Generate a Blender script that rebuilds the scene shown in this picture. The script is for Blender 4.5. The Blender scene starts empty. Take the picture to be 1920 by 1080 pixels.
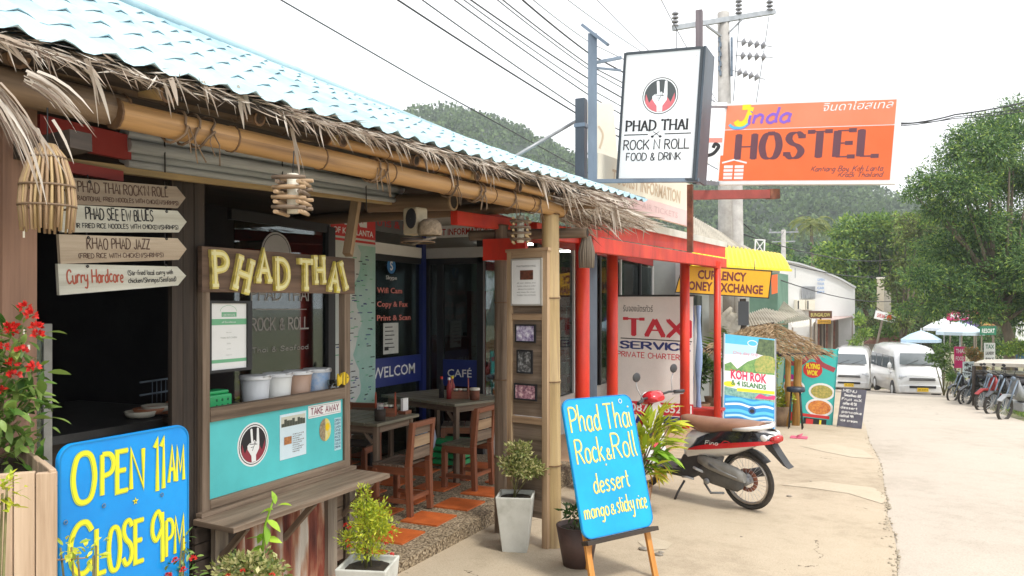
import bpy, bmesh, math, random
import numpy as np
from mathutils import Vector, Matrix
random.seed(7)
C = bpy.context.scene
COL = C.collection
PI = math.pi
# ------------------------------------------------------------------ camera
EYE = 1.65; FPX = 1450.0; HOR = 575.0; YAW = math.radians(24.2)
cd = bpy.data.cameras.new('street_camera'); cam = bpy.data.objects.new('street_camera', cd); COL.objects.link(cam)
cam.location = (0, 0, EYE); cam.rotation_euler = (PI/2, 0, YAW)
cd.sensor_width = 36; cd.lens = FPX/1920*36; cd.shift_y = (HOR-540)/1920; cd.clip_end = 3000; cd.clip_start = 0.05
C.camera = cam
# ------------------------------------------------------------------ sky, sun, exposure
w = bpy.data.worlds.new('World'); C.world = w; w.use_nodes = True
nt = w.node_tree; nt.nodes.clear()
out = nt.nodes.new('ShaderNodeOutputWorld'); bg = nt.nodes.new('ShaderNodeBackground')
sky = nt.nodes.new('ShaderNodeTexSky'); sky.sky_type = 'NISHITA'; sky.sun_disc = False
SUN_EL = math.radians(58); SUN_AZ = math.radians(118)      # azimuth from +Y clockwise
sky.sun_elevation = SUN_EL; sky.sun_rotation = SUN_AZ
sc_ = nt.nodes.new('ShaderNodeVectorMath'); sc_.operation = 'SCALE'; sc_.inputs['Scale'].default_value = 0.10
nt.links.new(sky.outputs[0], sc_.inputs[0])
tc = nt.nodes.new('ShaderNodeTexCoord'); nz = nt.nodes.new('ShaderNodeTexNoise'); nz.inputs['Scale'].default_value = 1.6; nz.inputs['Detail'].default_value = 4
nt.links.new(tc.outputs['Generated'], nz.inputs['Vector'])
cr = nt.nodes.new('ShaderNodeValToRGB'); cr.color_ramp.elements[0].position = .3; cr.color_ramp.elements[1].position = .75
cr.color_ramp.elements[0].color = (1.16, 1.18, 1.22, 1); cr.color_ramp.elements[1].color = (1.42, 1.42, 1.42, 1)
nt.links.new(nz.outputs['Fac'], cr.inputs['Fac'])
mx = nt.nodes.new('ShaderNodeMixRGB'); mx.inputs['Fac'].default_value = .9
nt.links.new(sc_.outputs[0], mx.inputs[1]); nt.links.new(cr.outputs[0], mx.inputs[2])
nt.links.new(mx.outputs[0], bg.inputs['Color']); bg.inputs['Strength'].default_value = 0.76
nt.links.new(bg.outputs[0], out.inputs[0])
sd = bpy.data.lights.new('sun', 'SUN'); sd.energy = 1.5; sd.angle = math.radians(10); sd.color = (1, .96, .88)
sun = bpy.data.objects.new('sun', sd); COL.objects.link(sun)
sv = Vector((math.sin(SUN_AZ)*math.cos(SUN_EL), math.cos(SUN_AZ)*math.cos(SUN_EL), math.sin(SUN_EL)))
sun.rotation_euler = sv.to_track_quat('Z', 'Y').to_euler(); sun.location = (5, -5, 12)
C.view_settings.view_transform = 'Standard'; C.view_settings.look = 'None'; C.view_settings.gamma = 1
C.view_settings.exposure = 0.98; C.view_settings.use_curve_mapping = False
C.cycles.max_bounces = 7; C.cycles.transparent_max_bounces = 12; C.cycles.caustics_reflective = False; C.cycles.caustics_refractive = False
C.cycles.use_denoising = True; C.cycles.sample_clamp_indirect = 6
# ------------------------------------------------------------------ surveying: a picture ray cut by a plane of the place
ca, sa = math.cos(YAW), math.sin(YAW)
def W(px, py, d):
    l = (px-960)/FPX*d
    return Vector((l*ca-d*sa, l*sa+d*ca, EYE+(HOR-py)/FPX*d))
def onX(px, py, X): return W(px, py, X/((px-960)/FPX*ca-sa))
def onY(px, py, Y): return W(px, py, Y/((px-960)/FPX*sa+ca))
def onZ(px, py, Z): return W(px, py, (EYE-Z)/((py-HOR)/FPX))
def g(Y):
    if Y < -2: return .06
    if Y < 6: return -.03*Y
    if Y < 38: return -.03*Y-.001*(Y-6)**2
    t = min(Y-38, 22)
    return -2.164-.094*t+.094/44*t*t
def gnd(px, py):
    lo, hi = 1.0, 200.0
    for _ in range(50):
        m = (lo+hi)/2; p = W(px, py, m)
        if p.z > g(p.y): lo = m
        else: hi = m
    return p
def colz(px, d):                      # ground point under a picture column at depth d
    p = W(px, HOR, d); p.z = g(p.y); return p
# ------------------------------------------------------------------ materials
_m = {}
def _new(name):
    m = bpy.data.materials.new(name); m.use_nodes = True; n = m.node_tree
    b = n.nodes['Principled BSDF']; _m[name] = m
    return m, n, b
def _c(c): return (c[0], c[1], c[2], 1)
def mat(name, c1, c2=None, scale=6., rough=.6, bump=0., metal=0., kind='mottle', detail=5., c3=None, spec=.5, coat=0., stretch=1.):
    """mottle: noise in object space. grain: streaks along the UV's u. leaf: random per leaf."""
    if name in _m: return _m[name]
    m, n, b = _new(name)
    b.inputs['Roughness'].default_value = rough; b.inputs['Metallic'].default_value = metal
    b.inputs['Specular IOR Level'].default_value = spec; b.inputs['Coat Weight'].default_value = coat
    if c2 is None: c2 = tuple(x*.82 for x in c1)
    L = n.links
    t = n.nodes.new('ShaderNodeTexCoord'); mp = n.nodes.new('ShaderNodeMapping')
    oi = n.nodes.new('ShaderNodeObjectInfo')
    no = n.nodes.new('ShaderNodeTexNoise'); no.inputs['Detail'].default_value = detail; no.inputs['Roughness'].default_value = .65
    ramp = n.nodes.new('ShaderNodeValToRGB')
    e = ramp.color_ramp.elements
    e[0].color = _c(c2); e[1].color = _c(c1); e[0].position = .33; e[1].position = .66
    if c3:
        k = e.new(.5); k.color = _c(c3)
    if kind == 'grain':
        L.new(t.outputs['UV'], mp.inputs['Vector']); mp.inputs['Scale'].default_value = (scale*.25, scale*5., 1)
    else:
        L.new(t.outputs['Object'], mp.inputs['Vector']); mp.inputs['Scale'].default_value = (scale, scale, scale*stretch)
    ml = n.nodes.new('ShaderNodeMath'); ml.operation = 'MULTIPLY'; ml.inputs[1].default_value = 31.7
    L.new(oi.outputs['Random'], ml.inputs[0])
    no.noise_dimensions = '4D'; L.new(ml.outputs[0], no.inputs['W'])
    L.new(mp.outputs[0], no.inputs['Vector']); no.inputs['Scale'].default_value = 1
    if kind == 'leaf':
        ge = n.nodes.new('ShaderNodeNewGeometry'); L.new(ge.outputs['Random Per Island'], ramp.inputs['Fac'])
        e[0].position = 0.; e[-1].position = 1.
        if c3: e[1].position = .45
        tr = n.nodes.new('ShaderNodeBsdfTranslucent'); L.new(ramp.outputs[0], tr.inputs['Color'])
        ms = n.nodes.new('ShaderNodeMixShader'); ms.inputs[0].default_value = .3
        L.new(b.outputs[0], ms.inputs[1]); L.new(tr.outputs[0], ms.inputs[2])
        L.new(ms.outputs[0], n.nodes['Material Output'].inputs['Surface'])
    else:
        L.new(no.outputs['Fac'], ramp.inputs['Fac'])
    L.new(ramp.outputs[0], b.inputs['Base Color'])
    if bump and kind != 'leaf':
        bp = n.nodes.new('ShaderNodeBump'); bp.inputs['Strength'].default_value = bump; bp.inputs['Distance'].default_value = .01
        L.new(no.outputs['Fac'], bp.inputs['Height']); L.new(bp.outputs[0], b.inputs['Normal'])
    return m
def paint(name, c, rough=.35, var=.08, coat=0., spec=.5):
    return mat(name, c, tuple(x*(1-var) for x in c), 9, rough, 0, 0, coat=coat, spec=spec)
def emis(name, c, s):
    m, n, b = _new(name); b.inputs['Base Color'].default_value = _c(c); b.inputs['Emission Color'].default_value = _c(c); b.inputs['Emission Strength'].default_value = s
    return m
def glassm(name, tint=(.8, .85, .85), refl=.12, rough=.01):
    m, n, b = _new(name); n.nodes.remove(b); L = n.links
    tr = n.nodes.new('ShaderNodeBsdfTransparent'); tr.inputs[0].default_value = _c(tint)
    gl = n.nodes.new('ShaderNodeBsdfGlossy'); gl.inputs['Roughness'].default_value = rough; gl.inputs[0].default_value = (.9, .95, .95, 1)
    lw = n.nodes.new('ShaderNodeFresnel'); lw.inputs[0].default_value = 1.5
    ad = n.nodes.new('ShaderNodeMath'); ad.operation = 'ADD'; ad.inputs[1].default_value = refl; ad.use_clamp = True
    sc3 = n.nodes.new('ShaderNodeMath'); sc3.operation = 'MULTIPLY'; sc3.inputs[1].default_value = .3; L.new(lw.outputs[0], sc3.inputs[0]); L.new(sc3.outputs[0], ad.inputs[0])
    ms = n.nodes.new('ShaderNodeMixShader'); L.new(ad.outputs[0], ms.inputs[0]); L.new(tr.outputs[0], ms.inputs[1]); L.new(gl.outputs[0], ms.inputs[2])
    L.new(ms.outputs[0], n.nodes['Material Output'].inputs['Surface'])
    return m
# ------------------------------------------------------------------ mesh builder
def wm(o):
    m = o.matrix_basis.copy()
    while o.parent: o = o.parent; m = o.matrix_basis @ m
    return m
class MB:
    def __init__(s, M=None): s.v = []; s.f = []; s.uv = []; s.M = M or Matrix(); s.sm = []
    def _a(s, pts): 
        i = len(s.v); s.v += [tuple(s.M @ Vector(p)) for p in pts]; return i
    def face(s, idx, uv, smooth=False): s.f.append(tuple(idx)); s.uv.append(uv); s.sm.append(smooth)
    def quad(s, a, b, c, d):
        i = s._a((a, b, c, d)); a, b, c, d = map(Vector, (a, b, c, d)); l = (b-a).length; h = (d-a).length
        s.face((i, i+1, i+2, i+3), ((0, 0), (l, 0), (l, h), (0, h))); return s
    def hexa(s, p):                    # 8 corners: bottom ring 0-3 then top ring 4-7
        i = s._a(p); P = [Vector(q) for q in p]
        ax = [(P[1]-P[0]).length, (P[3]-P[0]).length, (P[4]-P[0]).length]; long = ax.index(max(ax))
        r0 = random.random()*3
        for fi, (f, a1, a2) in enumerate((((0, 3, 2, 1), 1, 0), ((4, 5, 6, 7), 0, 1), ((0, 1, 5, 4), 0, 2), ((1, 2, 6, 5), 1, 2), ((2, 3, 7, 6), 0, 2), ((3, 0, 4, 7), 1, 2))):
            u, v = ax[a1], ax[a2]; q = [(0, 0), (u, 0), (u, v), (0, v)]
            if a2 == long: q = [(0, 0), (0, u), (v, u), (v, 0)]
            q = [(x+r0, y+fi*.37+r0) for x, y in q]
            s.face([i+k for k in f], q)
        return s
    def box(s, c, d, rz=0, R=None):
        x, y, z = d[0]/2, d[1]/2, d[2]/2
        R = R if R is not None else Matrix.Rotation(rz, 3, 'Z'); c = Vector(c)
        return s.hexa([c+R @ Vector(p) for p in ((-x, -y, -z), (x, -y, -z), (x, y, -z), (-x, y, -z), (-x, -y, z), (x, -y, z), (x, y, z), (-x, y, z))])
    def b2(s, lo, hi):
        return s.box([(a+b)/2 for a, b in zip(lo, hi)], [abs(b-a) for a, b in zip(lo, hi)])
    def beam(s, a, b, wd, ht, up=(0, 0, 1)):   # rectangular bar from a to b
        a = Vector(a); b = Vector(b); t = (b-a).normalized(); side = t.cross(Vector(up))
        if side.length < 1e-4: side = Vector((1, 0, 0))
        side.normalize(); u = side.cross(t); L = (b-a).length
        R = Matrix((t, side, u)).transposed()
        return s.box((a+b)/2, (L, wd, ht), R=R)
    def tube(s, pts, r, n=8, caps=True, smooth=True, uvs=1.):
        pts = [Vector(p) for p in pts]; N = len(pts)
        if not hasattr(r, '__len__'): r = [r]*N
        i0 = len(s.v); Lg = 0; ref = None
        for k in range(N):
            t = (pts[min(k+1, N-1)]-pts[max(k-1, 0)])
            if t.length < 1e-9: t = Vector((0, 0, 1))
            t.normalize()
            if ref is None: ref = Vector((0, 0, 1)) if abs(t.z) < .9 else Vector((1, 0, 0))
            a = t.cross(ref)
            if a.length < 1e-5: a = t.cross(Vector((0, 1, 0)))
            a.normalize(); b = t.cross(a); ref = a.cross(t)
            s._a([pts[k]+(a*math.cos(q)+b*math.sin(q))*r[k] for q in [2*PI*j/n for j in range(n)]])
        Ls = [0]
        for k in range(1, N): Ls.append(Ls[-1]+(pts[k]-pts[k-1]).length)
        cir = 2*PI*max(r)
        for k in range(N-1):
            for j in range(n):
                j2 = (j+1) % n; a = i0+k*n; b = a+n
                s.face((a+j, a+j2, b+j2, b+j), ((Ls[k]*uvs, cir*j/n), (Ls[k]*uvs, cir*(j+1)/n), (Ls[k+1]*uvs, cir*(j+1)/n), (Ls[k+1]*uvs, cir*j/n)), smooth)
        if caps:
            for base, rev in ((i0, False), (i0+(N-1)*n, True)):
                idx = [base+j for j in range(n)]
                if not rev: idx = idx[::-1]
                s.face(idx, [(math.cos(2*PI*j/n)*.02, math.sin(2*PI*j/n)*.02) for j in range(n)])
        return s
    def lathe(s, prof, c=(0, 0, 0), n=16, axis='Z', smooth=True, sx=1, sy=1):
        i0 = len(s.v); c = Vector(c)
        for r, h in prof:
            for j in range(n):
                q = 2*PI*j/n; x, y = r*math.cos(q)*sx, r*math.sin(q)*sy
                p = {'Z': (x, y, h), 'Y': (x, h, y), 'X': (h, x, y)}[axis]; s._a([c+Vector(p)])
        for k in range(len(prof)-1):
            for j in range(n):
                j2 = (j+1) % n; a = i0+k*n; b = a+n
                s.face((a+j, a+j2, b+j2, b+j), ((j/n, k*.1), ((j+1)/n, k*.1), ((j+1)/n, k*.1+.1), (j/n, k*.1+.1)), smooth)
        return s
    def loft(s, rings, caps=True, smooth=True):
        i0 = len(s.v); n = len(rings[0])
        for r in rings: s._a(r)
        for k in range(len(rings)-1):
            for j in range(n):
                j2 = (j+1) % n; a = i0+k*n; b = a+n
                s.face((a+j, a+j2, b+j2, b+j), ((k*.1, j*.1), (k*.1, j*.1+.1), (k*.1+.1, j*.1+.1), (k*.1+.1, j*.1)), smooth)
        if caps:
            s.face([i0+j for j in range(n)][::-1], [(0, 0)]*n); s.face([i0+(len(rings)-1)*n+j for j in range(n)], [(0, 0)]*n)
        return s
    def prism(s, poly, y0, y1):        # polygon in x,z ; thickness along y
        n = len(poly); i = s._a([(x, y0, z) for x, z in poly]+[(x, y1, z) for x, z in poly])
        s.face([i+k for k in range(n)], [(x, z) for x, z in poly]); s.face([i+n+k for k in range(n)][::-1], [(x, z) for x, z in poly][::-1])
        for k in range(n):
            k2 = (k+1) % n; l = math.dist(poly[k], poly[k2])
            s.face((i+k, i+n+k, i+n+k2, i+k2), ((0, 0), (0, .02), (l, .02), (l, 0)))
        return s
    def torus(s, R, r, c=(0, 0, 0), n=24, m=8, axis='Y'):
        i0 = len(s.v); c = Vector(c)
        for k in range(n):
            q = 2*PI*k/n
            for j in range(m):
                p = 2*PI*j/m; rr = R+r*math.cos(p); h = r*math.sin(p)
                x, y = rr*math.cos(q), rr*math.sin(q)
                s._a([c+Vector({'Y': (x, h, y), 'Z': (x, y, h), 'X': (h, x, y)}[axis])])
        for k in range(n):
            for j in range(m):
                a = i0+k*m; b = i0+((k+1) % n)*m; j2 = (j+1) % m
                s.face((a+j, b+j, b+j2, a+j2), ((0, 0), (1, 0), (1, 1), (0, 1)), True)
        return s
    def ball(s, c, r, n=10, sc=(1, 1, 1)):
        i0 = len(s.v); c = Vector(c); m = max(4, n//2)
        rings = []
        for k in range(m+1):
            th = PI*k/m; rr = max(math.sin(th), .001)
            s._a([c+Vector((rr*math.cos(2*PI*j/n)*r*sc[0], rr*math.sin(2*PI*j/n)*r*sc[1], math.cos(th)*r*sc[2])) for j in range(n)])
        for k in range(m):
            for j in range(n):
                j2 = (j+1) % n; a = i0+k*n; b = a+n
                s.face((a+j, b+j, b+j2, a+j2), ((0, 0), (1, 0), (1, 1), (0, 1)), True)
        return s
    def ribbon(s, pts, wd, y0=-.002, y1=0., thin=None):  # flat brush stroke in the x,z plane
        pts = [Vector((p[0], p[1])) for p in pts]; n = len(pts)
        closed = n > 2 and (pts[0]-pts[-1]).length < 1e-5
        L, R = [], []
        for k in range(n):
            if closed and k in (0, n-1): a = pts[-2]; b = pts[1]
            else: a = pts[max(k-1, 0)]; b = pts[min(k+1, n-1)]
            t1 = (pts[k]-a); t2 = (b-pts[k])
            if t1.length < 1e-9: t1 = t2
            if t2.length < 1e-9: t2 = t1
            t1.normalize(); t2.normalize(); t = t1+t2
            if t.length < 1e-3: t = t1
            t.normalize(); nn = Vector((-t.y, t.x)); ww = wd
            if thin is not None: ww = thin+(wd-thin)*abs(t.y)
            co = max(.55, nn.dot(Vector((-t1.y, t1.x))))
            L.append(pts[k]+nn*ww/2/co); R.append(pts[k]-nn*ww/2/co)
        i = s._a([(p.x, y0, p.y) for p in L]+[(p.x, y0, p.y) for p in R])
        for k in range(n-1): s.face((i+k+n, i+k+1+n, i+k+1, i+k), ((0, 0), (.1, 0), (.1, .1), (0, .1)))
        if y1 > y0+.004:
            j = s._a([(p.x, y1, p.y) for p in L]+[(p.x, y1, p.y) for p in R]); z4 = ((0, 0),)*4
            for k in range(n-1):
                s.face((i+k, i+k+1, j+k+1, j+k), z4); s.face((j+k+n, j+k+1+n, i+k+1+n, i+k+n), z4)
            s.face((i, j, j+n, i+n), z4); s.face((i+n-1, i+2*n-1, j+2*n-1, j+n-1), z4)
        return s
    def mesh(s, name, inv=None):
        me = bpy.data.meshes.new(name); vs = s.v
        if inv is not None: vs = [tuple(inv @ Vector(v)) for v in vs]
        me.from_pydata(vs, [], s.f); ul = me.uv_layers.new(name='UVMap')
        fl = [c for q in s.uv for p in q for c in p]
        if len(fl) == 2*len(me.loops): ul.data.foreach_set('uv', fl)
        me.polygons.foreach_set('use_smooth', s.sm); me.update(); return me
    def build(s, name, m, parent=None, world=False, kind=None, label=None, bevel=0):
        inv = wm(parent).inverted() if (world and parent) else None
        me = s.mesh(name, inv); me.materials.append(m)
        o = bpy.data.objects.new(name, me); COL.objects.link(o)
        if parent: o.parent = parent
        if kind: o['kind'] = kind
        if label: o['label'] = label
        if bevel:
            b = o.modifiers.new('bevel', 'BEVEL'); b.width = bevel; b.segments = 2; b.limit_method = 'ANGLE'
        return o
def tag(o, label, cat, group=None, kind=None):
    o['label'] = label; o['category'] = cat
    if group: o['group'] = group
    if kind: o['kind'] = kind
    return o
def thing(name, label, cat, loc=(0, 0, 0), rz=0, group=None, M=None):
    o = bpy.data.objects.new(name, None); COL.objects.link(o); o.empty_display_size = .2
    if M is None: M = Matrix.Translation(Vector(loc)) @ Matrix.Rotation(rz, 4, 'Z')
    o.matrix_basis = M; o.matrix_world = M
    return tag(o, label, cat, group)
def struct(name, mb, m, parent=None, world=False):
    o = mb.build(name, m, parent, world=world)
    if not parent: o['kind'] = 'structure'
    return o
def copy_tree(o, parent=None):
    c = o.copy(); COL.objects.link(c); c.parent = parent; c.matrix_basis = o.matrix_basis.copy()
    for ch in [x for x in o.children]: copy_tree(ch, c)
    return c
def dup(o, M, label=None, group=None):
    c = copy_tree(o); c.matrix_basis = M
    if label: c['label'] = label
    if group: c['group'] = group
    return c
def inst(me, name, parent, M, label=None):       # one piece sharing mesh data
    o = bpy.data.objects.new(name, me); COL.objects.link(o); o.parent = parent; o.matrix_basis = M
    if label: o['label'] = label
    return o
def frame(o, x, z):        # matrix: local x -> x, local z -> z, y = z cross x (into the board)
    x = Vector(x).normalized(); z = Vector(z); z = (z-x*z.dot(x)).normalized(); y = z.cross(x)
    R = Matrix((x, y, z)).transposed().to_4x4(); return Matrix.Translation(Vector(o)) @ R
# ------------------------------------------------------------------ brush lettering: strokes on a unit grid
def S(*p): return ('s',)+p
GL = {
'A': (.62, [[(0, 0), (.31, 1), (.62, 0)], [(.12, .36), (.5, .36)]]),
'B': (.56, [[(0, 0), (0, 1)], S((0, 1), (.4, .97), (.48, .77), (.35, .55), (0, .52)), S((0, .52), (.42, .5), (.54, .26), (.4, .03), (0, 0))]),
'C': (.58, [S((.56, .8), (.42, .98), (.2, .96), (.03, .7), (.03, .3), (.2, .03), (.42, .02), (.57, .2))]),
'D': (.6, [[(0, 0), (0, 1)], S((0, 1), (.35, .95), (.58, .7), (.58, .3), (.35, .05), (0, 0))]),
'E': (.5, [[(.5, 1), (0, 1), (0, 0), (.5, 0)], [(0, .52), (.4, .52)]]),
'F': (.5, [[(.5, 1), (0, 1), (0, 0)], [(0, .52), (.4, .52)]]),
'G': (.6, [S((.56, .82), (.42, .98), (.2, .96), (.03, .7), (.03, .3), (.2, .03), (.42, .03), (.57, .2), (.57, .45)), [(.57, .45), (.36, .45)]]),
'H': (.6, [[(0, 0), (0, 1)], [(.6, 0), (.6, 1)], [(0, .5), (.6, .5)]]),
'I': (.0, [[(0, 0), (0, 1)]]),
'J': (.4, [S((.4, 1), (.4, .3), (.3, .03), (.12, .02), (0, .2))]),
'K': (.6, [[(0, 0), (0, 1)], [(.56, 1), (0, .34)], [(.2, .56), (.6, 0)]]),
'L': (.48, [[(0, 1), (0, 0), (.48, 0)]]),
'M': (.74, [[(0, 0), (.04, 1), (.37, .3), (.7, 1), (.74, 0)]]),
'N': (.6, [[(0, 0), (0, 1), (.6, 0), (.6, 1)]]),
'O': (.62, [S((.31, 1), (.1, .9), (.0, .5), (.1, .1), (.31, 0), (.52, .1), (.62, .5), (.52, .9), (.31, 1))]),
'P': (.52, [[(0, 0), (0, 1)], S((0, 1), (.36, .97), (.52, .76), (.4, .53), (0, .46))]),
'R': (.56, [[(0, 0), (0, 1)], S((0, 1), (.38, .97), (.52, .76), (.38, .54), (0, .5)), [(.22, .5), (.56, 0)]]),
'S': (.52, [S((.5, .84), (.34, .99), (.12, .94), (.04, .76), (.16, .58), (.38, .45), (.5, .25), (.38, .04), (.16, 0), (0, .16))]),
'T': (.6, [[(0, 1), (.6, 1)], [(.3, 1), (.3, 0)]]),
'U': (.58, [S((0, 1), (0, .3), (.12, .03), (.29, 0), (.46, .03), (.58, .3), (.58, 1))]),
'V': (.6, [[(0, 1), (.3, 0), (.6, 1)]]),
'W': (.85, [[(0, 1), (.2, 0), (.42, .7), (.64, 0), (.85, 1)]]),
'X': (.6, [[(0, 1), (.6, 0)], [(0, 0), (.6, 1)]]),
'Y': (.6, [[(0, 1), (.3, .5), (.6, 1)], [(.3, .5), (.3, 0)]]),
'Z': (.55, [[(0, 1), (.55, 1), (0, 0), (.55, 0)]]),
'1': (.2, [[(0, .86), (.16, 1), (.16, 0)]]),
'9': (.5, [S((.48, .75), (.3, .98), (.06, .85), (.02, .6), (.2, .45), (.48, .65)), [(.48, .95), (.5, 0)]]),
'0': (.5, [S((.25, 1), (.06, .85), (.0, .5), (.06, .15), (.25, 0), (.44, .15), (.5, .5), (.44, .85), (.25, 1))]),
'8': (.5, [S((.25, 1), (.06, .88), (.08, .64), (.25, .53), (.44, .4), (.48, .16), (.25, 0), (.02, .16), (.06, .4), (.25, .53), (.42, .64), (.44, .88), (.25, 1))]),
'6': (.5, [S((.46, .9), (.3, 1), (.08, .8), (0, .35), (.1, .04), (.3, 0), (.48, .18), (.42, .48), (.22, .55), (.03, .38))]),
'5': (.5, [[(.46, 1), (.06, 1), (.04, .58)], S((.04, .58), (.25, .66), (.48, .5), (.48, .18), (.25, 0), (0, .12))]),
'2': (.5, [S((.02, .8), (.15, .98), (.38, .96), (.46, .74), (.3, .42), (0, 0)), [(0, 0), (.5, 0)]]),
'3': (.5, [S((.02, .86), (.2, 1), (.42, .9), (.42, .65), (.2, .54)), S((.2, .54), (.46, .46), (.48, .16), (.25, 0), (0, .14))]),
'4': (.5, [[(.36, 0), (.36, 1), (0, .3), (.5, .3)]]),
'7': (.5, [[(0, 1), (.5, 1), (.16, 0)]]),
'&': (.55, [S((.55, 0), (.3, .4), (.12, .72), (.2, .95), (.36, .9), (.34, .66), (.08, .4), (.04, .12), (.2, 0), (.4, .08), (.54, .4))]),
'(': (.16, [S((.16, 1.05), (0, .7), (0, .3), (.16, -.05))]), ')': (.16, [S((0, 1.05), (.16, .7), (.16, .3), (0, -.05))]),
'/': (.3, [[(0, 0), (.3, 1)]]), '.': (.02, [[(0, 0), (.02, .04)]]), "'": (.05, [[(.05, 1), (0, .8)]]), ',': (.05, [[(.05, .06), (0, -.1)]]), '-': (.3, [[(0, .45), (.3, .45)]]),
'a': (.42, [S((.4, .5), (.22, .6), (.03, .42), (.03, .14), (.2, 0), (.38, .14)), S((.4, .6), (.38, .2), (.44, 0))]),
'c': (.4, [S((.4, .5), (.24, .6), (.04, .44), (.02, .16), (.2, 0), (.4, .1))]),
'd': (.44, [S((.4, .46), (.22, .6), (.03, .42), (.03, .14), (.2, 0), (.38, .14)), S((.42, 1.05), (.4, .3), (.46, 0))]),
'e': (.4, [S((.03, .3), (.36, .36), (.34, .54), (.18, .6), (.03, .42), (.03, .14), (.2, 0), (.4, .1))]),
'f': (.3, [S((.34, .95), (.2, 1.02), (.12, .8), (.1, 0)), [(0, .56), (.28, .56)]]),
'g': (.44, [S((.4, .5), (.22, .6), (.03, .42), (.03, .14), (.2, .04), (.38, .2)), S((.4, .6), (.4, -.1), (.3, -.38), (.05, -.34))]),
'h': (.42, [S((.02, 1.05), (.0, .5), (0, 0)), S((0, .36), (.2, .58), (.36, .48), (.36, .15), (.42, 0))]),
'i': (.06, [S((0, .58), (0, .2), (.06, 0)), [(0, .78), (.02, .84)]]),
'k': (.4, [[(0, 1.05), (0, 0)], [(.34, .6), (0, .26)], [(.1, .34), (.4, 0)]]),
'l': (.1, [S((0, 1.05), (0, .25), (.1, 0))]),
'm': (.62, [[(0, .6), (0, 0)], S((0, .4), (.15, .6), (.28, .46), (.28, 0)), S((.28, .4), (.44, .6), (.56, .46), (.56, .12), (.62, 0))]),
'n': (.42, [[(0, .6), (0, 0)], S((0, .38), (.2, .6), (.36, .46), (.36, .12), (.42, 0))]),
'o': (.42, [S((.21, .6), (.04, .48), (.02, .14), (.21, 0), (.4, .14), (.38, .48), (.21, .6))]),
'p': (.42, [[(0, .6), (0, -.38)], S((0, .42), (.2, .6), (.4, .44), (.38, .12), (.2, 0), (0, .14))]),
'r': (.3, [[(0, .6), (0, 0)], S((0, .36), (.14, .58), (.32, .52))]),
's': (.36, [S((.34, .5), (.18, .6), (.04, .46), (.18, .32), (.34, .18), (.2, 0), (0, .08))]),
't': (.3, [S((.12, .92), (.12, .2), (.28, .02)), [(0, .6), (.28, .6)]]),
'u': (.42, [S((0, .6), (.02, .14), (.18, 0), (.36, .16)), S((.38, .6), (.38, .2), (.42, 0))]),
'w': (.6, [[(0, .6), (.14, 0), (.3, .5), (.46, 0), (.6, .6)]]),
'y': (.42, [S((0, .6), (.04, .24), (.2, .14), (.38, .3)), S((.4, .6), (.4, -.1), (.28, -.38), (.0, -.32))]),
'*': (.3, [[(.15, .8), (.08, .5), (.3, .68), (0, .68), (.22, .5), (.15, .8)]]),
}
def catmull(p, k=5):
    o = []
    for i in range(len(p)-1):
        p0 = p[max(i-1, 0)]; p1 = p[i]; p2 = p[i+1]; p3 = p[min(i+2, len(p)-1)]
        if p[0] == p[-1]:
            if i == 0: p0 = p[-2]
            if i == len(p)-2: p3 = p[1]
        for j in range(k):
            t = j/k
            o.append(tuple(.5*((2*b)+(-a+c)*t+(2*a-5*b+4*c-d)*t*t+(-a+3*b-3*c+d)*t**3) for a, b, c, d in zip(p0, p1, p2, p3)))
    o.append(p[-1]); return o
def strokes(text, x, z, h, wx=1., gap=.16, jit=0., shear=0., serif=0.):
    """list of polylines for a word at (x, z); h = cap height, wx = width factor"""
    res = []; cx = x
    for ch in text:
        if ch == ' ': cx += .42*h*wx; continue
        wd, st = GL.get(ch, GL.get(ch.upper(), (.3, [])))
        dz = random.uniform(-jit, jit)*h; hh = h*(1+random.uniform(-jit, jit))
        for s_ in st:
            p = catmull(list(s_[1:])) if s_[0] == 's' else list(s_)
            res.append([(cx+(a*wx+b*shear)*hh, z+dz+b*hh) for a, b in p])
            if serif and ch.isupper():
                for (a, b), (a2, b2) in ((p[0], p[1]), (p[-1], p[-2])):
                    if b in (0, 1) and abs(b2-b) > abs(a2-a)*.8:
                        res.append([(cx+(a*wx-serif)*hh, z+b*hh), (cx+(a*wx+serif)*hh, z+b*hh)])
                    elif abs(b2-b) < abs(a2-a)*.3 and ch not in 'HAI' or ch in 'SC':
                        res.append([(cx+a*wx*hh, z+(b-serif*.9)*hh), (cx+a*wx*hh, z+(b+serif*.9)*hh)])
        cx += (wd*wx+gap)*hh
    return res, cx-gap*h
def swidth(text, h, wx=1., gap=.16):
    return strokes(text, 0, 0, h, wx, gap)[1]
def brush(mb, text, x, z, h, wd, wx=1., gap=.16, jit=0., shear=0., serif=0., y=-.002, y1=None, fit=None, thin=None, slope=0.):
    st0 = random.getstate()
    if fit:
        w0 = swidth(text, h, wx, gap); wx *= fit/w0; gap *= fit/w0
    random.setstate(st0)
    L, e = strokes(text, x, z, h, wx, gap, jit, shear, serif)
    if thin is not None:
        L2 = []
        for p in L:
            cur = [p[0]]
            for i in range(1, len(p)-1):
                cur.append(p[i]); a_ = Vector(p[i])-Vector(p[i-1]); b_ = Vector(p[i+1])-Vector(p[i])
                if a_.length > 0 and b_.length > 0 and a_.angle(b_) > .7: L2.append(cur); cur = [p[i]]
            L2.append(cur+[p[-1]])
        L = L2
    for k, p in enumerate(L):
        if slope: p = [(a, b+(a-x)*slope) for a, b in p]
        yy = y-.00005*(k % 7)
        mb.ribbon(p, wd, yy, yy if y1 is None else y1, thin=thin)
    return mb
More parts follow.
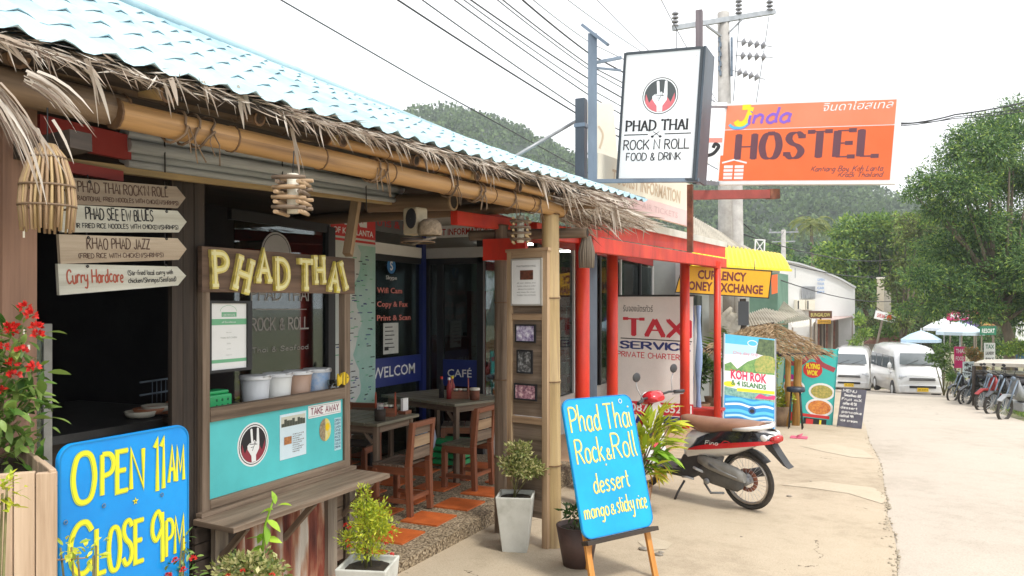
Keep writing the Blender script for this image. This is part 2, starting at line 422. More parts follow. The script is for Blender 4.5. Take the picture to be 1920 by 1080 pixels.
# printed type from Blender's own built-in typeface
def typeset(mb, text, x, z, h, fit=None, bold=0., shear=0., y=-.002, align='LEFT', space=1., slope=0.):
    cu = bpy.data.curves.new('t', 'FONT'); cu.body = text; cu.size = 1; cu.offset = bold; cu.shear = shear; cu.space_character = space
    cu.resolution_u = 2; cu.fill_mode = 'FRONT'
    o = bpy.data.objects.new('t', cu); COL.objects.link(o)
    me = bpy.data.meshes.new_from_object(o.evaluated_get(bpy.context.evaluated_depsgraph_get()))
    vs = [v.co.copy() for v in me.vertices]; fs = [tuple(p.vertices) for p in me.polygons]
    bpy.data.objects.remove(o); bpy.data.curves.remove(cu); bpy.data.meshes.remove(me)
    if not vs: return mb
    x0 = min(v.x for v in vs); x1 = max(v.x for v in vs); sz = h/.72; sx = sz
    if fit: sx = fit/(x1-x0)
    off = {'LEFT': 0, 'CENTER': -(x1-x0)*sx/2, 'RIGHT': -(x1-x0)*sx}[align]
    i = mb._a([((v.x-x0)*sx+x+off, y, v.y*sz+z+((v.x-x0)*sx+off)*slope) for v in vs])
    for f in fs: mb.face([i+k for k in f], [(0, 0)]*len(f))
    return mb
def rrect(x0, z0, x1, z1, r, n=5):
    P = []
    for cx, cz, a in ((x1-r, z1-r, 0), (x0+r, z1-r, 90), (x0+r, z0+r, 180), (x1-r, z0+r, 270)):
        for k in range(n+1):
            q = math.radians(a+90*k/n); P.append((cx+r*math.cos(q), cz+r*math.sin(q)))
    return P[::-1]
def ellipse(cx, cz, rx, rz, n=28): return [(cx+rx*math.cos(-2*PI*k/n), cz+rz*math.sin(-2*PI*k/n)) for k in range(n)]
def rect(x0, z0, x1, z1): return [(x0, z0), (x0, z1), (x1, z1), (x1, z0)]
class Art:
    """flat print on a board: one mesh per colour, each layer a hair above the one below"""
    def __init__(s, parent, prefix='print'): s.p = parent; s.m = {}; s.pre = prefix
    def mb(s, m, name):
        k = (m.name, name)
        if k not in s.m: s.m[k] = (MB(), m, name)
        return s.m[k][0]
    def poly(s, P, m, y=-.001, name='printed_shape'):
        b = s.mb(m, name); i = b._a([(x, y, z) for x, z in P]); b.face([i+k for k in range(len(P))][::-1], [(x, z) for x, z in P][::-1]); return s
    def type(s, t, x, z, h, m, **k): typeset(s.mb(m, 'lettering'), t, x, z, h, **k); return s
    def brush(s, t, x, z, h, wd, m, **k): brush(s.mb(m, 'lettering'), t, x, z, h, wd, **k); return s
    def line(s, pts, wd, m, y=-.002, name='printed_line'): s.mb(m, name).ribbon(pts, wd, y, y); return s
    def done(s):
        for b, m, name in s.m.values():
            if b.f: b.build(name, m, s.p)
def leafcloud(name, pts, axes, lens, wid, m, parent=None, kind='stuff', fold=.25, world=True):
    """many small folded leaves as one mesh; pts, axes: Nx3 arrays, lens: N"""
    n = len(pts); rng = np.random.default_rng(n)
    ax = axes/np.linalg.norm(axes, axis=1, keepdims=True)
    r = rng.normal(size=(n, 3)); sd_ = np.cross(ax, r); sd_ /= np.linalg.norm(sd_, axis=1, keepdims=True)+1e-9
    up = np.cross(sd_, ax); L = lens[:, None]; Wd = (wid*lens)[:, None] if np.isscalar(wid) else (wid[:, None]*L)
    v = np.stack([pts, pts+ax*L*.45+sd_*Wd+up*Wd*fold, pts+ax*L, pts+ax*L*.45-sd_*Wd+up*Wd*fold], 1).reshape(-1, 3)
    if parent is not None and world:
        inv = np.array(wm(parent).inverted()); v = v @ inv[:3, :3].T+inv[:3, 3]
    me = bpy.data.meshes.new(name); me.vertices.add(4*n); me.vertices.foreach_set('co', v.ravel())
    me.loops.add(4*n); me.polygons.add(n)
    me.loops.foreach_set('vertex_index', np.arange(4*n, dtype=np.int32)); me.polygons.foreach_set('loop_start', np.arange(0, 4*n, 4, dtype=np.int32))
    me.update(calc_edges=True); me.validate(); me.materials.append(m)
    o = bpy.data.objects.new(name, me); COL.objects.link(o)
    if parent is not None: o.parent = parent
    if kind: o['kind'] = kind
    return o
def blobcloud(rng, blobs, n, droop=.0, surf=.55):
    """points and leaf directions through several ellipsoid clumps (c, (rx, ry, rz))"""
    vol = np.array([b[1][0]*b[1][1]*b[1][2] for b in blobs])**.8; k = rng.choice(len(blobs), n, p=vol/vol.sum())
    c = np.array([tuple(b[0]) for b in blobs])[k]; r = np.array([b[1] for b in blobs])[k]
    d = rng.normal(size=(n, 3)); d /= np.linalg.norm(d, axis=1, keepdims=True)
    rad = rng.random(n)**surf; lump = 1+.22*np.sin(d[:, 0]*7+k)*np.cos(d[:, 1]*6+2*k)+.18*np.sin(d[:, 2]*9+k*3)
    p = c+d*r*(rad*lump)[:, None]
    a = d+rng.normal(size=(n, 3))*.7+np.array([0, 0, -droop]); return p, a
# ================================================================== materials of the place
def concrete(name, c1, c2, c3, sc=.6, stains=None):
    if name in _m: return _m[name]
    m, n, b = _new(name); L = n.links; b.inputs['Roughness'].default_value = .85
    t = n.nodes.new('ShaderNodeTexCoord')
    def noise(scale, det=6, rough=.6):
        q = n.nodes.new('ShaderNodeTexNoise'); q.inputs['Scale'].default_value = scale; q.inputs['Detail'].default_value = det; q.inputs['Roughness'].default_value = rough
        L.new(t.outputs['Object'], q.inputs['Vector']); return q
    a = noise(sc); f = noise(sc*9, 8, .7); gr = noise(sc*160, 2)
    r = n.nodes.new('ShaderNodeValToRGB'); e = r.color_ramp.elements; e[0].color = _c(c2); e[1].color = _c(c1); e[0].position = .3; e[1].position = .7
    k = e.new(.5); k.color = _c(c3)
    mixf = n.nodes.new('ShaderNodeMath'); mixf.operation = 'MULTIPLY_ADD'; mixf.inputs[1].default_value = .45
    L.new(f.outputs['Fac'], mixf.inputs[0]); m2 = n.nodes.new('ShaderNodeMath'); m2.operation = 'MULTIPLY'; m2.inputs[1].default_value = .55
    L.new(a.outputs['Fac'], m2.inputs[0]); L.new(m2.outputs[0], mixf.inputs[2]); L.new(mixf.outputs[0], r.inputs['Fac'])
    mc = n.nodes.new('ShaderNodeMixRGB'); mc.blend_type = 'MULTIPLY'; mc.inputs[0].default_value = .35
    g2 = n.nodes.new('ShaderNodeValToRGB'); g2.color_ramp.elements[0].position = .3; g2.color_ramp.elements[0].color = (.45, .42, .38, 1); g2.color_ramp.elements[1].position = .55; g2.color_ramp.elements[1].color = (1, 1, 1, 1)
    L.new(gr.outputs['Fac'], g2.inputs['Fac']); L.new(r.outputs[0], mc.inputs[1]); L.new(g2.outputs[0], mc.inputs[2]); L.new(mc.outputs[0], b.inputs['Base Color'])
    # hairline cracks
    vo = n.nodes.new('ShaderNodeTexVoronoi'); vo.feature = 'DISTANCE_TO_EDGE'; vo.inputs['Scale'].default_value = .35
    wv = n.nodes.new('ShaderNodeVectorMath'); wv.operation = 'ADD'; nn = noise(1.7, 6); sc2 = n.nodes.new('ShaderNodeVectorMath'); sc2.operation = 'SCALE'; sc2.inputs['Scale'].default_value = .9
    L.new(nn.outputs['Color'], sc2.inputs[0]); L.new(t.outputs['Object'], wv.inputs[0]); L.new(sc2.outputs[0], wv.inputs[1]); L.new(wv.outputs[0], vo.inputs['Vector'])
    th = n.nodes.new('ShaderNodeMath'); th.operation = 'LESS_THAN'; th.inputs[1].default_value = .0016; L.new(vo.outputs['Distance'], th.inputs[0])
    mk = n.nodes.new('ShaderNodeMath'); mk.operation = 'MULTIPLY'; L.new(th.outputs[0], mk.inputs[0])
    gm = n.nodes.new('ShaderNodeMath'); gm.operation = 'GREATER_THAN'; gm.inputs[1].default_value = .56; L.new(a.outputs['Fac'], gm.inputs[0]); L.new(gm.outputs[0], mk.inputs[1])
    ck = n.nodes.new('ShaderNodeMixRGB'); ck.inputs[2].default_value = (c2[0]*.35, c2[1]*.33, c2[2]*.3, 1); L.new(mk.outputs[0], ck.inputs[0]); L.new(mc.outputs[0], ck.inputs[1]); L.new(ck.outputs[0], b.inputs['Base Color'])
    bp = n.nodes.new('ShaderNodeBump'); bp.inputs['Strength'].default_value = .25; bp.inputs['Distance'].default_value = .01
    L.new(gr.outputs['Fac'], bp.inputs['Height']); L.new(bp.outputs[0], b.inputs['Normal'])
    return m
def pebbles(name):
    m, n, b = _new(name); L = n.links; b.inputs['Roughness'].default_value = .8
    t = n.nodes.new('ShaderNodeTexCoord'); v = n.nodes.new('ShaderNodeTexVoronoi'); v.inputs['Scale'].default_value = 62
    L.new(t.outputs['Object'], v.inputs['Vector']); r = n.nodes.new('ShaderNodeValToRGB'); e = r.color_ramp.elements
    e[0].color = (.16, .12, .075, 1); e[1].color = (.55, .45, .32, 1); k = e.new(.5); k.color = (.36, .28, .18, 1)
    L.new(v.outputs['Color'], r.inputs['Fac']); 
    d = n.nodes.new('ShaderNodeMixRGB'); d.blend_type = 'MULTIPLY'; d.inputs[0].default_value = 1
    r2 = n.nodes.new('ShaderNodeValToRGB'); r2.color_ramp.elements[0].color = (1, 1, 1, 1); r2.color_ramp.elements[1].color = (.25, .2, .15, 1); r2.color_ramp.elements[0].position = .4; r2.color_ramp.elements[1].position = .8
    L.new(v.outputs['Distance'], r2.inputs['Fac']); L.new(r.outputs[0], d.inputs[1]); L.new(r2.outputs[0], d.inputs[2]); L.new(d.outputs[0], b.inputs['Base Color'])
    bp = n.nodes.new('ShaderNodeBump'); bp.inputs['Strength'].default_value = .6; bp.inputs['Distance'].default_value = -.01; L.new(v.outputs['Distance'], bp.inputs['Height']); L.new(bp.outputs[0], b.inputs['Normal'])
    return m
M_apron = concrete('apron_concrete', (.55, .46, .34), (.34, .27, .185), (.50, .41, .295))
M_road = concrete('road_concrete', (.54, .47, .39), (.37, .315, .25), (.50, .435, .36), .45)
M_earth = mat('earth', (.30, .25, .16), (.13, .15, .06), 1.2, .95, .5, c3=(.2, .19, .1))
M_pebble = pebbles('washed_pebble')
M_tile = mat('terracotta_tile', (.62, .15, .035), (.42, .09, .02), 9, .45, .1)
M_wood = mat('weathered_wood', (.27, .2, .145), (.10, .068, .045), 5, .8, .35, kind='grain', c3=(.19, .137, .095))
M_woodgrey = mat('grey_wood', (.30, .25, .19), (.13, .105, .08), 5, .85, .35, kind='grain', c3=(.22, .18, .14))
M_wooddark = mat('dark_wood', (.055, .038, .027), (.02, .014, .010), 5, .75, .3, kind='grain')
M_woodred = mat('red_brown_wood', (.33, .12, .055), (.14, .05, .025), 5, .5, .25, kind='grain', c3=(.24, .085, .04))
M_woodtan = mat('tan_wood', (.5, .36, .22), (.24, .15, .085), 4, .75, .3, kind='grain', c3=(.4, .27, .16))
M_woodpale = mat('pale_plank', (.62, .47, .33), (.36, .24, .15), 3.5, .8, .35, kind='grain', c3=(.52, .38, .26))
M_bamboo = mat('golden_bamboo', (.53, .31, .125), (.20, .11, .055), 2.6, .45, .15, kind='grain', c3=(.45, .25, .095), coat=.05)
M_bambpale = mat('pale_bamboo', (.58, .43, .22), (.3, .2, .1), 2.5, .45, .15, kind='grain', c3=(.46, .33, .16))
M_bambdark = mat('old_bamboo', (.27, .18, .11), (.10, .065, .04), 2.5, .6, .2, kind='grain')
M_node = mat('bamboo_node', (.2, .11, .05), (.1, .05, .025), 20, .7)
M_strip = mat('dry_palm_strip', (.80, .74, .66), (.13, .085, .06), 3, .8, kind='leaf', c3=(.46, .37, .29))
M_black = paint('black_paint', (.018, .018, .02), .5)
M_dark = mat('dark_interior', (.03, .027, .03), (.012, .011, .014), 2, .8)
M_white = paint('white_paint', (.8, .8, .79), .4, .05)
M_cream = paint('cream_paint', (.76, .72, .6), .55)
M_red = mat('red_paint', (.80, .075, .02), (.50, .035, .015), 3.5, .45, .1, c3=(.72, .04, .02), stretch=.4, detail=8)
M_redd = paint('dark_red', (.30, .02, .02), .5)
M_rust = mat('rust', (.32, .12, .06), (.1, .04, .025), 7, .8, .4, c3=(.2, .07, .04))
M_grey = mat('grey_metal', (.36, .37, .38), (.22, .23, .24), 4, .45, .1, metal=.3)
M_steel = mat('blue_grey_steel', (.20, .25, .31), (.11, .14, .18), 3, .45, .15, metal=.3, stretch=.3)
M_alu = paint('aluminium', (.55, .56, .57), .35)
M_wire = paint('cable_black', (.03, .03, .032), .6)
M_glass = glassm('window_glass', (.62, .66, .66), .02)
M_glassdk = glassm('dark_window_glass', (.42, .46, .46), .03)
M_blue = mat('sign_blue', (.0, .29, .72), (.0, .20, .60), 2.5, .38, .05, detail=9)
M_cyan = mat('sign_cyan', (.0, .40, .78), (.0, .30, .66), 2.5, .38, .05, detail=9)
M_teal = mat('turquoise_panel', (.10, .60, .62), (.08, .48, .50), 2.2, .42, .03, detail=9)
M_yel = paint('brush_yellow', (.86, .72, .02), .5)
M_yelp = paint('pale_yellow', (.86, .78, .25), .5)
M_ink = paint('ink_black', (.02, .018, .02), .7)
M_inkbr = paint('ink_brown', (.09, .045, .03), .7)
M_paper = paint('paper_white', (.82, .83, .82), .6, .04)
M_navy = paint('navy_blue', (.015, .03, .19), .4)
M_leafd = mat('leaf_dark', (.09, .19, .035), (.018, .05, .014), kind='leaf', rough=.45, c3=(.045, .11, .02))
M_leafm = mat('leaf_mid', (.20, .33, .05), (.045, .11, .022), kind='leaf', rough=.45, c3=(.11, .21, .035))
M_leafy = mat('leaf_yellow_green', (.62, .62, .05), (.22, .34, .03), kind='leaf', rough=.45, c3=(.45, .52, .04))
M_leafvar = mat('leaf_variegated', (.66, .6, .3), (.08, .14, .03), kind='leaf', rough=.5, c3=(.3, .33, .09))
M_petal = mat('red_petal', (.8, .05, .03), (.55, .015, .02), kind='leaf', rough=.5)
M_stem = mat('plant_stem', (.2, .2, .07), (.12, .09, .04), 12, .8)
M_soil = mat('soil', (.06, .045, .03), (.025, .018, .012), 30, .95, .6)
M_pot = mat('white_concrete_pot', (.62, .62, .57), (.38, .38, .33), 4, .8, .2, c3=(.55, .55, .5))
M_terra = mat('terracotta_pot', (.34, .19, .11), (.2, .11, .06), 6, .8, .2)
M_tyre = mat('tyre_rubber', (.07, .06, .05), (.03, .028, .026), 14, .85, .3)

# ================================================================== ground
mb = MB(); ys = [-14, -8, -4, -2]+[k*.75 for k in range(0, 54)]+[42, 46, 50, 56, 62, 80, 120, 300, 1500]
xs = [-1500, -200, -60, -20, -12, -8, -5, -3, -1.5, 0, 1.5, 3, 5, 8, 12, 20, 60, 200, 1500]
def sheet(mb, xs, ys, dz=0, xf=None):
    i0 = len(mb.v)
    for y in ys:
        for x in (xs if xf is None else xf(y)): mb._a([(x, y, g(y)+dz)])
    nx = len(xs)
    for r in range(len(ys)-1):
        for c in range(nx-1):
            a = i0+r*nx+c; mb.face((a, a+1, a+nx+1, a+nx), ((0, 0), (1, 0), (1, 1), (0, 1)))
sheet(mb, xs, ys, -.012); struct('ground', mb, M_earth)
def edgeX(y):                       # kerbless line between apron and road
    if y < 8: return .24+.02*math.sin(y*2.1)
    return .27-.012*(y-8)**1.35+.02*math.sin(y*1.3)
yr = [k*.4-3 for k in range(0, 125)]
mb = MB(); sheet(mb, [0]*5, yr, 0, lambda y: [edgeX(y)+.0, edgeX(y)+.8, 1.6+edgeX(y)*.5, 2.4, 3.15+.12*math.sin(y*.5)+max(0, y-24)*.25])
struct('road', mb, M_road)
mb = MB(); sheet(mb, [0]*6, [k*.4-3 for k in range(0, 125)], .014, lambda y: [-14, -6, -4, -2, -1, edgeX(y)-.003]); struct('pavement', mb, M_apron)
# crumbling joint filled with grit along the road edge
rng = np.random.default_rng(3); mb = MB()
for k in range(420):
    y = rng.uniform(4.5, 14); x = edgeX(y)+abs(rng.normal())*-.035+.012; s_ = rng.uniform(.004, .017)*(.6 if y > 9 else 1)
    mb.ball((x, y, g(y)+.012+s_*.2), s_, 5, (1, 1.6, .5))
o = mb.build('grit', mat('grit', (.42, .36, .27), (.22, .18, .12), 30, .95)); tag(o, 'crumbled grit and dirt along the edge between pavement and road', 'grit', kind='stuff')
mb = MB()
for px, py, r in ((1480, 934, .02), (1240, 1040, .016), (1207, 1035, .03), (1235, 1045, .025), (1390, 1010, .008), (1520, 905, .01)):
    p = gnd(px, py); mb.ball((p.x, p.y, p.z+.014+r*.3), r, 6, (1.5, 1, .5))
o = mb.build('pebbles', mat('pebble_stone', (.4, .36, .3), (.2, .17, .14), 20, .9)); tag(o, 'few loose pebbles lying on the sandy pavement', 'pebbles', kind='stuff')

# paler cement patches trowelled over the pavement
for k, pts in enumerate((((1465, 912), (1540, 905), (1640, 918), (1662, 935), (1655, 948), (1590, 928), (1520, 918)), ((1500, 838), (1560, 834), (1618, 846), (1640, 862), (1600, 860), (1540, 848)), ((1196, 1020), (1225, 1012), (1262, 1022), (1250, 1034), (1215, 1036)))):
    mb = MB(); P = [gnd(a, b) for a, b in pts]; i = mb._a([(p.x, p.y, p.z+.018) for p in P]); mb.face([i+j for j in range(len(P))], [(0, 0)]*len(P)); mb.build('cement_patch', concrete('patch_cement', (.58, .50, .38), (.46, .38, .27), (.55, .465, .34), 1.2), None, kind='structure')
# ================================================================== terrace floor with terracotta tiles
FZ = -.05
fl = struct('terrace_floor', MB().b2((-6.6, 2.0, -.5), (-2.78, 8.0, FZ)), M_pebble)
tm = MB(); tm.box((0, 0, .004), (.33, .33, .012)); tme = tm.mesh('tile'); tme.materials.append(M_tile)
for r in range(8):
    for c in range(6):
        inst(tme, 'tile', fl, Matrix.Translation((-3.14-.5*c+random.uniform(-.006, .006), 4.37+.5*r-.5, FZ+.002)) @ Matrix.Rotation(random.uniform(-.02, .02), 4, 'Z'))

# ================================================================== hills
rng = np.random.default_rng(11)
PXR = [-400, 300, 690, 780, 840, 900, 960, 1010, 1070, 1140, 1250, 1330, 1390, 1440, 1500, 1560, 1610, 1650, 1700, 1760, 1850, 2000, 2400]
PYR = [345, 345, 320, 236, 238, 250, 270, 290, 320, 352, 370, 378, 374, 366, 361, 363, 370, 384, 404, 412, 440, 470, 500]
def hillz(px, d):                   # crest 330 m out, flanks falling to the village
    py = np.interp(px, PXR, PYR); top = EYE+(HOR-py)/FPX*330
    t = np.clip((d-105)/225, 0, 1); prof = t*t*(3-2*t) if d <= 330 else 1-(d-330)/400
    return -4+(top+4)*prof
cols = np.linspace(-500, 2600, 180); rows = list(np.linspace(100, 330, 60))+[350, 400, 500]
mb = MB(); i0 = 0
for d in rows:
    for px in cols:
        p = W(px, HOR, d); p.z = hillz(px, d); mb.v.append(tuple(p))
nc = len(cols)
for r in range(len(rows)-1):
    for c in range(nc-1):
        a = r*nc+c; mb.face((a, a+1, a+nc+1, a+nc), ((0, 0),)*4, True)
M_hill = mat('hill_forest_floor', (.03, .06, .022), (.015, .032, .012), .08, .95)
struct('hill', mb, M_hill)
# forest canopy: rounded crowns made of leaf clumps
crown = []
n = 3300
pxs = rng.uniform(-450, 2450, n); ds = 112+222*rng.random(n)**.75
pp, aa, ll = [], [], []
for px, d in zip(pxs, ds):
    if px < 700 and rng.random() < .85: continue
    c = W(px, HOR, d); c.z = hillz(px, d); R = rng.uniform(2.4, 4.8)*(.7+d/600)
    k = 60
    q = rng.normal(size=(k, 3)); q /= np.linalg.norm(q, axis=1, keepdims=True); q[:, 2] = np.abs(q[:, 2])*1.0-.1
    P = np.array(c)+q*R*np.array([1, 1, .95])*rng.uniform(.8, 1.05, (k, 1))+np.array([0, 0, R*.3])
    pp.append(P); aa.append(q+rng.normal(size=(k, 3))*.8+np.array([0, 0, .2])); ll.append(rng.uniform(.7, 1.7, k))
M_forest = mat('forest_canopy', (.15, .23, .07), (.025, .06, .02), kind='leaf', rough=.7, c3=(.075, .14, .04))
o = leafcloud('forest', np.concatenate(pp), np.concatenate(aa), np.concatenate(ll), .42, M_forest)
tag(o, 'hazy green forest covering the hillside behind the street', 'forest', kind='stuff')
# ================================================================== restaurant building
def eX(y): return -2.45+(y-1.9)*.1        # front beam line in plan
def rX(y): return eX(y)+.19               # drip edge of the sheet roof
def rZ(y): return 2.47+(y-1.5)*.024
rest = thing('restaurant', 'open-fronted wooden restaurant with pale blue sheet roof and bamboo eave', 'building', (-3.1, 3.5, 0))
def B(mb, name, m, parent=None, **k): return mb.build(name, m, parent or rest, world=True, **k)
M_roof = mat('pale_blue_roof_sheet', (.36, .52, .58), (.22, .36, .43), 1.6, .5, 0, c3=(.40, .55, .60), detail=10)
RX, RZ = -3.62, 3.3
def roofpt(y, t, h):                # t 0 eave .. 1 ridge
    x = rX(y)+(RX-rX(y))*t; z = rZ(y)+(RZ+.01*(y-5)-rZ(y))*t
    return (x+h*.4, y, z+h*.9)
yy = -1.2; k = 0
while yy < 9.5:
    y1 = yy+.9; mb = MB(); ny = 26; T = []
    steps = 6
    for s_ in range(steps):
        t0, t1 = s_/steps, (s_+1)/steps
        T += [(t0+.035, .15), (t0, .55), (t0-.001, 1.0), (t0+.012, 1.05), (t1+.036, 0.05)]
    i0 = len(mb.v); rows = 0
    tmin = max(0, (yy-6.3)/3.4)
    for t, hh in T:
        t = tmin+(1-tmin)*t if tmin else t
        for j in range(ny+1):
            y = yy+(y1-yy)*j/ny; ph = (y*2*PI/.15)
            wv = .009*math.cos(ph)
            lip = .016*hh*(.15+.85*max(0, math.cos(ph))**2)
            mb._a([roofpt(y, t, wv+lip)])
        rows += 1
    for r in range(rows-1):
        for j in range(ny):
            a = i0+r*(ny+1)+j; mb.face((a, a+1, a+ny+2, a+ny+1), ((0, 0), (1, 0), (1, 1), (0, 1)), False)
    B(mb, 'roof_panel', M_roof); yy += .9; k += 1
mb = MB(); mb.tube([roofpt(-1.2, 1, .03), roofpt(9.5, 1, .0)], .035, 8); B(mb, 'ridge_cap', M_roof)
mb = MB(); mb.quad((RX, -1.2, RZ-.06), (-7.2, -1.2, 2.5), (-7.2, 9.4, 2.5), (RX, 9.4, RZ-.06)); B(mb, 'rear_roof_blocker', M_roof)  # unseen back slope, added to block light from behind the ridge
mb = MB(); mb.hexa([(rX(-1.2)-.05, -1.2, 2.40), (-7.1, -1.2, 2.46), (-7.1, 6.3, 2.46), (rX(6.3)-.06, 6.3, 2.52)]+[(rX(-1.2)-.05, -1.2, 2.425), (-7.1, -1.2, 2.48), (-7.1, 6.3, 2.48), (rX(6.3)-.06, 6.3, 2.545)])
B(mb, 'ceiling_boards', M_wooddark)
# tied front beam: golden bamboo with rings, a dark log carrying on to the left
def bamboo(name, a, b, r, m, n=10, step=.36, parent=None, seedk=0, nodes=True):
    a = Vector(a); b = Vector(b); L = (b-a).length; pts, rr = [], []
    k = max(1, int(L/step)); 
    for i in range(k):
        for f, s_ in ((.0, 1.09), (.03, .99), (.5, 1.0), (.97, .99)):
            pts.append(a.lerp(b, (i+f)/k)); rr.append(r*s_)
    pts.append(b); rr.append(r*1.06)
    o = B(MB().tube(pts, rr, n), name, m, parent)
    if nodes:
        q = MB(); t = (b-a).normalized()
        for i in range(k+1):
            c = a.lerp(b, i/k); MB().tube([c-t*.004, c+t*.004], r*1.115, n).build('node_ring', M_node, o, world=True)
    # hollow cut end
    q = MB(); t = (b-a).normalized(); q.tube([b, b+t*.004], r*.8, n); q.build('cut_end', M_wooddark, o, world=True)
    return o
P0 = Vector((eX(1.95), 1.95, 2.345)); P1 = Vector((eX(5.55), 5.55, 2.385))
bamboo('front_beam', P0, P1, .052, M_bamboo, 12, .5)
bamboo('front_beam', (eX(3.0)+.02, 3.0, 2.452), (eX(5.2)+.03, 5.2, 2.475), .03, M_bamboo, 10, .42)
bamboo('front_log', (eX(-.8)-.02, -.8, 2.36), (eX(2.0)-.03, 2.0, 2.365), .06, M_bambdark, 10, .7)
bamboo('upper_log', (eX(-.8)-.05, -.8, 2.47), (eX(4.6)-.05, 4.6, 2.49), .045, M_bambdark, 8, .6)
bamboo('side_beam', (eX(5.5)+.28, 5.5, 2.43), (-4.7, 5.62, 2.43), .05, M_bambdark, 10, .6)
for y, r, m, x1 in ((1.55, .035, M_bambdark, .06), (2.05, .035, M_bambpale, .10), (2.5, .03, M_bambdark, .08), (3.0, .032, M_bambpale, .09), (3.6, .03, M_bambdark, .07), (4.2, .03, M_bambpale, .08), (4.75, .03, M_bambdark, .07), (5.25, .03, M_bambpale, .07)):
    bamboo('rafter', (-3.5, y, 2.50+.2), (eX(y)+x1, y+.04, 2.435+.004*y), r, m, 10, .5)
# rope lashings round the beam
for y in (2.2, 2.26, 2.32, 3.35, 3.4, 4.05, 4.32, 4.36, 4.75, 5.1):
    c = P0.lerp(P1, (y-1.95)/3.6)
    q = [c+Vector((math.cos(a)*.062, random.uniform(-.012, .012)+.02*math.sin(a), math.sin(a)*.066)) for a in [2*PI*i/12 for i in range(13)]]
    mb = MB(); mb.tube(q, .0055, 5, caps=False)
    for _ in range(2):
        s0 = c+Vector((.055, random.uniform(-.02, .02), .0)); mb.tube([s0, s0+Vector((.01, random.uniform(-.03, .03), -.05)), s0+Vector((.012, random.uniform(-.04, .04), -.10-random.random()*.05))], .003, 4)
    B(mb, 'lashing', M_bambdark)
# thick cut log under the eave (its sawn end faces the street)
lg = bamboo('log', (-3.2, 4.63, 2.385), (-2.52, 4.63, 2.365), .062, M_bambdark, 14, .8, nodes=False)
q = MB(); q.lathe([(.062, 0), (.062, .006), (.048, .006), (.048, 0)], (-2.519, 4.63, 2.365), 16, 'X'); q.build('sawn_rim', M_woodtan, lg, world=True)
bamboo('log', (-2.9, 5.62, 2.23), (-1.93, 5.72, 2.225), .042, M_wood, 10, .8, nodes=False)
# main posts
bamboo('post', (-2.10, 5.42, g(5.4)), (-2.12, 5.42, 2.34), .066, M_bambpale, 14, .62)
bamboo('post', (-2.62, 5.62, g(5.6)), (-2.62, 5.62, 2.30), .055, M_wood, 12, .55)
mb = MB(); mb.beam((-2.70, 1.73, .0), (-2.70, 1.735, 2.5), .13, .12); B(mb, 'post', mat('peeling_post', (.30, .17, .11), (.15, .08, .055), 3, .8, .4, c3=(.23, .13, .085), kind='grain'))
for k in range(26):
    z = random.uniform(.9, 2.1); mb = MB(); mb.box((-2.638+random.uniform(-.004, .002), 1.745+abs(random.gauss(0, .02)), z), (.006, random.uniform(.003, .009), random.uniform(.01, .035))); B(mb, 'paint_flake', M_cream)
mb = MB(); mb.beam((-2.45, .5, 2.22), (-2.9, 1.9, 2.24), .09, .09); mb.beam((-3.4, 1.75, 2.14), (-2.35, 1.75, 2.2), .08, .06); B(mb, 'old_crossbeam', M_wooddark)
# red painted boards in the corner
B(MB().b2((-2.98, 2.02, 2.30), (-2.95, 2.44, 2.41)), 'red_board', paint('faded_red', (.33, .035, .03), .5))
B(MB().b2((-2.98, 2.02, 2.20), (-2.95, 2.40, 2.245)), 'red_board', _m['faded_red'])
# thatch: flattened palm leaf layer under the sheets and its ragged fringe
rng = np.random.default_rng(5)
N = 4200; y = rng.uniform(-.8, 6.55, N); 
dens = .5+.5*np.sin(y*3.1)*np.sin(y*1.3+1)
edge = np.array([rX(v) for v in y]); zz = np.array([rZ(v) for v in y])
p = np.stack([edge-rng.uniform(-.02, .30, N)+.0, y, zz-rng.uniform(.004, .05, N)+.0], 1); p[:, 2] += (edge-p[:, 0])*.35
a = np.stack([rng.uniform(.1, 1, N), rng.normal(size=N)*.7+.35, -rng.uniform(.0, .45, N)], 1)
leafcloud('thatch_layer', p, a, rng.uniform(.05, .15, N), .03, M_strip, rest)
N = 950; y = rng.uniform(-.8, 6.5, N); y = y[np.sin(y*5.3)+np.sin(y*2.2)+rng.normal(size=N)*.7 > -.25]; N = len(y)
edge = np.array([rX(v) for v in y]); zz = np.array([rZ(v) for v in y]); droop = rng.uniform(.15, 1.5, N)
p = np.stack([edge+rng.uniform(-.05, .02, N), y, zz-.02], 1)
a = np.stack([rng.uniform(.15, .7, N), rng.uniform(-.2, 1.1, N), -droop], 1)
leafcloud('thatch_fringe', p, a, rng.uniform(.05, .15, N), .04, M_strip, rest)
N = 1300; y = rng.uniform(5.2, 6.9, N); p = np.stack([rX(5.6)+rng.uniform(-.5, .16, N), y, 2.50-rng.uniform(0, .07, N)-(y-5.2)*.03], 1)
a = np.stack([rng.uniform(-.2, 1, N), rng.uniform(.2, 1.2, N), -rng.uniform(0, .4, N)], 1)
leafcloud('thatch_layer', p, a, rng.uniform(.12, .3, N), .025, M_strip, rest)
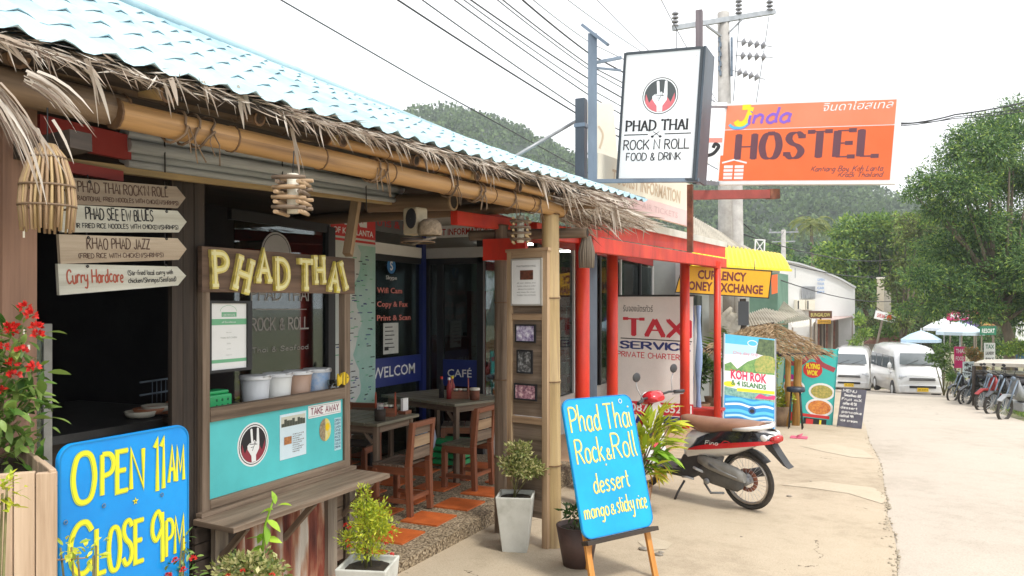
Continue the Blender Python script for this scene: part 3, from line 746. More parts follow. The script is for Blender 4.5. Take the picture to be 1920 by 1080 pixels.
def frond(base, dirs, L, wd, n, m=M_strip, spread=.25):     # hanging bunch of torn leaf strips with real bend
    mb = MB(); base = Vector(base); d = Vector(dirs).normalized()
    for k in range(n):
        dd = (d+Vector((random.uniform(-1, 1), random.uniform(-1, 1), random.uniform(-.6, .2)))*spread).normalized(); l = L*random.uniform(.55, 1.1)
        w_ = wd*random.uniform(.4, 1.2); s_ = dd.cross(Vector((random.uniform(-1, 1), random.uniform(-1, 1), .3))).normalized()
        q = base+Vector((random.uniform(-1, 1), random.uniform(-1, 1), random.uniform(-1, 1)))*.025; pts = []
        v = dd.copy()
        for i in range(5): pts.append(q.copy()); q += v*l/4; v = (v+Vector((0, 0, -.22))).normalized()
        i0 = len(mb.v)
        for i, c in enumerate(pts):
            ww = w_*(1, 1, .9, .6, .1)[i]; mb.v += [tuple(c-s_*ww/2), tuple(c+s_*ww/2)]
        for i in range(4): mb.face((i0+2*i, i0+2*i+1, i0+2*i+3, i0+2*i+2), ((0, 0),)*4)
    return mb
fr = frond(W(-20, 165, 2.15), (.75, .25, -.75), .27, .009, 46, spread=.17); B(fr, 'hanging_leaf', M_strip, kind='stuff')
fr = frond(W(60, 150, 2.2), (.75, .5, -.42), .19, .009, 26, spread=.2); B(fr, 'hanging_leaf', M_strip, kind='stuff')
for (px, py, d, L, n) in ((88, 235, 2.2, .20, 3), (170, 112, 2.5, .20, 3), (20, 190, 2.2, .28, 2), (318, 148, 2.75, .15, 4), (372, 150, 2.9, .13, 4), (545, 245, 3.35, .22, 3), (632, 215, 3.7, .14, 1), (440, 165, 3.1, .16, 6), (730, 250, 4.05, .2, 7), (840, 285, 4.5, .2, 7), (920, 300, 4.9, .18, 5), (1010, 325, 5.3, .25, 7), (1060, 345, 5.6, .28, 8), (1110, 365, 5.8, .3, 8), (1150, 375, 5.9, .3, 9)):
    B(frond(W(px, py, d), (.25, .3, -1), L, .016, n, spread=.2), 'hanging_leaf', M_strip, kind='stuff')
# rolled-up slatted blind and its timber rail
bl = thing('rolled_blind', 'grey rolled sun blind slung under the eave above the food stall', 'blind', (-2.95, 3.6, 2.4))
for k, (dx, z, r) in enumerate(((0, 2.44, .032), (.02, 2.385, .030), (-.01, 2.335, .030), (.015, 2.305, .018))):
    MB().tube([(-2.97+dx, 2.42, z-.02), (-2.97+dx, 3.5, z+.035), (-2.97+dx, 4.66, z+.09)], r, 8).build('slat_roll', mat('blind_grey', (.55, .58, .60), (.3, .32, .34), 6, .5, .2, kind='grain'), bl, world=True)
for y in (2.6, 3.4, 4.2): MB().tube([(-2.93, y, 2.49), (-2.925, y, 2.27)], .004, 5).build('cord', M_black, bl, world=True)
B(MB().beam((-2.99, 2.0, 2.235), (-2.99, 4.7, 2.385), .04, .035), 'rail', M_bambpale)
B(MB().beam((-3.02, .5, 2.53), (-3.02, 6.2, 2.60), .06, .08), 'eave_plate', M_wooddark)
# slanted brace in front of the banner and the dark kitchen behind
B(MB().beam(W(668, 376, 5.3), W(652, 478, 5.15), .055, .055), 'brace', M_woodtan)
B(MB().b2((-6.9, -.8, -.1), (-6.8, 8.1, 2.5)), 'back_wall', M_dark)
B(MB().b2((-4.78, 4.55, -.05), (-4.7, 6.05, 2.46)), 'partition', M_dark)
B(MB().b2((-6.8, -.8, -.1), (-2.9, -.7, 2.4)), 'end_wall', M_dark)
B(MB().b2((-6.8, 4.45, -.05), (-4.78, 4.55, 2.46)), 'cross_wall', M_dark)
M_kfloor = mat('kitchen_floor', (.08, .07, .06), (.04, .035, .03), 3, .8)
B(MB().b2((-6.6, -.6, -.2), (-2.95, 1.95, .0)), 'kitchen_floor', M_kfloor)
# vertical dark boards of the front, left of the doorway and right of it
for k in range(2): B(MB().b2((-3.2, 1.93+k*.118, 0), (-3.17-random.random()*.006, 2.04+k*.118, 2.2)), 'wall_board', M_wooddark)
for k in range(3): B(MB().b2((-3.13, 2.80+k*.072, .0), (-3.10-random.random()*.006, 2.867+k*.072, 2.3)), 'wall_board', M_wooddark)
# kitchen shelf with pans deep inside
ks = thing('kitchen_counter', 'dark kitchen counter inside the doorway beside the food stall', 'counter', (-4.2, 2.9, 0))
MB().b2((-4.6, 2.3, 0), (-3.5, 3.4, 1.0)).build('base', M_wooddark, ks, world=True); MB().b2((-4.65, 2.25, 1.0), (-3.45, 3.45, 1.04)).build('worktop', mat('worktop', (.05, .05, .05), (.02, .02, .02), 5, .5), ks, world=True)
o = thing('dish_rack', 'steel rack of orange and white plates inside the dark doorway', 'rack', (-3.75, 3.35, .86)); rk = MB()
for k in range(7):
    rk.tube([(-3.55, 3.07+k*.03, 1.12), (-3.55, 3.07+k*.03, 1.24)], .003, 4)
rk.tube([(-3.55, 2.99, 1.17), (-3.55, 3.35, 1.18)], .006, 5); rk.tube([(-3.55, 2.99, 1.24), (-3.55, 3.35, 1.25)], .006, 5); rk.build('wire', M_steel, o, world=True)
for k in range(6): MB().lathe([(.001, 0), (.07, 0), (.085, .03), (.08, .032), (.065, .008), (.001, .006)], (-3.58, 3.02+.055*k, 1.05+.01*(k % 3)), 14).build('plate', paint('plate_orange', (.5, .2, .1), .4) if k % 2 else M_cream, o, world=True)
# glass-door drinks cabinet at the left
cb = thing('drinks_cabinet', 'glass-fronted drinks cabinet with grey frame behind the red flowers', 'cabinet', (-3.3, 1.95, 0))
x0, x1, y0, y1 = -3.5, -3.02, 1.90, 2.12
MB().b2((x0, y0, 0), (x1-.03, y1, 1.56)).build('body', paint('cabinet_dark', (.03, .05, .055), .3), cb, world=True)
mb = MB(); mb.b2((x1-.03, y1-.035, .1), (x1, y1, 1.58)); mb.b2((x1-.03, y0-.2, 1.54), (x1, y1-.035, 1.58)); mb.build('frame', mat('cabinet_frame', (.34, .33, .3), (.2, .2, .18), 5, .5), cb, world=True)
MB().b2((x1-.012, y0-.2, .1), (x1-.008, y1-.036, 1.539)).build('pane', glassm('cabinet_glass', (.35, .5, .55), .15), cb, world=True)

# ================================================================== food stall front (the counter with the turquoise panel)
st = thing('food_stall', 'weathered wooden food stall with turquoise front panel and carved name board', 'stall', (-3.07, 3.6, g(3.6)))
def Sb(mb, name, m, parent=None, **k): return mb.build(name, m, parent or st, world=True, **k)
X = -3.07
Sb(MB().b2((X-.05, 2.965, -.1), (X, 3.015, 1.96)), 'post', M_wood, bevel=.004)
Sb(MB().b2((X-.05, 4.165, -.1), (X, 4.225, 1.93)), 'post', M_wood, bevel=.004)
Sb(MB().b2((X-.045, 3.015, 1.05), (X+.004, 4.165, 1.122)), 'rail', M_wood, bevel=.003)
Sb(MB().b2((X-.045, 3.015, .60), (X+.004, 4.165, .645)), 'rail', M_wood, bevel=.003)
sill = Sb(MB().b2((X-.34, 3.015, 1.03), (X-.046, 4.165, 1.06)), 'inner_shelf', M_wooddark)
pn = Sb(MB().b2((X-.03, 3.016, .646), (X-.018, 4.164, 1.049)), 'front_panel', M_teal)
sh = MB(); sh.hexa([(X+.0, 2.90, .545), (-2.80, 2.90, .535), (-2.79, 4.27, .535), (X, 4.25, .545), (X, 2.90, .575), (-2.80, 2.90, .563), (-2.79, 4.27, .563), (X, 4.25, .575)]); Sb(sh, 'counter_shelf', M_wood, bevel=.003)
Sb(MB().b2((X-.01, 2.93, .5762), (X+.03, 4.25, .598)), 'shelf_back', M_wood)
for y in (3.02, 3.55, 4.12):
    Sb(MB().beam((-2.83, y, .53), (-3.05, y, .30), .03, .03), 'bracket', M_wood)
for k, (y0, y1) in enumerate(((2.98, 3.07), (3.9, 3.99), (4.12, 4.2))): Sb(MB().b2((-3.03, y0, -.15), (-3.0, y1, .535)), 'leg', M_woodgrey)
for k in range(6): Sb(MB().b2((-3.075-random.random()*.004, 2.9, .02+k*.086), (-3.055, 3.35, .1+k*.086)), 'lower_board', M_wooddark)
for k in range(6): Sb(MB().b2((-3.075-random.random()*.004, 3.99, .02+k*.086), (-3.05, 4.12, .1+k*.086)), 'lower_board', M_wood)
mb = MB(); ny = 56; i0 = 0                  # rusted corrugated sheet
for r, z in enumerate((-.12, .12, .3, .53)):
    for j in range(ny+1):
        y = 3.18+.72*j/ny; mb._a([(-3.04+.012*math.sin(y*2*PI/.076)+.004*math.sin(z*9), y, z)])
for r in range(3):
    for j in range(ny):
        a = r*(ny+1)+j; mb.face((a, a+1, a+ny+2, a+ny+1), ((0, 0), (1, 0), (1, 1), (0, 1)))
m_, n_, b_ = _new('rusted_sheet'); L = n_.links; t = n_.nodes.new('ShaderNodeTexCoord'); mp = n_.nodes.new('ShaderNodeMapping'); mp.inputs['Scale'].default_value = (1, 9, 1.3)
q = n_.nodes.new('ShaderNodeTexNoise'); q.inputs['Scale'].default_value = 1.4; q.inputs['Detail'].default_value = 6; rp = n_.nodes.new('ShaderNodeValToRGB')
L.new(t.outputs['Object'], mp.inputs[0]); L.new(mp.outputs[0], q.inputs['Vector']); L.new(q.outputs['Fac'], rp.inputs['Fac'])
e = rp.color_ramp.elements; e[0].position = .36; e[0].color = (.10, .025, .018, 1); e[1].position = .62; e[1].color = (.55, .50, .43, 1)
for p_, c_ in ((.46, (.24, .06, .035)), (.53, (.38, .2, .12))): k_ = e.new(p_); k_.color = _c(c_)
L.new(rp.outputs[0], b_.inputs['Base Color']); b_.inputs['Roughness'].default_value = .7
Sb(mb, 'rusted_sheet', m_)
# name board with thick hand-cut letters
FB = frame((X+.012, 2.95, 1.725), (0, 1, .008), (0, 0, 1))
bd = MB(FB).b2((0, 0, 0), (1.31, .03, .235)).build('name_board', mat('board_brown', (.20, .125, .085), (.08, .05, .035), 5, .75, .3, kind='grain'), st, world=True, bevel=.003)
M_gold = mat('yellow_letter', (.78, .68, .06), (.5, .40, .02), 22, .45, .2, c3=(.72, .6, .2))
M_goldhi = paint('letter_highlight', (.86, .80, .42), .5)
def carved(ch, x, z, h, rot, wx=1.):
    Mx = FB @ Matrix.Translation((x, 0, z)) @ Matrix.Rotation(-rot, 4, 'Y')
    Lq, _ = strokes(ch, 0, 0, h, wx, .1, serif=.13)
    a = MB(Mx); c = MB(Mx)
    for i, p in enumerate(Lq): a.ribbon(p, .038, -.02-.0006*i, -.001)
    for i, p in enumerate(Lq): c.ribbon(p, .017, -.0235-.0003*i, -.0235)
    o = a.build('letter', M_gold, bd, world=True); c.build('letter_highlight', M_goldhi, o, world=True) if False else None
    me = c.mesh('letter', wm(bd).inverted()); me.materials.append(M_goldhi)
    i = len(o.data.materials); o.data.materials.append(M_goldhi)
    bm = bmesh.new(); bm.from_mesh(o.data); n0 = len(bm.faces); bm.from_mesh(me); bm.faces.ensure_lookup_table()
    for f in list(bm.faces)[n0:]: f.material_index = i
    bm.to_mesh(o.data); bm.free(); bpy.data.meshes.remove(me)
for ch, x, z, h, r, wx in (('P', .07, .035, .165, .05, 1.0), ('H', .21, .03, .16, -.26, .9), ('A', .385, .07, .15, .0, .95), ('D', .54, .03, .16, .03, .95), ('T', .74, .03, .16, .0, 1.0), ('H', .885, .07, .145, .05, .85), ('A', 1.02, .03, .145, -.08, .9), ('I', 1.19, .04, .16, .36, 1)):
    carved(ch, x, z, h, r, wx)
# print on the turquoise panel
FP = frame((X-.018, 3.016, .646), (0, 1, 0), (0, 0, 1))
def emblem(mbdisc, mbring, mbwhite, mbred, cx, cz, R, y=0., line=None, oval=1.):
    def el(mb, r, yy):
        P = ellipse(cx, cz, r*oval, r); i = mb._a([(a, y+yy, b) for a, b in P]); mb.face([i+k for k in range(len(P))][::-1], [(0, 0)]*len(P))
    el(mbwhite, R*1.09, -.001); el(mbring, R, -.0015); el(mbwhite, R*.955, -.002); el(mbdisc, R*.89, -.0025)
    if mbred:      # flames along the lower half
        P = []
        for k in range(25):
            a = math.radians(200+140*k/24); P.append((cx+R*.88*oval*math.cos(a), cz+R*.88*math.sin(a)))
        for k in range(9):
            x_ = .80-1.6*k/8; P.append((cx+x_*R*oval, cz+R*(-.30+(.55*abs(x_) if k % 2 == 0 else -.18+.2*abs(x_)))))
        i = mbred._a([(a, y-.003, b) for a, b in P]); mbred.face([i+k for k in range(len(P))][::-1], [(0, 0)]*len(P))
    H = [(-.14, -.86), (-.16, -.55), (-.42, -.2), (-.44, -.02), (-.3, .1), (-.17, .1), (-.24, .76), (-.17, .82), (-.09, .78), (-.03, .14), (.03, .22), (.09, .2), (.12, .14), (.2, .12), (.22, .78), (.29, .82), (.36, .76), (.4, .05), (.38, -.25), (.16, -.55), (.16, -.86)]
    def hand(dx, sc): return [(cx+(a*sc)*R*oval, cz+b*sc*R) for a, b in H]
    P = hand(0, 1); 
    import mathutils.geometry as mg
    tri = mg.tessellate_polygon([[Vector((a, b, 0)) for a, b in P]]); i = mbwhite._a([(a, y-.0038, b) for a, b in P])
    for t_ in tri: mbwhite.face([i+k for k in t_], [(0, 0)]*3)
    for ln in ([(-.3, .06), (-.08, .02), (.06, .02), (.0, -.12), (-.2, -.12)], [(.04, .16), (.05, -.02)], [(.13, .13), (.14, -.04)], [(.06, .02), (.24, -.02)], [(-.02, -.14), (-.1, -.3)]):
        mbdisc.ribbon([(cx+a*R*oval, cz+b*R) for a, b in ln], R*.03, y-.0042, y-.0042)
def Ap(P, m, y=-.002, name='printed_shape', parent=pn):
    a = MB(FP); i = a._a([(x, y, z) for x, z in P]); a.face([i+k for k in range(len(P))][::-1], [(0, 0)]*len(P)); return a.build(name, m, parent, world=True)
eb = MB(FP); er = MB(FP); ew = MB(FP); ed = MB(FP); emblem(eb, er, ew, ed, .33, .235, .112, oval=1.)
M_maroon = paint('emblem_red', (.28, .03, .05), .5)
o = er.build('round_logo', M_ink, pn, world=True); ew.build('logo_white', M_paper, o, world=True); eb.build('logo_black', M_ink, o, world=True); ed.build('logo_red', M_maroon, o, world=True)
# menu sheet
sx, sz = .545, .105
ms = MB(FP); ms.b2((sx, -.003, sz), (sx+.235, -.0008, sz+.265)); ms = ms.build('menu_sheet', mat('menu_paper', (.68, .80, .86), (.60, .74, .80), 8, .5), pn, world=True)
def A2(P, m, y=-.004, name='printed_shape'): return Ap(P, m, y, name, ms)
A2(rect(sx+.01, sz+.19, sx+.225, sz+.25), paint('photo_sky', (.6, .6, .5), .5)); a = MB(FP)
for k in range(9):
    x_ = sx+.012+k*.0235; h_ = .02+.025*abs(math.sin(k*1.9)); a.b2((x_, -.0052, sz+.191), (x_+.022, -.0046, sz+.191+h_))
a.build('printed_photo', paint('photo_dark', (.07, .08, .06), .5), ms, world=True)
a = MB(FP); a.b2((sx+.035, -.005, sz+.085), (sx+.10, -.0045, sz+.13)); a.build('printed_photo', mat('photo_food', (.6, .25, .08), (.2, .08, .03), 60, .5), ms, world=True)
a = MB(FP)
for k in range(9): brush(a, 'menuriceandsoup'[k % 4:k % 4+8], sx+.11, sz+.135-.013*k, .008, .0016, fit=.1-.02*(k % 3), y=-.0045)
a.build('lettering', M_inkbr, ms, world=True)
# take away sign with dotted border
tx, tz = .80, .315
o = MB(FP).b2((tx, -.0035, tz), (tx+.325, -.0008, tz+.078)).build('take_away_sign', M_paper, pn, world=True)
a = MB(FP); brush(a, 'TAKE AWAY', tx+.022, tz+.02, .04, .0065, fit=.28, y=-.0045); a.build('lettering', paint('print_maroon', (.22, .02, .06), .5), o, world=True)
a = MB(FP)
for k in range(46):
    for z_ in (tz+.008, tz+.068): a.b2((tx+.006+k*.0069, -.0042, z_), (tx+.0095+k*.0069, -.0038, z_+.003))
a.build('dotted_border', M_ink, o, world=True)
# round sticker, half woven half yellow, and a column of small print
P = ellipse(.965, .225, .058, .072)
o = Ap(P, mat('sticker_brown', (.5, .4, .25), (.12, .09, .05), 90, .5), -.002, 'round_sticker')
Ap([p for p in P if p[0] >= .963], mat('sticker_yellow', (.75, .6, .06), (.7, .68, .5), 30, .5), -.003, 'sticker_half', o)
Ap(ellipse(.985, .24, .02, .025, 14), paint('egg_yellow', (.9, .62, .0), .4), -.004, 'sticker_yolk', o)
o = MB(FP).b2((1.06, -.002, .075), (1.13, -.0008, .285)).build('notice_strip', mat('notice_paper', (.5, .72, .78), (.4, .68, .72), 40, .5), pn, world=True)
a = MB(FP)
for k, wd in enumerate(('OPEN', 'EVERY', 'LUNCH', 'DINE', 'WATER', 'RICE', 'THANK', 'COLD', 'DRINK')): brush(a, wd, 1.064, .262-.0215*k, .013, .0026, fit=.058, y=-.003)
a.build('lettering', mat('print_blue', (.04, .1, .2)), o, world=True)

# ---- things standing on / hanging in the stall
tray = lambda *a: None
M_plastic = mat('frosted_plastic', (.74, .75, .76), (.62, .64, .66), 6, .3, spec=.5)
zc = 1.062
for k, (y, m, lab) in enumerate(((3.56, paint('sugar_white', (.66, .68, .70), .3), 'frosted plastic tub leftmost in the row, beside the green box'), (3.755, paint('flour_white', (.78, .78, .74), .3), 'plastic tub full of white powder, second in the row on the stall'),
      (3.945, paint('brown_sugar', (.50, .33, .24), .35), 'plastic tub of light brown sugar in the row on the stall'), (4.135, mat('blue_speckle', (.62, .66, .72), (.18, .38, .68), 16, .35), 'frosted plastic tub with blue packets, rightmost of the row'))):
    t = thing('storage_tub', lab, 'tub', (X-.20, y, zc), group='plastic tubs in a row on the stall')
    MB().lathe([(.001, 0), (.070, 0), (.074, .02), (.086, .165), (.083, .165), (.001, .16)], n=18).build('tub_body', m, t)
    MB().lathe([(.092, .158), (.094, .172), (.090, .182), (.075, .18), (.001, .183)], n=18).build('lid', M_plastic, t)
    MB().tube([(.088, -.03, .175), (.10, 0, .184), (.088, .03, .175)], .005, 5).build('lid_clip', M_plastic, t)
gb = thing('green_box', 'bright green plastic dispenser box with round holes on the stall', 'box', (X-.135, 3.165, zc))
M_green = paint('green_plastic', (.02, .36, .12), .35)
MB().b2((-.06, -.085, 0), (.06, .085, .115)).build('box_body', M_green, gb, bevel=.012)
MB().b2((-.05, -.07, .1155), (.05, .07, .135)).build('lid', M_green, gb, bevel=.008)
a = MB()
for i in range(3):
    for j in range(3): a.lathe([(.001, .0608), (.008, .0608), (.008, .059)], (0, -.03+.04*i, .025+.03*j), 8, 'X')
a.build('hole_ring', paint('green_dark', (.0, .12, .04), .5), gb)
# framed certificate hanging inside
cf = thing('framed_certificate', 'white certificate with green bands in black frame behind the stall opening', 'picture frame', M=frame((X-.06, 3.085, 1.31), (0, 1, 0), (0, 0, 1)) @ Matrix.Diagonal((1, 1, .73, 1)))
MB().b2((0, .012, 0), (.265, .02, .49)).build('paper', M_paper, cf)
a = MB(); a.b2((-.02, 0, -.02), (0, .02, .51)); a.b2((.265, 0, -.02), (.30, .02, .51)); a.b2((.0, 0, .49), (.265, .02, .51)); a.b2((0, 0, -.02), (.265, .02, 0)); a.build('frame', M_black, cf)
M_cgreen = paint('certificate_green', (.16, .45, .25), .5)
A_ = Art(cf); A_.poly(rect(.0, .33, .265, .375), M_cgreen, .011).poly(rect(0, .05, .265, .075), M_cgreen, .011).poly(rect(.08, .39, .19, .425), M_cgreen, .011)
A_.line([(.07+.06*(1-math.cos(q)), .43+.045*math.sin(q)) for q in [PI*k/12 for k in range(13)]], .002, M_cgreen, .0105)
A_.type('CERTIFICATE', .132, .395, .018, M_paper, y=.010, align='CENTER', fit=.09); A_.type('of Excellence', .132, .345, .014, M_paper, y=.010, align='CENTER')
for k, (t_, h_) in enumerate((('this is to', .008), ('THAI KITCHEN', .013), ('2016', .01), ('•••••', .012), ('thank you', .008))): A_.type(t_, .132, .27-.042*k, h_, mat('cert_grey', (.3, .33, .3)), y=.011, align='CENTER')
A_.done()
# little yellow fish ornament
fo = thing('fish_ornament', 'small yellow fish ornament hanging at the right end of the stall', 'ornament', M=frame((X+.01, 4.09, 1.19), (0, 1, 0), (0, 0, 1)))
P = [(0, 0), (.025, .03), (.06, .035), (.09, .01), (.1, -.01), (.085, -.035), (.05, -.05), (.02, -.035), (-.015, -.05), (-.02, 0), (-.015, .03)]
MB().prism(P, -.008, .004).build('fish_body', paint('fish_yellow', (.8, .55, .02), .4), fo); a = MB(); a.ribbon([(.03, .03), (.028, -.04)], .008, -.009, -.009); a.ribbon([(.062, .034), (.06, -.045)], .008, -.009, -.009); a.build('stripe', M_ink, fo)
MB().lathe([(.001, -.010), (.005, -.010), (.005, -.008)], (.082, 0, -.002), 8, 'Y').build('eye', M_ink, fo)
MB().tube([(.03, 0, .03), (.03, 0, .12)], .0015, 4).build('string', M_wire, fo)
jr = thing('drinks_glass', 'clear glass with dark drink behind the yellow fish ornament', 'glass', (X-.065, 4.12, zc))
MB().lathe([(.001, 0), (.028, 0), (.034, .11), (.031, .11), (.026, .006), (.001, .006)], n=12).build('glass', glassm('clear_glass', (.8, .85, .85), .08), jr); MB().lathe([(.001, .008), (.025, .008), (.029, .08), (.001, .08)], n=12).build('drink', M_inkbr, jr)

# ================================================================== four arrow boards hanging on hooks
M_board1 = mat('arrow_board_tan', (.42, .35, .27), (.26, .2, .15), 5, .8, .2, kind='grain'); M_board2 = mat('arrow_board_white', (.68, .68, .60), (.48, .46, .38), 4, .7, .2, kind='grain'); M_board3 = mat('arrow_board_worn', (.60, .50, .38), (.4, .31, .22), 5, .8, .2, kind='grain')
def arrow(pl, pr, hL, hR, m, lab, lines):
    a = onX(pl[0], pl[1], -2.9); b = onX(pr[0], pr[1], -2.9); L = (b-a).length
    t = thing('arrow_sign', lab, 'sign', M=frame(a, b-a, (0, 0, 1)), group='arrow menu boards hanging one under another')
    MB().prism([(0, -hL/2), (0, hL/2), (L-.05, hR/2), (L, 0), (L-.05, -hR/2)], 0, .016).build('board', m, t)
    for (txt, x, z, h, wd, fit, im) in lines:
        q = MB(); brush(q, txt, x, z, h, wd, fit=fit, y=-.0012, jit=.05); q.build('lettering', im, t)
    for x in (L*.2, L*.82):
        q = MB(); q.tube([(x, .008, hL/2-.015), (x, .008, hL/2+.018)], .003, 5); q.lathe([(.003, -.004), (.006, -.004), (.006, 0), (.003, 0)], (x, 0, hL/2-.012), 8, 'Y'); q.build('hook', M_black, t)
    return t
M_red2 = paint('brush_rust_red', (.42, .08, .04), .6)
arrow((116, 357), (348, 371), .108, .10, M_board1, 'tan arrow board painted PHAD THAI ROCK N ROLL, topmost of four', [("PHAD THAI ROCK'N ROLL", .07, -.002, .043, .0048, .45, M_inkbr), ('(TRADITIONAL FRIED NOODLES WITH CHICKEN/SHRIMPS)', .045, -.036, .018, .0030, .53, M_inkbr)])
arrow((114, 409), (350, 416), .112, .10, M_board2, 'whitish arrow board painted PHAD SEE EW BLUES, second from top', [('PHAD SEE EW BLUES', .11, -.002, .047, .0055, .33, M_ink), ('(STIR FRIED RICE NOODLES WITH CHICKEN/SHRIMPS)', .03, -.037, .019, .0032, .55, M_ink)])
arrow((112, 467), (350, 467), .118, .10, M_board3, 'worn tan arrow board painted KHAO PHAD JAZZ, third from top', [('KHAO PHAD JAZZ', .12, .0, .044, .0050, .31, M_inkbr), ('(FRIED RICE WITH CHICKEN/SHRIMPS)', .08, -.037, .019, .0030, .42, M_inkbr)])
arrow((110, 524), (349, 517), .125, .088, M_board2, 'white arrow board painted Curry Hardcore in rusty red, lowest of four', [('Curry Hardcore', .035, -.018, .055, .0062, .26, M_red2), ('(Stir-fried local curry with', .32, .009, .021, .0032, .24, M_ink), ('chicken/Shrimps/Seafood)', .32, -.024, .021, .0032, .255, M_ink)])
# lettered glass pane standing behind the stall opening
gp = thing('lettered_glass', 'dark glass pane with white rock hand logo and lettering behind the stall', 'glass pane', M=frame(onX(440, 0, -3.95).xy.to_3d()+Vector((0, 0, .9)), (0, 1, 0), (0, 0, 1)))
MB().b2((0, 0, 0), (1.0, .008, 1.35)).build('pane', glassm('pane_dark', (.35, .38, .38), .10), gp)
MB().b2((1.0, -.03, -.9), (1.09, .03, 1.4)).build('frame_post', M_black, gp); MB().b2((-.05, -.02, 1.351), (1.0, .02, 1.42)).build('frame_rail', M_black, gp)
eb = MB(); er = MB(); ew = MB(); emblem(MB(), er, ew, None, .42, 1.14, .15, y=-.002); er.build('round_logo', M_dark, gp); ew.build('logo_white', mat('decal_grey', (.42, .40, .38)), gp)
q = MB()
for t_, z_, h_ in (('PHAD THAI', .80, .085), ('ROCK & ROLL', .58, .085), ('Thai & Seafood', .42, .035)): brush(q, t_, .16, z_, h_, .012 if h_ > .05 else .005, fit=.62, serif=.08, y=-.003)
q.ribbon([(.2, .73), (.76, .73)], .006, -.003, -.003); q.build('lettering', _m['decal_grey'], gp)
# ================================================================== lanterns and lamps hanging from the eave
def fishtrap(loc, H, R0, lab, n=32):
    t = thing('basket_lantern', lab, 'lantern', loc)
    prof = [(.25, H), (.62, H*.86), (.93, H*.55), (1.0, H*.3), (.9, 0)]
    for j in range(n):
        q = 2*PI*j/n; wob = random.uniform(-.03, .03)
        MB().tube([((r*R0)*math.cos(q+wob*i), (r*R0)*math.sin(q+wob*i), z-(random.uniform(0, .012) if i == 4 else 0)) for i, (r, z) in enumerate(prof)], .0048, 4).build('rib', M_woodtan if j % 3 else M_bambpale, t)
    for r, z in ((.66, H*.84), (.97, H*.5), (1.01, H*.26)): MB().torus(R0*r*1.02, .004, (0, 0, z), 24, 5, 'Z').build('hoop', M_bambdark, t)
    MB().tube([(0, 0, H), (0, 0, H+.12)], .003, 4).build('cord', M_wire, t)
    return t
fishtrap(W(89, 428, 2.5), .27, .08, 'woven bamboo fish-trap basket lantern hanging beside the arrow boards')
def sticklamp(loc, w_, layers, lab, m=M_woodtan):
    t = thing('stick_lantern', lab, 'lantern', loc, math.radians(20))
    dz = .0235*w_/.13
    for k in range(layers):
        for s_ in (-1, 1):
            j = random.uniform(-.008, .008)
            if k % 2: a, b = (-w_*.62, s_*w_*.42+j, k*dz), (w_*.62, s_*w_*.42-j, k*dz+j*.4)
            else: a, b = (s_*w_*.42+j, -w_*.62, k*dz), (s_*w_*.42-j, w_*.62, k*dz+j*.4)
            MB().tube([a, Vector(a).lerp(Vector(b), .5)+Vector((0, 0, .002)), b], [dz*.42, dz*.5, dz*.4], 6).build('stick', m if random.random() < .6 else M_wood, t)
    MB().tube([(0, 0, 0), (0, 0, layers*dz)], w_*.22, 8).build('lamp_tube', M_cream, t)
    MB().tube([(0, 0, layers*dz), (.005, 0, layers*dz+.10)], .003, 4).build('cord', M_wire, t)
    return t
sticklamp(W(549, 400, 3.35), .118, 8, 'lantern of stacked driftwood sticks hanging left under the eave')
sticklamp(W(976, 455, 5.6), .12, 9, 'smaller lantern of stacked pale sticks hanging beside the bamboo post', M_bambpale)
t = thing('straw_lantern', 'grey straw bundle lantern hanging over the top of a red post', 'lantern', W(1100, 502, 6.15))
for j in range(26):
    q = 2*PI*j/26; r = .052+.006*math.sin(j*3)
    MB().tube([(r*1.0*math.cos(q), r*math.sin(q), -.0), (r*1.12*math.cos(q), r*1.1*math.sin(q), .12), (r*.55*math.cos(q), r*.55*math.sin(q), .25)], .007, 5).build('straw_bundle', M_woodgrey, t)
# old speaker box with woven cap fixed under the log
t = thing('eave_speaker', 'weathered cream speaker box with coiled cable and woven cap under the log', 'speaker', W(788, 452, 4.85), math.radians(-15))
MB().box((-.045, 0, .125), (.125, .1, .17)).build('housing', mat('aged_plastic', (.6, .52, .38), (.4, .33, .22), 8, .6), t, bevel=.012)
MB().lathe([(.001, -.053), (.03, -.053), (.042, -.058), (.046, -.05)], (-.03, 0, .14), 18, 'Y', sy=1.4).build('grille', M_dark, t)
MB().lathe([(.001, .075), (.04, .07), (.07, .045), (.078, .0), (.07, -.03)], (.085, 0, .06), 18, 'Y' if False else 'Z').build('woven_cap', mat('woven_straw', (.34, .26, .18), (.15, .11, .07), 40, .85, .5), t)
for k in range(5): MB().torus(.075+.008*k, .0045, (-.05+.012*k, -.02, .015-.006*k), 22, 5, 'Z').build('cable_coil', M_wire if k % 2 else M_bambdark, t)
MB().tube([(-.1, -.02, -.01), (0, -.06, -.025), (.09, -.05, .0), (.14, 0, .015)], .008, 6).build('arm', M_woodgrey, t)

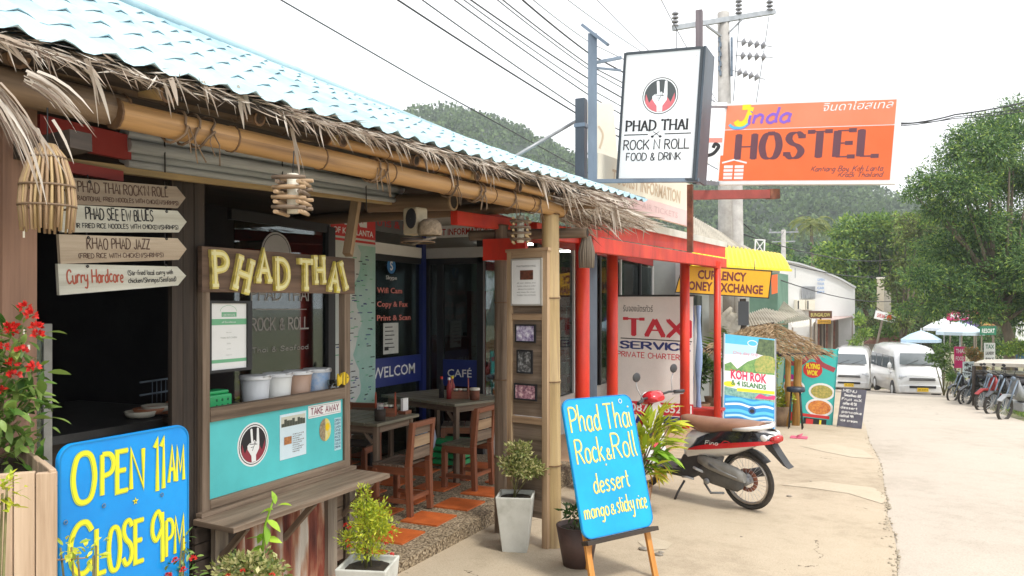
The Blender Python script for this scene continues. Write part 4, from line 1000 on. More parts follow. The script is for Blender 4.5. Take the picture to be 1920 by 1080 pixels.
# ================================================================== hand-painted boards on the pavement
def easel_board(name, lab, w_, h_, r, Mx, paintm, legm, front, lean=.25, z0=.32):
    t = thing(name, lab, 'sign', M=Mx)
    MB().prism(rrect(0, z0, w_, z0+h_, r, 7), 0, .018).build('board', paintm, t, bevel=.004)
    a = MB(); Pn = rrect(.004, z0+.004, w_-.004, z0+h_-.004, r*.95, 7); a.ribbon([(x, z) for x, z in Pn]+[Pn[0]], .006, -.002, 0)
    a.build('edge_line', paint('edge_blue', (.0, .20, .5), .4), t)
    under = paint('yellow_under', (.70, .58, .03), .5, .3) if name == 'dessert_board' else paint('yellow_green_under', (.50, .62, .06), .5, .3)
    for x, dx in ((.06, -.02), (w_-.06, .02)):
        MB().beam((x+dx, .035, -.01), (x, .035, z0+h_-.05), .02, .04, up=(1, 0, 0)).build('leg', legm, t)
    MB().beam((w_*.5, .05, z0+h_-.15), (w_*.5, .05+lean*1.9, -.02-lean*.3), .03, .03).build('rear_leg', legm, t)
    MB().b2((.0, -.035, z0-.03), (w_+.0, .03, z0-.004)).build('ledge', M_wooddark, t)
    for txt, x, z, h, wd, fit, slope, m in front:
        if name == 'dessert_board': x, wd, fit, h = x*1.22, wd*1.1, (fit*1.22 if fit else None), h*1.05
        st_ = random.getstate(); q = MB(); brush(q, txt, x, z, h, wd*1.18, fit=fit, slope=slope, jit=.03, y=-.0022); lo = q.build('lettering', under, t)
        random.setstate(st_); q = MB(); brush(q, txt, x+wd*.06, z+wd*.04, h, wd*.72, fit=fit, slope=slope, jit=.03, y=-.0034); q.build('brush_highlight', m, lo)
    return t
# OPEN board
a = onX(110, 850, -2.2); b = onX(354, 800, -2.2); a.z = b.z = 0
L = (b-a).length; gz = g(1.8)
t = easel_board('opening_hours_board', 'bright blue hand-painted board reading OPEN 11AM CLOSE 9PM', L, .86, .05, frame((a.x, a.y, gz), b-a, (0, 0, 1)), M_blue, M_woodtan,
    [('O', .045, 1.094, .155, .0165, .075, .0, M_yel), ('PEN', .145, 1.10, .130, .0150, .155, .0, M_yel), ('11', .345, 1.075, .170, .0150, .040, .0, M_yel), ('AM', .405, 1.09, .120, .0125, .065, .0, M_yel),
     ('*', .262, 1.028, .045, .006, None, 0, M_yel), ('C', .035, .875, .155, .0165, .075, .0, M_yel), ('LOSE', .125, .855, .140, .0150, .175, .0, M_yel), ('9', .335, .825, .185, .0150, .045, .0, M_yel), ('PM', .395, .835, .125, .0125, .075, .0, M_yel)], z0=.40-gz-.03)
t.matrix_basis = t.matrix_basis @ Matrix.Translation((0, 0, -.0))
for x, z in ((.15, 1.07), (.375, 1.055), (.02, 1.05)):
    q = MB(); q.torus(.006, .0015, (x, -.004, z), 10, 4, 'Y'); q.build('screw', M_steel, t)
# dessert board on an easel, leaning back, turned to the street
dd = 4.8; a0 = W(1052, 0, dd-.1); b0 = W(1192, 0, dd+.25); a0.z = b0.z = 0; xd = (b0-a0).normalized(); nin = Vector((0, 0, 1)).cross(xd)
bw = .56; gz2 = g(4.8)
foot = W(1112, 0, dd-.05); foot.z = gz2+.014
zdir = (Vector((0, 0, 1))+nin*.27-xd*.06).normalized()
Mx = frame(foot, xd-Vector((0, 0, .0)), zdir)
dz = easel_board('dessert_board', 'sky blue easel board painted Phad Thai Rock & Roll dessert mango & sticky rice', .61, .89, .07, Mx, M_cyan, mat('orange_wood', (.66, .30, .06), (.42, .16, .03), 5, .55, .2, kind='grain'),
    [('Phad', .035, 1.00, .155, .0105, .20, 0, M_yelp), ('Thai', .275, 1.00, .16, .0105, .19, 0, M_yelp), ('Rock', .04, .80, .145, .0105, .185, 0, M_yelp), ('&', .245, .80, .07, .008, .035, 0, M_yelp), ('Roll', .295, .80, .155, .0105, .17, 0, M_yelp),
     ('*', .225, .745, .04, .004, None, 0, M_yelp), ('dessert', .12, .60, .11, .0095, .25, .03, M_yelp), ('mango', .03, .455, .085, .0085, .165, 0, M_yelp), ('&', .21, .455, .06, .007, .03, 0, M_yelp), ('sticky rice', .255, .455, .10, .0085, .215, 0, M_yelp)], lean=.22, z0=.33)
q = MB(); q.torus(.014, .0025, (.50, -.003, 1.175), 14, 5, 'Y', ); q.build('screw_ring', M_paper, dz)

# ================================================================== plants
def leafmesh(L, Wd, curl=.25, n=4):
    mb = MB(); i0 = 0
    prof = [.12, .8, 1, .7, .05]
    for k in range(n+1):
        t = k/n; z = -curl*L*t*t; w_ = Wd*prof[k]/2
        mb._a([(t*L, -w_, z+w_*.25), (t*L, 0, z), (t*L, w_, z+w_*.25)])
    for k in range(n):
        a = 3*k; mb.face((a, a+1, a+4, a+3), ((0, 0),)*4, True); mb.face((a+1, a+2, a+5, a+4), ((0, 0),)*4, True)
    return mb
def orient(p, d, roll=0.):
    d = Vector(d).normalized(); q = d.to_track_quat('X', 'Z').to_matrix().to_4x4()
    return Matrix.Translation(Vector(p)) @ q @ Matrix.Rotation(roll, 4, 'X')
def rndm(name, c1, c2, rough=.45):     # colour varies from piece to piece (object random)
    if name in _m: return _m[name]
    m, n, b = _new(name); L = n.links; oi = n.nodes.new('ShaderNodeObjectInfo'); r = n.nodes.new('ShaderNodeValToRGB')
    r.color_ramp.elements[0].color = _c(c1); r.color_ramp.elements[1].color = _c(c2); L.new(oi.outputs['Random'], r.inputs[0]); L.new(r.outputs[0], b.inputs['Base Color']); b.inputs['Roughness'].default_value = rough
    tr = n.nodes.new('ShaderNodeBsdfTranslucent'); L.new(r.outputs[0], tr.inputs[0]); ms = n.nodes.new('ShaderNodeMixShader'); ms.inputs[0].default_value = .3
    L.new(b.outputs[0], ms.inputs[1]); L.new(tr.outputs[0], ms.inputs[2]); L.new(ms.outputs[0], n.nodes['Material Output'].inputs[0]); return m
M_lfA = rndm('ixora_leaf', (.05, .14, .02), (.30, .42, .10)); M_lfB = rndm('lime_leaf', (.30, .42, .03), (.72, .70, .07)); M_lfC = rndm('seedling_leaf', (.16, .36, .03), (.42, .62, .05))
def flower(parent, p, r, name='flower'):
    rg = np.random.default_rng(int(abs(p[0]*1000+p[2]*777)) % 9999); n = 26
    d = rg.normal(size=(n, 3)); d[:, 2] = np.abs(d[:, 2]); d /= np.linalg.norm(d, axis=1, keepdims=True)
    return leafcloud(name, np.array(p)+d*r*.45, d+rg.normal(size=(n, 3))*.5, np.full(n, r*.75), .35, M_petal, parent, kind=None, world=False)
def bush_parts(t, blobs, n, L, Wd, m, nst=6, base=(0, 0, 0), seed=1):
    rg = np.random.default_rng(seed); random.seed(seed)
    me = leafmesh(L, Wd).mesh('leaf'); me.materials.append(m)
    p, a = blobcloud(rg, blobs, n, surf=.4)
    for i in range(n):
        inst(me, 'leaf', t, orient(p[i], a[i]+np.array([0, 0, .3]), random.uniform(-.7, .7)) @ Matrix.Scale(random.uniform(.6, 1.15), 4))
    for k in range(nst):
        c, r = blobs[k % len(blobs)]; c = Vector(c)+Vector((random.uniform(-.5, .5)*r[0], random.uniform(-.5, .5)*r[1], 0))
        b = Vector(base)+Vector((random.uniform(-.02, .02), random.uniform(-.02, .02), 0)); MB().tube([b, b.lerp(c, .5)+Vector((random.uniform(-.02, .02), 0, .01)), c], [.006, .005, .003], 5).build('stem', M_stem, t)
def bush_mass(t, blobs, n, L, wd, m, seed=1, droop=0., kind='stuff', name='foliage'):
    rg = np.random.default_rng(seed); p, a = blobcloud(rg, blobs, n, droop)
    return leafcloud(name, p, a+np.array([0, 0, .25]), rg.uniform(.6, 1.2, n)*L, wd, m, t, kind=kind, world=False)
# big plank planter at the left corner with red ixora
pl = thing('plank_planter', 'tall pale wooden plank planter box in the lower left corner', 'planter', (0, 0, 0))
fa = W(-60, 0, 2.12); fb = W(108, 0, 2.2); fc = W(30, 0, 2.75)
fa.z = fb.z = fc.z = 0
topz = lambda p, py, d: EYE+(HOR-py)/FPX*d
ztop = 1.19
n_ = 4; ud = (fb-fa)
for k in range(n_):
    a = fa.lerp(fb, k/n_); b = fa.lerp(fb, (k+1)/n_-.012)
    MB().beam(a.lerp(b, .5)+Vector((0, 0, .05)), a.lerp(b, .5)+Vector((0, 0, ztop-random.uniform(0, .012))), (b-a).length, .018, up=(b-a)).build('plank', M_woodpale, pl) if False else MB(frame((a.x, a.y, 0), b-a, (0, 0, 1))).b2((0, -random.uniform(0, .004), .0), ((b-a).length, .018, ztop-random.uniform(0, .012))).build('plank', M_woodpale, pl, bevel=.003)
sd_ = (fc-fb)
for k in range(4):
    a = fb.lerp(fc, k/4); b = fb.lerp(fc, (k+1)/4-.01)
    MB(frame((a.x, a.y, 0), b-a, (0, 0, 1))).b2((.002, .002, 0), ((b-a).length, .02, ztop-.0-random.uniform(0, .01))).build('plank', M_woodpale, pl, bevel=.003)
back = fa+(fc-fb)
MB(frame((back.x, back.y, 0), fc-back, (0, 0, 1))).b2((0, 0, .0), ((fc-back).length, .02, ztop+.015)).build('plank', M_woodpale, pl)
so = MB(); so.quad(*[Vector((p.x, p.y, ztop-.05)) for p in (fa, fb, fc, back)]); so.build('soil', M_soil, pl)
cx = (fa+fc)/2
ix = thing('flowering_shrub', 'tall shrub with clusters of small red flowers growing from the plank planter', 'plant', (cx.x-.05, cx.y-.02, ztop-.05))
def loc(px, py, d, o): v = wm(o).inverted() @ W(px, py, d); return tuple(v)
bl_ = [(loc(28, 790, 2.4, ix), (.11, .11, .09)), (loc(30, 700, 2.4, ix), (.09, .09, .09)), (loc(25, 640, 2.4, ix), (.07, .08, .07)), (loc(40, 610, 2.4, ix), (.045, .05, .05)), (loc(10, 760, 2.35, ix), (.08, .08, .1)), (loc(70, 690, 2.42, ix), (.03, .04, .03)), (loc(60, 745, 2.42, ix), (.05, .05, .04)), (loc(15, 840, 2.4, ix), (.09, .1, .06))]
bush_parts(ix, bl_, 298, .058, .026, M_lfA, 9, seed=4)
for px, py in ((46, 578), (22, 612), (68, 615), (70, 630), (20, 624), (5, 655), (22, 684), (64, 690), (26, 706), (58, 592), (2, 735), (40, 660)): flower(ix, loc(px, py, 2.33, ix), .022)
lp = thing('lime_shrub', 'tuft of lime green leaves in front of the plank planter at left edge', 'plant', gnd(6, 1075)-Vector((0, 0, .0)))
lp.matrix_basis = Matrix.Translation(colz(-20, 1.98))
bush_parts(lp, [(loc(-4, 930, 1.98, lp), (.05, .05, .05)), (loc(8, 915, 1.98, lp), (.03, .03, .04))], 60, .03, .012, M_lfB, 5, seed=9)
# low plants in front of the boards
def potplant(name, lab, px, d, potm, pot, blobs_px, n, L, wd, m, flowers=(), cat='plant', lm=None, sq=False, parts=False, fr=.02, group=None):
    p = colz(px, d); p.z += .014; t = thing(name, lab, cat, p)
    r0, r1, hp = pot; nn = 4 if sq else 18
    a = MB(Matrix.Rotation(PI/4+.3, 4, 'Z') if sq else None); f = 1.41 if sq else 1
    a.lathe([(.001, 0), (r0*f, 0), (r1*f, hp), (r1*f*.88, hp), (r1*f*.86, hp-.03), (.001, hp-.03)], n=nn, smooth=not sq); a.build('pot', potm, t, bevel=.006 if sq else 0)
    a = MB(); a.lathe([(.001, hp-.028), (r1*.9, hp-.028)], n=12); a.build('soil', M_soil, t)
    bl = [(loc(x, y, d, t), (rx, rx, rz)) for x, y, rx, rz in blobs_px]
    if parts: bush_parts(t, bl, n, L, wd*2*L, m, 5, base=(0, 0, hp-.03), seed=int(px))
    else:
        bush_mass(t, bl, n, L, wd, m, seed=int(px))
        for k in range(4):
            c = Vector(bl[k % len(bl)][0]); b = Vector((random.uniform(-.02, .02), random.uniform(-.02, .02), hp-.03)); MB().tube([b, b.lerp(c, .5), c], [.005, .004, .002], 5).build('stem', M_stem, t)
    for x, y in flowers: flower(t, loc(x, y, d-.06, t), fr)
    return t
potplant('potted_bush', 'small bush with tiny red flowers in square white pot below the counter shelf', 690, 4.05, M_pot, (.10, .135, .40), [(690, 990, .11, .11), (700, 965, .10, .08), (680, 950, .06, .06), (682, 925, .035, .05), (725, 990, .06, .06), (655, 1010, .06, .05), (690, 1030, .1, .04)], 3000, .026, .16, M_leafy, [(652, 1015), (655, 990), (655, 1025), (732, 1000), (738, 990), (735, 1040), (648, 985), (725, 1020)], sq=True, fr=.013)
potplant('potted_bush', 'rounded variegated shrub in tall tapered white pot between the two posts', 967, 5.72, M_pot, (.09, .135, .41), [(978, 875, .13, .09), (975, 845, .09, .08), (1000, 880, .09, .06), (955, 870, .08, .06)], 2600, .032, .2, M_leafvar, sq=True)
potplant('potted_flowers', 'low plant with red blossoms in front of the blue OPEN board', 325, 2.75, M_terra, (.09, .12, .3), [(325, 1060, .07, .05), (340, 1030, .05, .05), (345, 1005, .025, .03), (300, 1075, .05, .03), (350, 1075, .05, .03)], 120, .03, .2, M_lfA, [(362, 1048), (330, 1052), (298, 1066), (283, 1078), (345, 1070), (315, 1080)], parts=True, fr=.014)
potplant('potted_flowers', 'bushy yellow-green plant with red blossoms under the counter shelf', 460, 3.0, M_terra, (.1, .14, .3), [(430, 1068, .07, .045), (470, 1062, .09, .05), (510, 1070, .06, .04), (455, 1050, .05, .03)], 900, .03, .25, M_leafvar, [(455, 1072), (510, 1078), (428, 1080)], fr=.012)
t = thing('thin_sapling', 'thin branching twig with small leaves in front of the OPEN board', 'plant', colz(170, 2.25))
bush_parts(t, [(loc(165, 1040, 2.25, t), (.06, .04, .03)), (loc(130, 1025, 2.25, t), (.04, .04, .03)), (loc(185, 1020, 2.25, t), (.025, .03, .02))], 46, .026, .012, M_lfB, 7, seed=21)
MB().tube([loc(-20, 1085, 2.2, t), loc(70, 1052, 2.22, t), loc(160, 1046, 2.25, t)], [.006, .004, .002], 5).build('stem', M_woodtan, t)
# young sprout with large leaves
t = thing('leafy_sprout', 'young sprout with large bright leaves in front of the stall shelf', 'plant', colz(495, 3.1))
q = [loc(497, 1085, 3.1, t), loc(492, 1040, 3.1, t), loc(497, 985, 3.1, t), loc(515, 930, 3.1, t)]
MB().tube([(0, 0, 0)]+q, [.008, .007, .006, .005, .003], 6).build('stem', M_lfC, t)
me = leafmesh(.065, .032, .3).mesh('leaf'); me.materials.append(M_lfC)
for (px, py), dd_, s_ in (((516, 945), (-.1, .0, 1), .8), ((520, 948), (1, .3, .35), .9), ((512, 955), (-1, -.2, -.1), 1.0), ((500, 975), (.9, .2, -.4), 1.1), ((497, 985), (.6, -.3, -.7), 1.2), ((494, 1010), (-.9, -.2, .2), 1.1), ((495, 1010), (.8, .3, .0), 1.1), ((493, 1035), (-.8, .2, .2), 1.2), ((493, 1050), (.9, -.2, -.3), 1.25), ((492, 1060), (-.6, -.4, -.5), 1.2), ((495, 1000), (-.7, .3, -.5), 1.0), ((505, 960), (.2, -.5, .5), .8)):
    inst(me, 'leaf', t, orient(loc(px, py, 3.1, t), Vector(dd_[:1]+(dd_[1],)+(dd_[2],)), random.uniform(-.5, .5)) @ Matrix.Scale(s_, 4))
# dark terracotta pot behind the easel, and the tall lime croton beside the scooter
potplant('potted_plant', 'dark clay pot with sparse leaves half hidden behind the easel board', 1083, 5.35, mat('dark_pot', (.10, .055, .045), (.05, .03, .025), 6, .6), (.10, .15, .28), [(1075, 960, .08, .05), (1090, 1000, .1, .04)], 160, .06, .18, M_leafd)
cr_ = thing('potted_croton', 'lime yellow leafy plant standing between the easel board and the scooter', 'plant', colz(1192, 6.9))
MB().lathe([(.001, 0), (.11, 0), (.15, .26), (.135, .26), (.001, .23)], n=18).build('pot', M_terra, cr_)
MB().lathe([(.001, .235), (.135, .235)], n=12).build('soil', M_soil, cr_)
me = leafmesh(.17, .042, .22).mesh('leaf'); me.materials.append(M_lfB); me2 = leafmesh(.15, .07, .35).mesh('leaf'); me2.materials.append(M_lfC); me3 = leafmesh(.2, .035, .45).mesh('leaf'); me3.materials.append(rndm('amber_leaf', (.7, .42, .04), (.8, .6, .1)))
random.seed(77)
for (px, py), (dx, dz), k, me_ in (((1225, 880), (.6, .1), 12, me), ((1250, 830), (1, .4), 12, me), ((1235, 780), (.5, 1), 10, me), ((1215, 800), (-.2, 1), 16, me), ((1205, 840), (-.5, .7), 14, me), ((1235, 805), (.8, .9), 18, me), ((1255, 800), (1.2, .15), 12, me), ((1225, 830), (.5, .5), 14, me), ((1240, 860), (.9, 0), 9, me2), ((1205, 870), (.2, .3), 8, me2), ((1225, 850), (.6, .2), 7, me2), ((1228, 875), (.9, -.5), 6, me3), ((1215, 885), (.4, -1), 4, me3), ((1210, 820), (0, .8), 8, me)):
    base = Vector(loc(px, py, 6.85, cr_)); st_ = Vector((0, 0, .25)); right = Vector((ca, sa, 0))
    MB().tube([st_, st_.lerp(base, .6)+Vector((0, 0, .02)), base], [.008, .006, .004], 5).build('stem', M_stem, cr_)
    for i in range(k):
        d_ = right*(dx+random.uniform(-.6, .6))+Vector((0, 0, dz+random.uniform(-.5, .4)))+Vector((sa, -ca, 0))*random.uniform(-.5, .9)
        inst(me_, 'leaf', cr_, orient(base+Vector((random.uniform(-.05, .05), random.uniform(-.05, .05), random.uniform(-.05, .05))), d_, random.uniform(-.6, .6)) @ Matrix.Scale(random.uniform(.75, 1.3), 4))

# ================================================================== tables and chairs on the terrace
M_tabtop = mat('table_slat', (.26, .24, .17), (.11, .10, .07), 5, .5, .25, kind='grain', c3=(.18, .17, .12))
def table(loc_, rz, lx, ly, h, lab, nsl, m=M_tabtop, lm=M_wood):
    t = thing('slatted_table', lab, 'table', loc_, rz, group='slatted tables on the terrace')
    for k in range(nsl):
        w_ = lx/nsl; MB().b2((k*w_+.003, 0, h-.025-random.uniform(0, .002)), ((k+1)*w_-.009, ly, h)).build('slat', m, t, bevel=.003)
    for x in (.05, lx-.09):
        for y in (.05, ly-.09): MB().b2((x, y, 0), (x+.045, y+.045, h-.026)).build('leg', lm, t, bevel=.003)
    MB().b2((.06, .055, h-.09), (lx-.06, .075, h-.027)).build('apron', lm, t); MB().b2((.06, ly-.075, h-.09), (lx-.06, ly-.055, h-.027)).build('apron', lm, t)
    MB().b2((.055, .08, h-.09), (.075, ly-.08, h-.027)).build('apron', lm, t); MB().b2((lx-.075, .08, h-.09), (lx-.055, ly-.08, h-.027)).build('apron', lm, t)
    for x, s_ in ((.095, 1), (lx-.095, -1)): MB().beam((x, .06, h-.17), (x+s_*.08, .06, h-.09), .02, .025, up=(0, 1, 0)).build('corner_brace', lm, t)
    return t
table((-4.52, 5.32, FZ), .0, .93, .66, .74, 'small grey slatted wooden table nearest the food stall', 7)
table((-4.62, 6.90, FZ), math.radians(-20), 1.18, .78, .77, 'longer dark slatted wooden table behind the small one', 9)
def chair_(lab, Mx, seatm=None):
    t = thing('wooden_chair', lab, 'chair', M=Mx, group='wooden chairs on the terrace')
    w_, d_, sh_, H = .36, .38, .40, .76
    for y in (0, w_-.045):
        MB().hexa([(0, y, 0), (.045, y, 0), (.045, y+.045, 0), (0, y+.045, 0), (.015, y, sh_), (.065, y, sh_), (.065, y+.045, sh_), (.015, y+.045, sh_)]).build('leg', M_woodred, t, bevel=.003)
        MB().hexa([(.015, y, sh_+.001), (.065, y, sh_+.001), (.065, y+.045, sh_+.001), (.015, y+.045, sh_+.001), (-.02, y, H), (.02, y, H), (.02, y+.045, H), (-.02, y+.045, H)]).build('back_post', M_woodred, t, bevel=.003)
        MB().b2((d_-.05, y, 0), (d_-.005, y+.045, sh_-.03)).build('leg', M_woodred, t, bevel=.003)
        MB().b2((.046, y+.01, .10), (d_-.051, y+.035, .135)).build('side_rail', M_woodred, t)
    for k in range(3): MB().b2((.01-.0, .05, sh_+.05+.1*k), (.028-.01*k, w_-.05, sh_+.14+.1*k)).build('back_slat', M_woodtan if k % 2 else M_wood, t, bevel=.002)
    MB().b2((-.018, .046, H-.045), (.018, w_-.046, H-.002)).build('top_rail', M_woodred, t, bevel=.003)
    for k in range(5): MB().b2((.07+k*.062, -.005, sh_-.005), (.122+k*.062, w_+.005, sh_+.014)).build('seat_slat', seatm or M_wood, t, bevel=.002)
    MB().b2((.066, .01, sh_-.07), (d_-.01, .032, sh_-.006)).build('seat_rail', M_woodred, t); MB().b2((.066, w_-.032, sh_-.07), (d_-.01, w_-.01, sh_-.006)).build('seat_rail', M_woodred, t)
    MB().b2((.02, .046, .12), (.04, w_-.046, .155)).build('rear_rail', M_woodred, t)
    return t
Rz = lambda a: Matrix.Rotation(math.radians(a), 4, 'Z')
chair_('red-brown wooden chair nearest the street, its back to the viewer', Matrix.Translation((-3.27, 5.67, FZ+.01)) @ Rz(180) )
chair_('red-brown wooden chair tucked at the longer table beside the bamboo post', Matrix.Translation((-3.17, 6.66, FZ+.01)) @ Rz(176), M_tabtop)
chair_('wooden chair between the two tables facing the back wall', Matrix.Translation((-3.9, 7.72, FZ+.01)) @ Rz(205), M_woodgrey)
chair_('wooden chair behind the small slatted table in the shade', Matrix.Translation((-4.55, 6.22, FZ+.01)) @ Rz(-80), M_wooddark)
st_ = thing('green_crate', 'green plastic crate standing under the longer table', 'crate', (-3.95, 7.25, FZ))
a = MB()
for k in range(4): a.b2((-.17, -.13, .04+k*.07), (.17, .13, .085+k*.07)); 
a.build('crate_body', M_green, st_)
bg_ = thing('plastic_bag', 'crumpled blue plastic bag hanging under the longer table', 'bag', (-4.1, 6.9, .12))
MB().ball((0, 0, .18), .14, 12, (1, .8, 1.3)).build('bag_body', mat('bag_blue', (.42, .52, .66), (.25, .35, .52), 7, .35), bg_)
# table-top things
def caddy(p, lab, nap=True):
    t = thing('condiment_caddy', lab, 'caddy', p, .4, group='condiment caddies')
    a = MB(); a.b2((-.09, -.06, 0), (.09, .06, .012)); a.build('base', M_woodred, t)
    for y in (-.06, .055): MB().b2((-.09, y, .012), (.09, y+.007, .075)).build('side', M_woodred, t)
    for x in (-.09, .083): MB().prism([(x*0-.035, .012), (-.02, .18), (0, .21), (.02, .18), (.035, .012)], -.004, .004).build('end_board', mat('caddy_red', (.45, .09, .04), (.3, .05, .02), 6, .4), t).matrix_basis = Matrix.Translation((x, 0, 0)) @ Matrix.Rotation(PI/2, 4, 'Z')
    for x, m in ((-.045, M_dark), (0, M_redd), (.045, M_dark)):
        j = MB().lathe([(.001, 0), (.022, 0), (.022, .07), (.001, .07)], (x, 0, .013), 12).build('jar', m, t); MB().lathe([(.024, .07), (.024, .085), (.001, .087)], (x, 0, .013), 12).build('lid', M_cream, j)
    return t
z1 = FZ+.74
caddy((-3.80, 5.75, z1), 'red-brown condiment caddy with small jars on the nearer table')
t = thing('napkin_holder', 'napkin holder with white paper beside the caddy on the nearer table', 'napkin holder', (-3.72, 5.93, z1)); MB().b2((-.04, -.05, 0), (.04, .05, .03)).build('holder', M_woodred, t); MB().b2((-.012, -.045, .03), (.012, .04, .14)).build('napkins', M_paper, t)
t = thing('cutlery_pot', 'dark round cutlery pot at the front corner of the nearer table', 'pot', (-3.68, 5.48, z1)); MB().lathe([(.001, 0), (.045, 0), (.05, .1), (.045, .1), (.04, .01), (.001, .01)], n=16).build('pot', M_wooddark, t)
for k in range(5): MB().tube([(.01*k-.02, .01, .02), (.015*k-.03, .0, .15)], .003, 4).build('spoon', M_alu, t)
z2 = FZ+.77
caddy((-3.70, 6.95, z2), 'condiment caddy crowded with red bottles on the longer table')
for k, (x, y) in enumerate(((-3.83, 7.02), (-3.78, 6.86), (-3.90, 6.92))):
    t = thing('sauce_bottle', ('tall red sauce bottle nearest the wall on the longer table', 'red sauce bottle between caddy and jar on the longer table', 'dark soy bottle at the back of the longer table')[k], 'bottle', (x, y, z2))
    MB().lathe([(.001, 0), (.026, 0), (.026, .12), (.012, .16), (.012, .19)], n=12).build('bottle_body', (M_redd, M_redd, M_dark)[k], t); MB().lathe([(.014, .19), (.014, .215), (.001, .216)], n=10).build('cap', (M_yel, M_paper, M_red)[k], t)
t = thing('spice_jar', 'brown jar with white lid at the right of the longer table', 'jar', (-3.5, 6.88, z2)); MB().lathe([(.001, 0), (.045, 0), (.05, .04), (.05, .1), (.001, .1)], n=16).build('jar_body', M_rust, t); MB().lathe([(.052, .1), (.052, .12), (.001, .125)], n=16).build('lid', M_cream, t)

# ================================================================== wooden picture rack between the posts
A0 = W(950, 0, 5.95); B0 = W(1026, 0, 5.72); A0.z = B0.z = g(5.5); u_ = B0-A0; Lr = u_.length
rk = thing('picture_rack', 'pale timber rack with framed notice and photographs between the bamboo posts', 'rack', M=frame(A0, u_, (0, 0, 1)))
def pz(py, d=5.85): return EYE+(HOR-py)/FPX*d-g(5.5)
for x0, x1 in ((0, .045), (Lr-.05, Lr)): MB().b2((x0, 0, .0), (x1, .04, pz(470))).build('stile', M_woodtan, rk, bevel=.003)
for py in (478, 594, 788): MB().b2((.0455, .003, pz(py+6)), (Lr-.0505, .038, pz(py-6))).build('rail', M_woodtan, rk, bevel=.002)
MB().b2((-.01, -.004, pz(472)), (Lr+.01, .045, pz(466))).build('top_rail', M_woodtan, rk)
for k, (a_, b_) in enumerate(((602, 645), (646, 690), (691, 735), (736, 780), (796, 838), (839, 882), (883, 925), (926, 968), (482, 535), (536, 588))): MB().b2((.0455, .022, pz(b_)), (Lr-.0505, .034-random.random()*.004, pz(a_)+.008)).build('back_board', M_wood, rk)
def pic(lab, px0, px1, py0, py1, fm, art):
    s = Lr/(1026-950); x0, x1 = (px0-950)*s, (px1-950)*s; z0, z1_ = pz(py1), pz(py0)
    Mx = wm(rk) @ Matrix.Translation((x0, -.014, z0)); w_, h_ = x1-x0, z1_-z0
    t = thing('framed_picture', lab, 'picture frame', M=Mx, group='frames on the picture rack')
    MB().b2((.012, .004, .012), (w_-.012, .008, h_-.012)).build('print', art, t)
    a = MB(); a.b2((0, 0, 0), (w_, .013, .012)); a.b2((0, 0, h_-.012), (w_, .013, h_)); a.b2((0, 0, .012), (.012, .013, h_-.012)); a.b2((w_-.012, 0, .012), (w_, .013, h_-.012)); a.build('frame', fm, t)
    return t, w_, h_
def photo(name, a, b, c): return mat(name, a, b, 38, .35, c3=c, detail=3)
t, w_, h_ = pic('large white framed notice with small print at the top of the rack', 960, 1018, 485, 573, paint('frame_pewter', (.42, .40, .36), .4), M_paper)
MB().b2((w_*.3, .002, h_*.55), (w_*.72, .0035, h_*.75)).build('printed_photo', photo('photo_brown', (.2, .06, .04), (.06, .02, .02), (.12, .05, .03)), t)
a = MB(); typeset(a, 'PHAD THAI ROCK N ROLL', w_/2, h_*.82, .014, fit=w_*.62, y=.002, align='CENTER')
for k in range(5): typeset(a, ('all our dishes are', 'freshly cooked to order', 'please be patient', 'and enjoy the music', 'THANK YOU SO MUCH')[k], w_/2, h_*(.47-.065*k), .009, fit=w_*(.6-.08*(k == 2)), y=.002, align='CENTER')
a.build('lettering', M_ink, t)
pic('framed group photo with white sky, upper of the three small ones', 968, 1006, 608, 642, M_black, photo('photo_group', (.75, .74, .8), (.12, .08, .2), (.4, .35, .5)))
pic('black framed portrait photo, middle of the three small ones', 971, 1000, 656, 700, M_black, photo('photo_dark2', (.4, .4, .4), (.03, .03, .03), (.1, .1, .1)))
pic('black framed crowd photo, lowest of the three small ones', 966, 1008, 719, 750, M_black, photo('photo_crowd', (.7, .5, .5), (.1, .05, .08), (.4, .2, .25)))
# ================================================================== travel agency next door (red posts, glass front)
ag = thing('travel_agency', 'travel agency shop with red posts, red beams and tall glass front', 'building', (-3.4, 11, g(11)))
def G(mb, name, m, parent=None, **k): return mb.build(name, m, parent or ag, world=True, **k)
AF = -.12
af = MB(); af.hexa([(-8, 8.0, -1.4), (-2.35, 8.0, -1.4), (-2.35, 16, -1.4), (-8, 16, -1.4), (-8, 8.0, AF), (-2.35, 8.0, AF), (-2.35, 16, AF-.25), (-8, 16, AF-.25)]); G(af, 'shop_floor', mat('shop_floor', (.5, .33, .2), (.4, .25, .15), 2, .6))
M_inwall = mat('shop_inner_wall', (.36, .40, .40), (.28, .31, .31), 1.2, .7)
G(MB().b2((-8.0, 6.1, -.1), (-7.9, 16, 2.9)), 'inner_wall', M_inwall)
G(MB().b2((-7.9, 15.7, -.1), (-3.99, 15.8, 2.9)), 'inner_wall', M_inwall)
G(MB().b2((-8.0, 6.1, 2.62), (-3.95, 15.9, 2.68)), 'shop_ceiling', paint('ceiling_white', (.5, .5, .48), .7))
G(MB().b2((-4.9, 6.08, -.1), (-4.72, 6.16, 2.6)), 'corner_post', M_black)
lt = G(MB().tube([(-5.3, 10.6, 2.58), (-4.4, 10.6, 2.58)], .018, 8), 'tube_lamp', emis('tube_light', (1, 1, .95), 5)); G(MB().tube([(-4.6, 12.2, 2.58), (-3.8, 12.2, 2.58)], .018, 8), 'tube_lamp', _m['tube_light'])
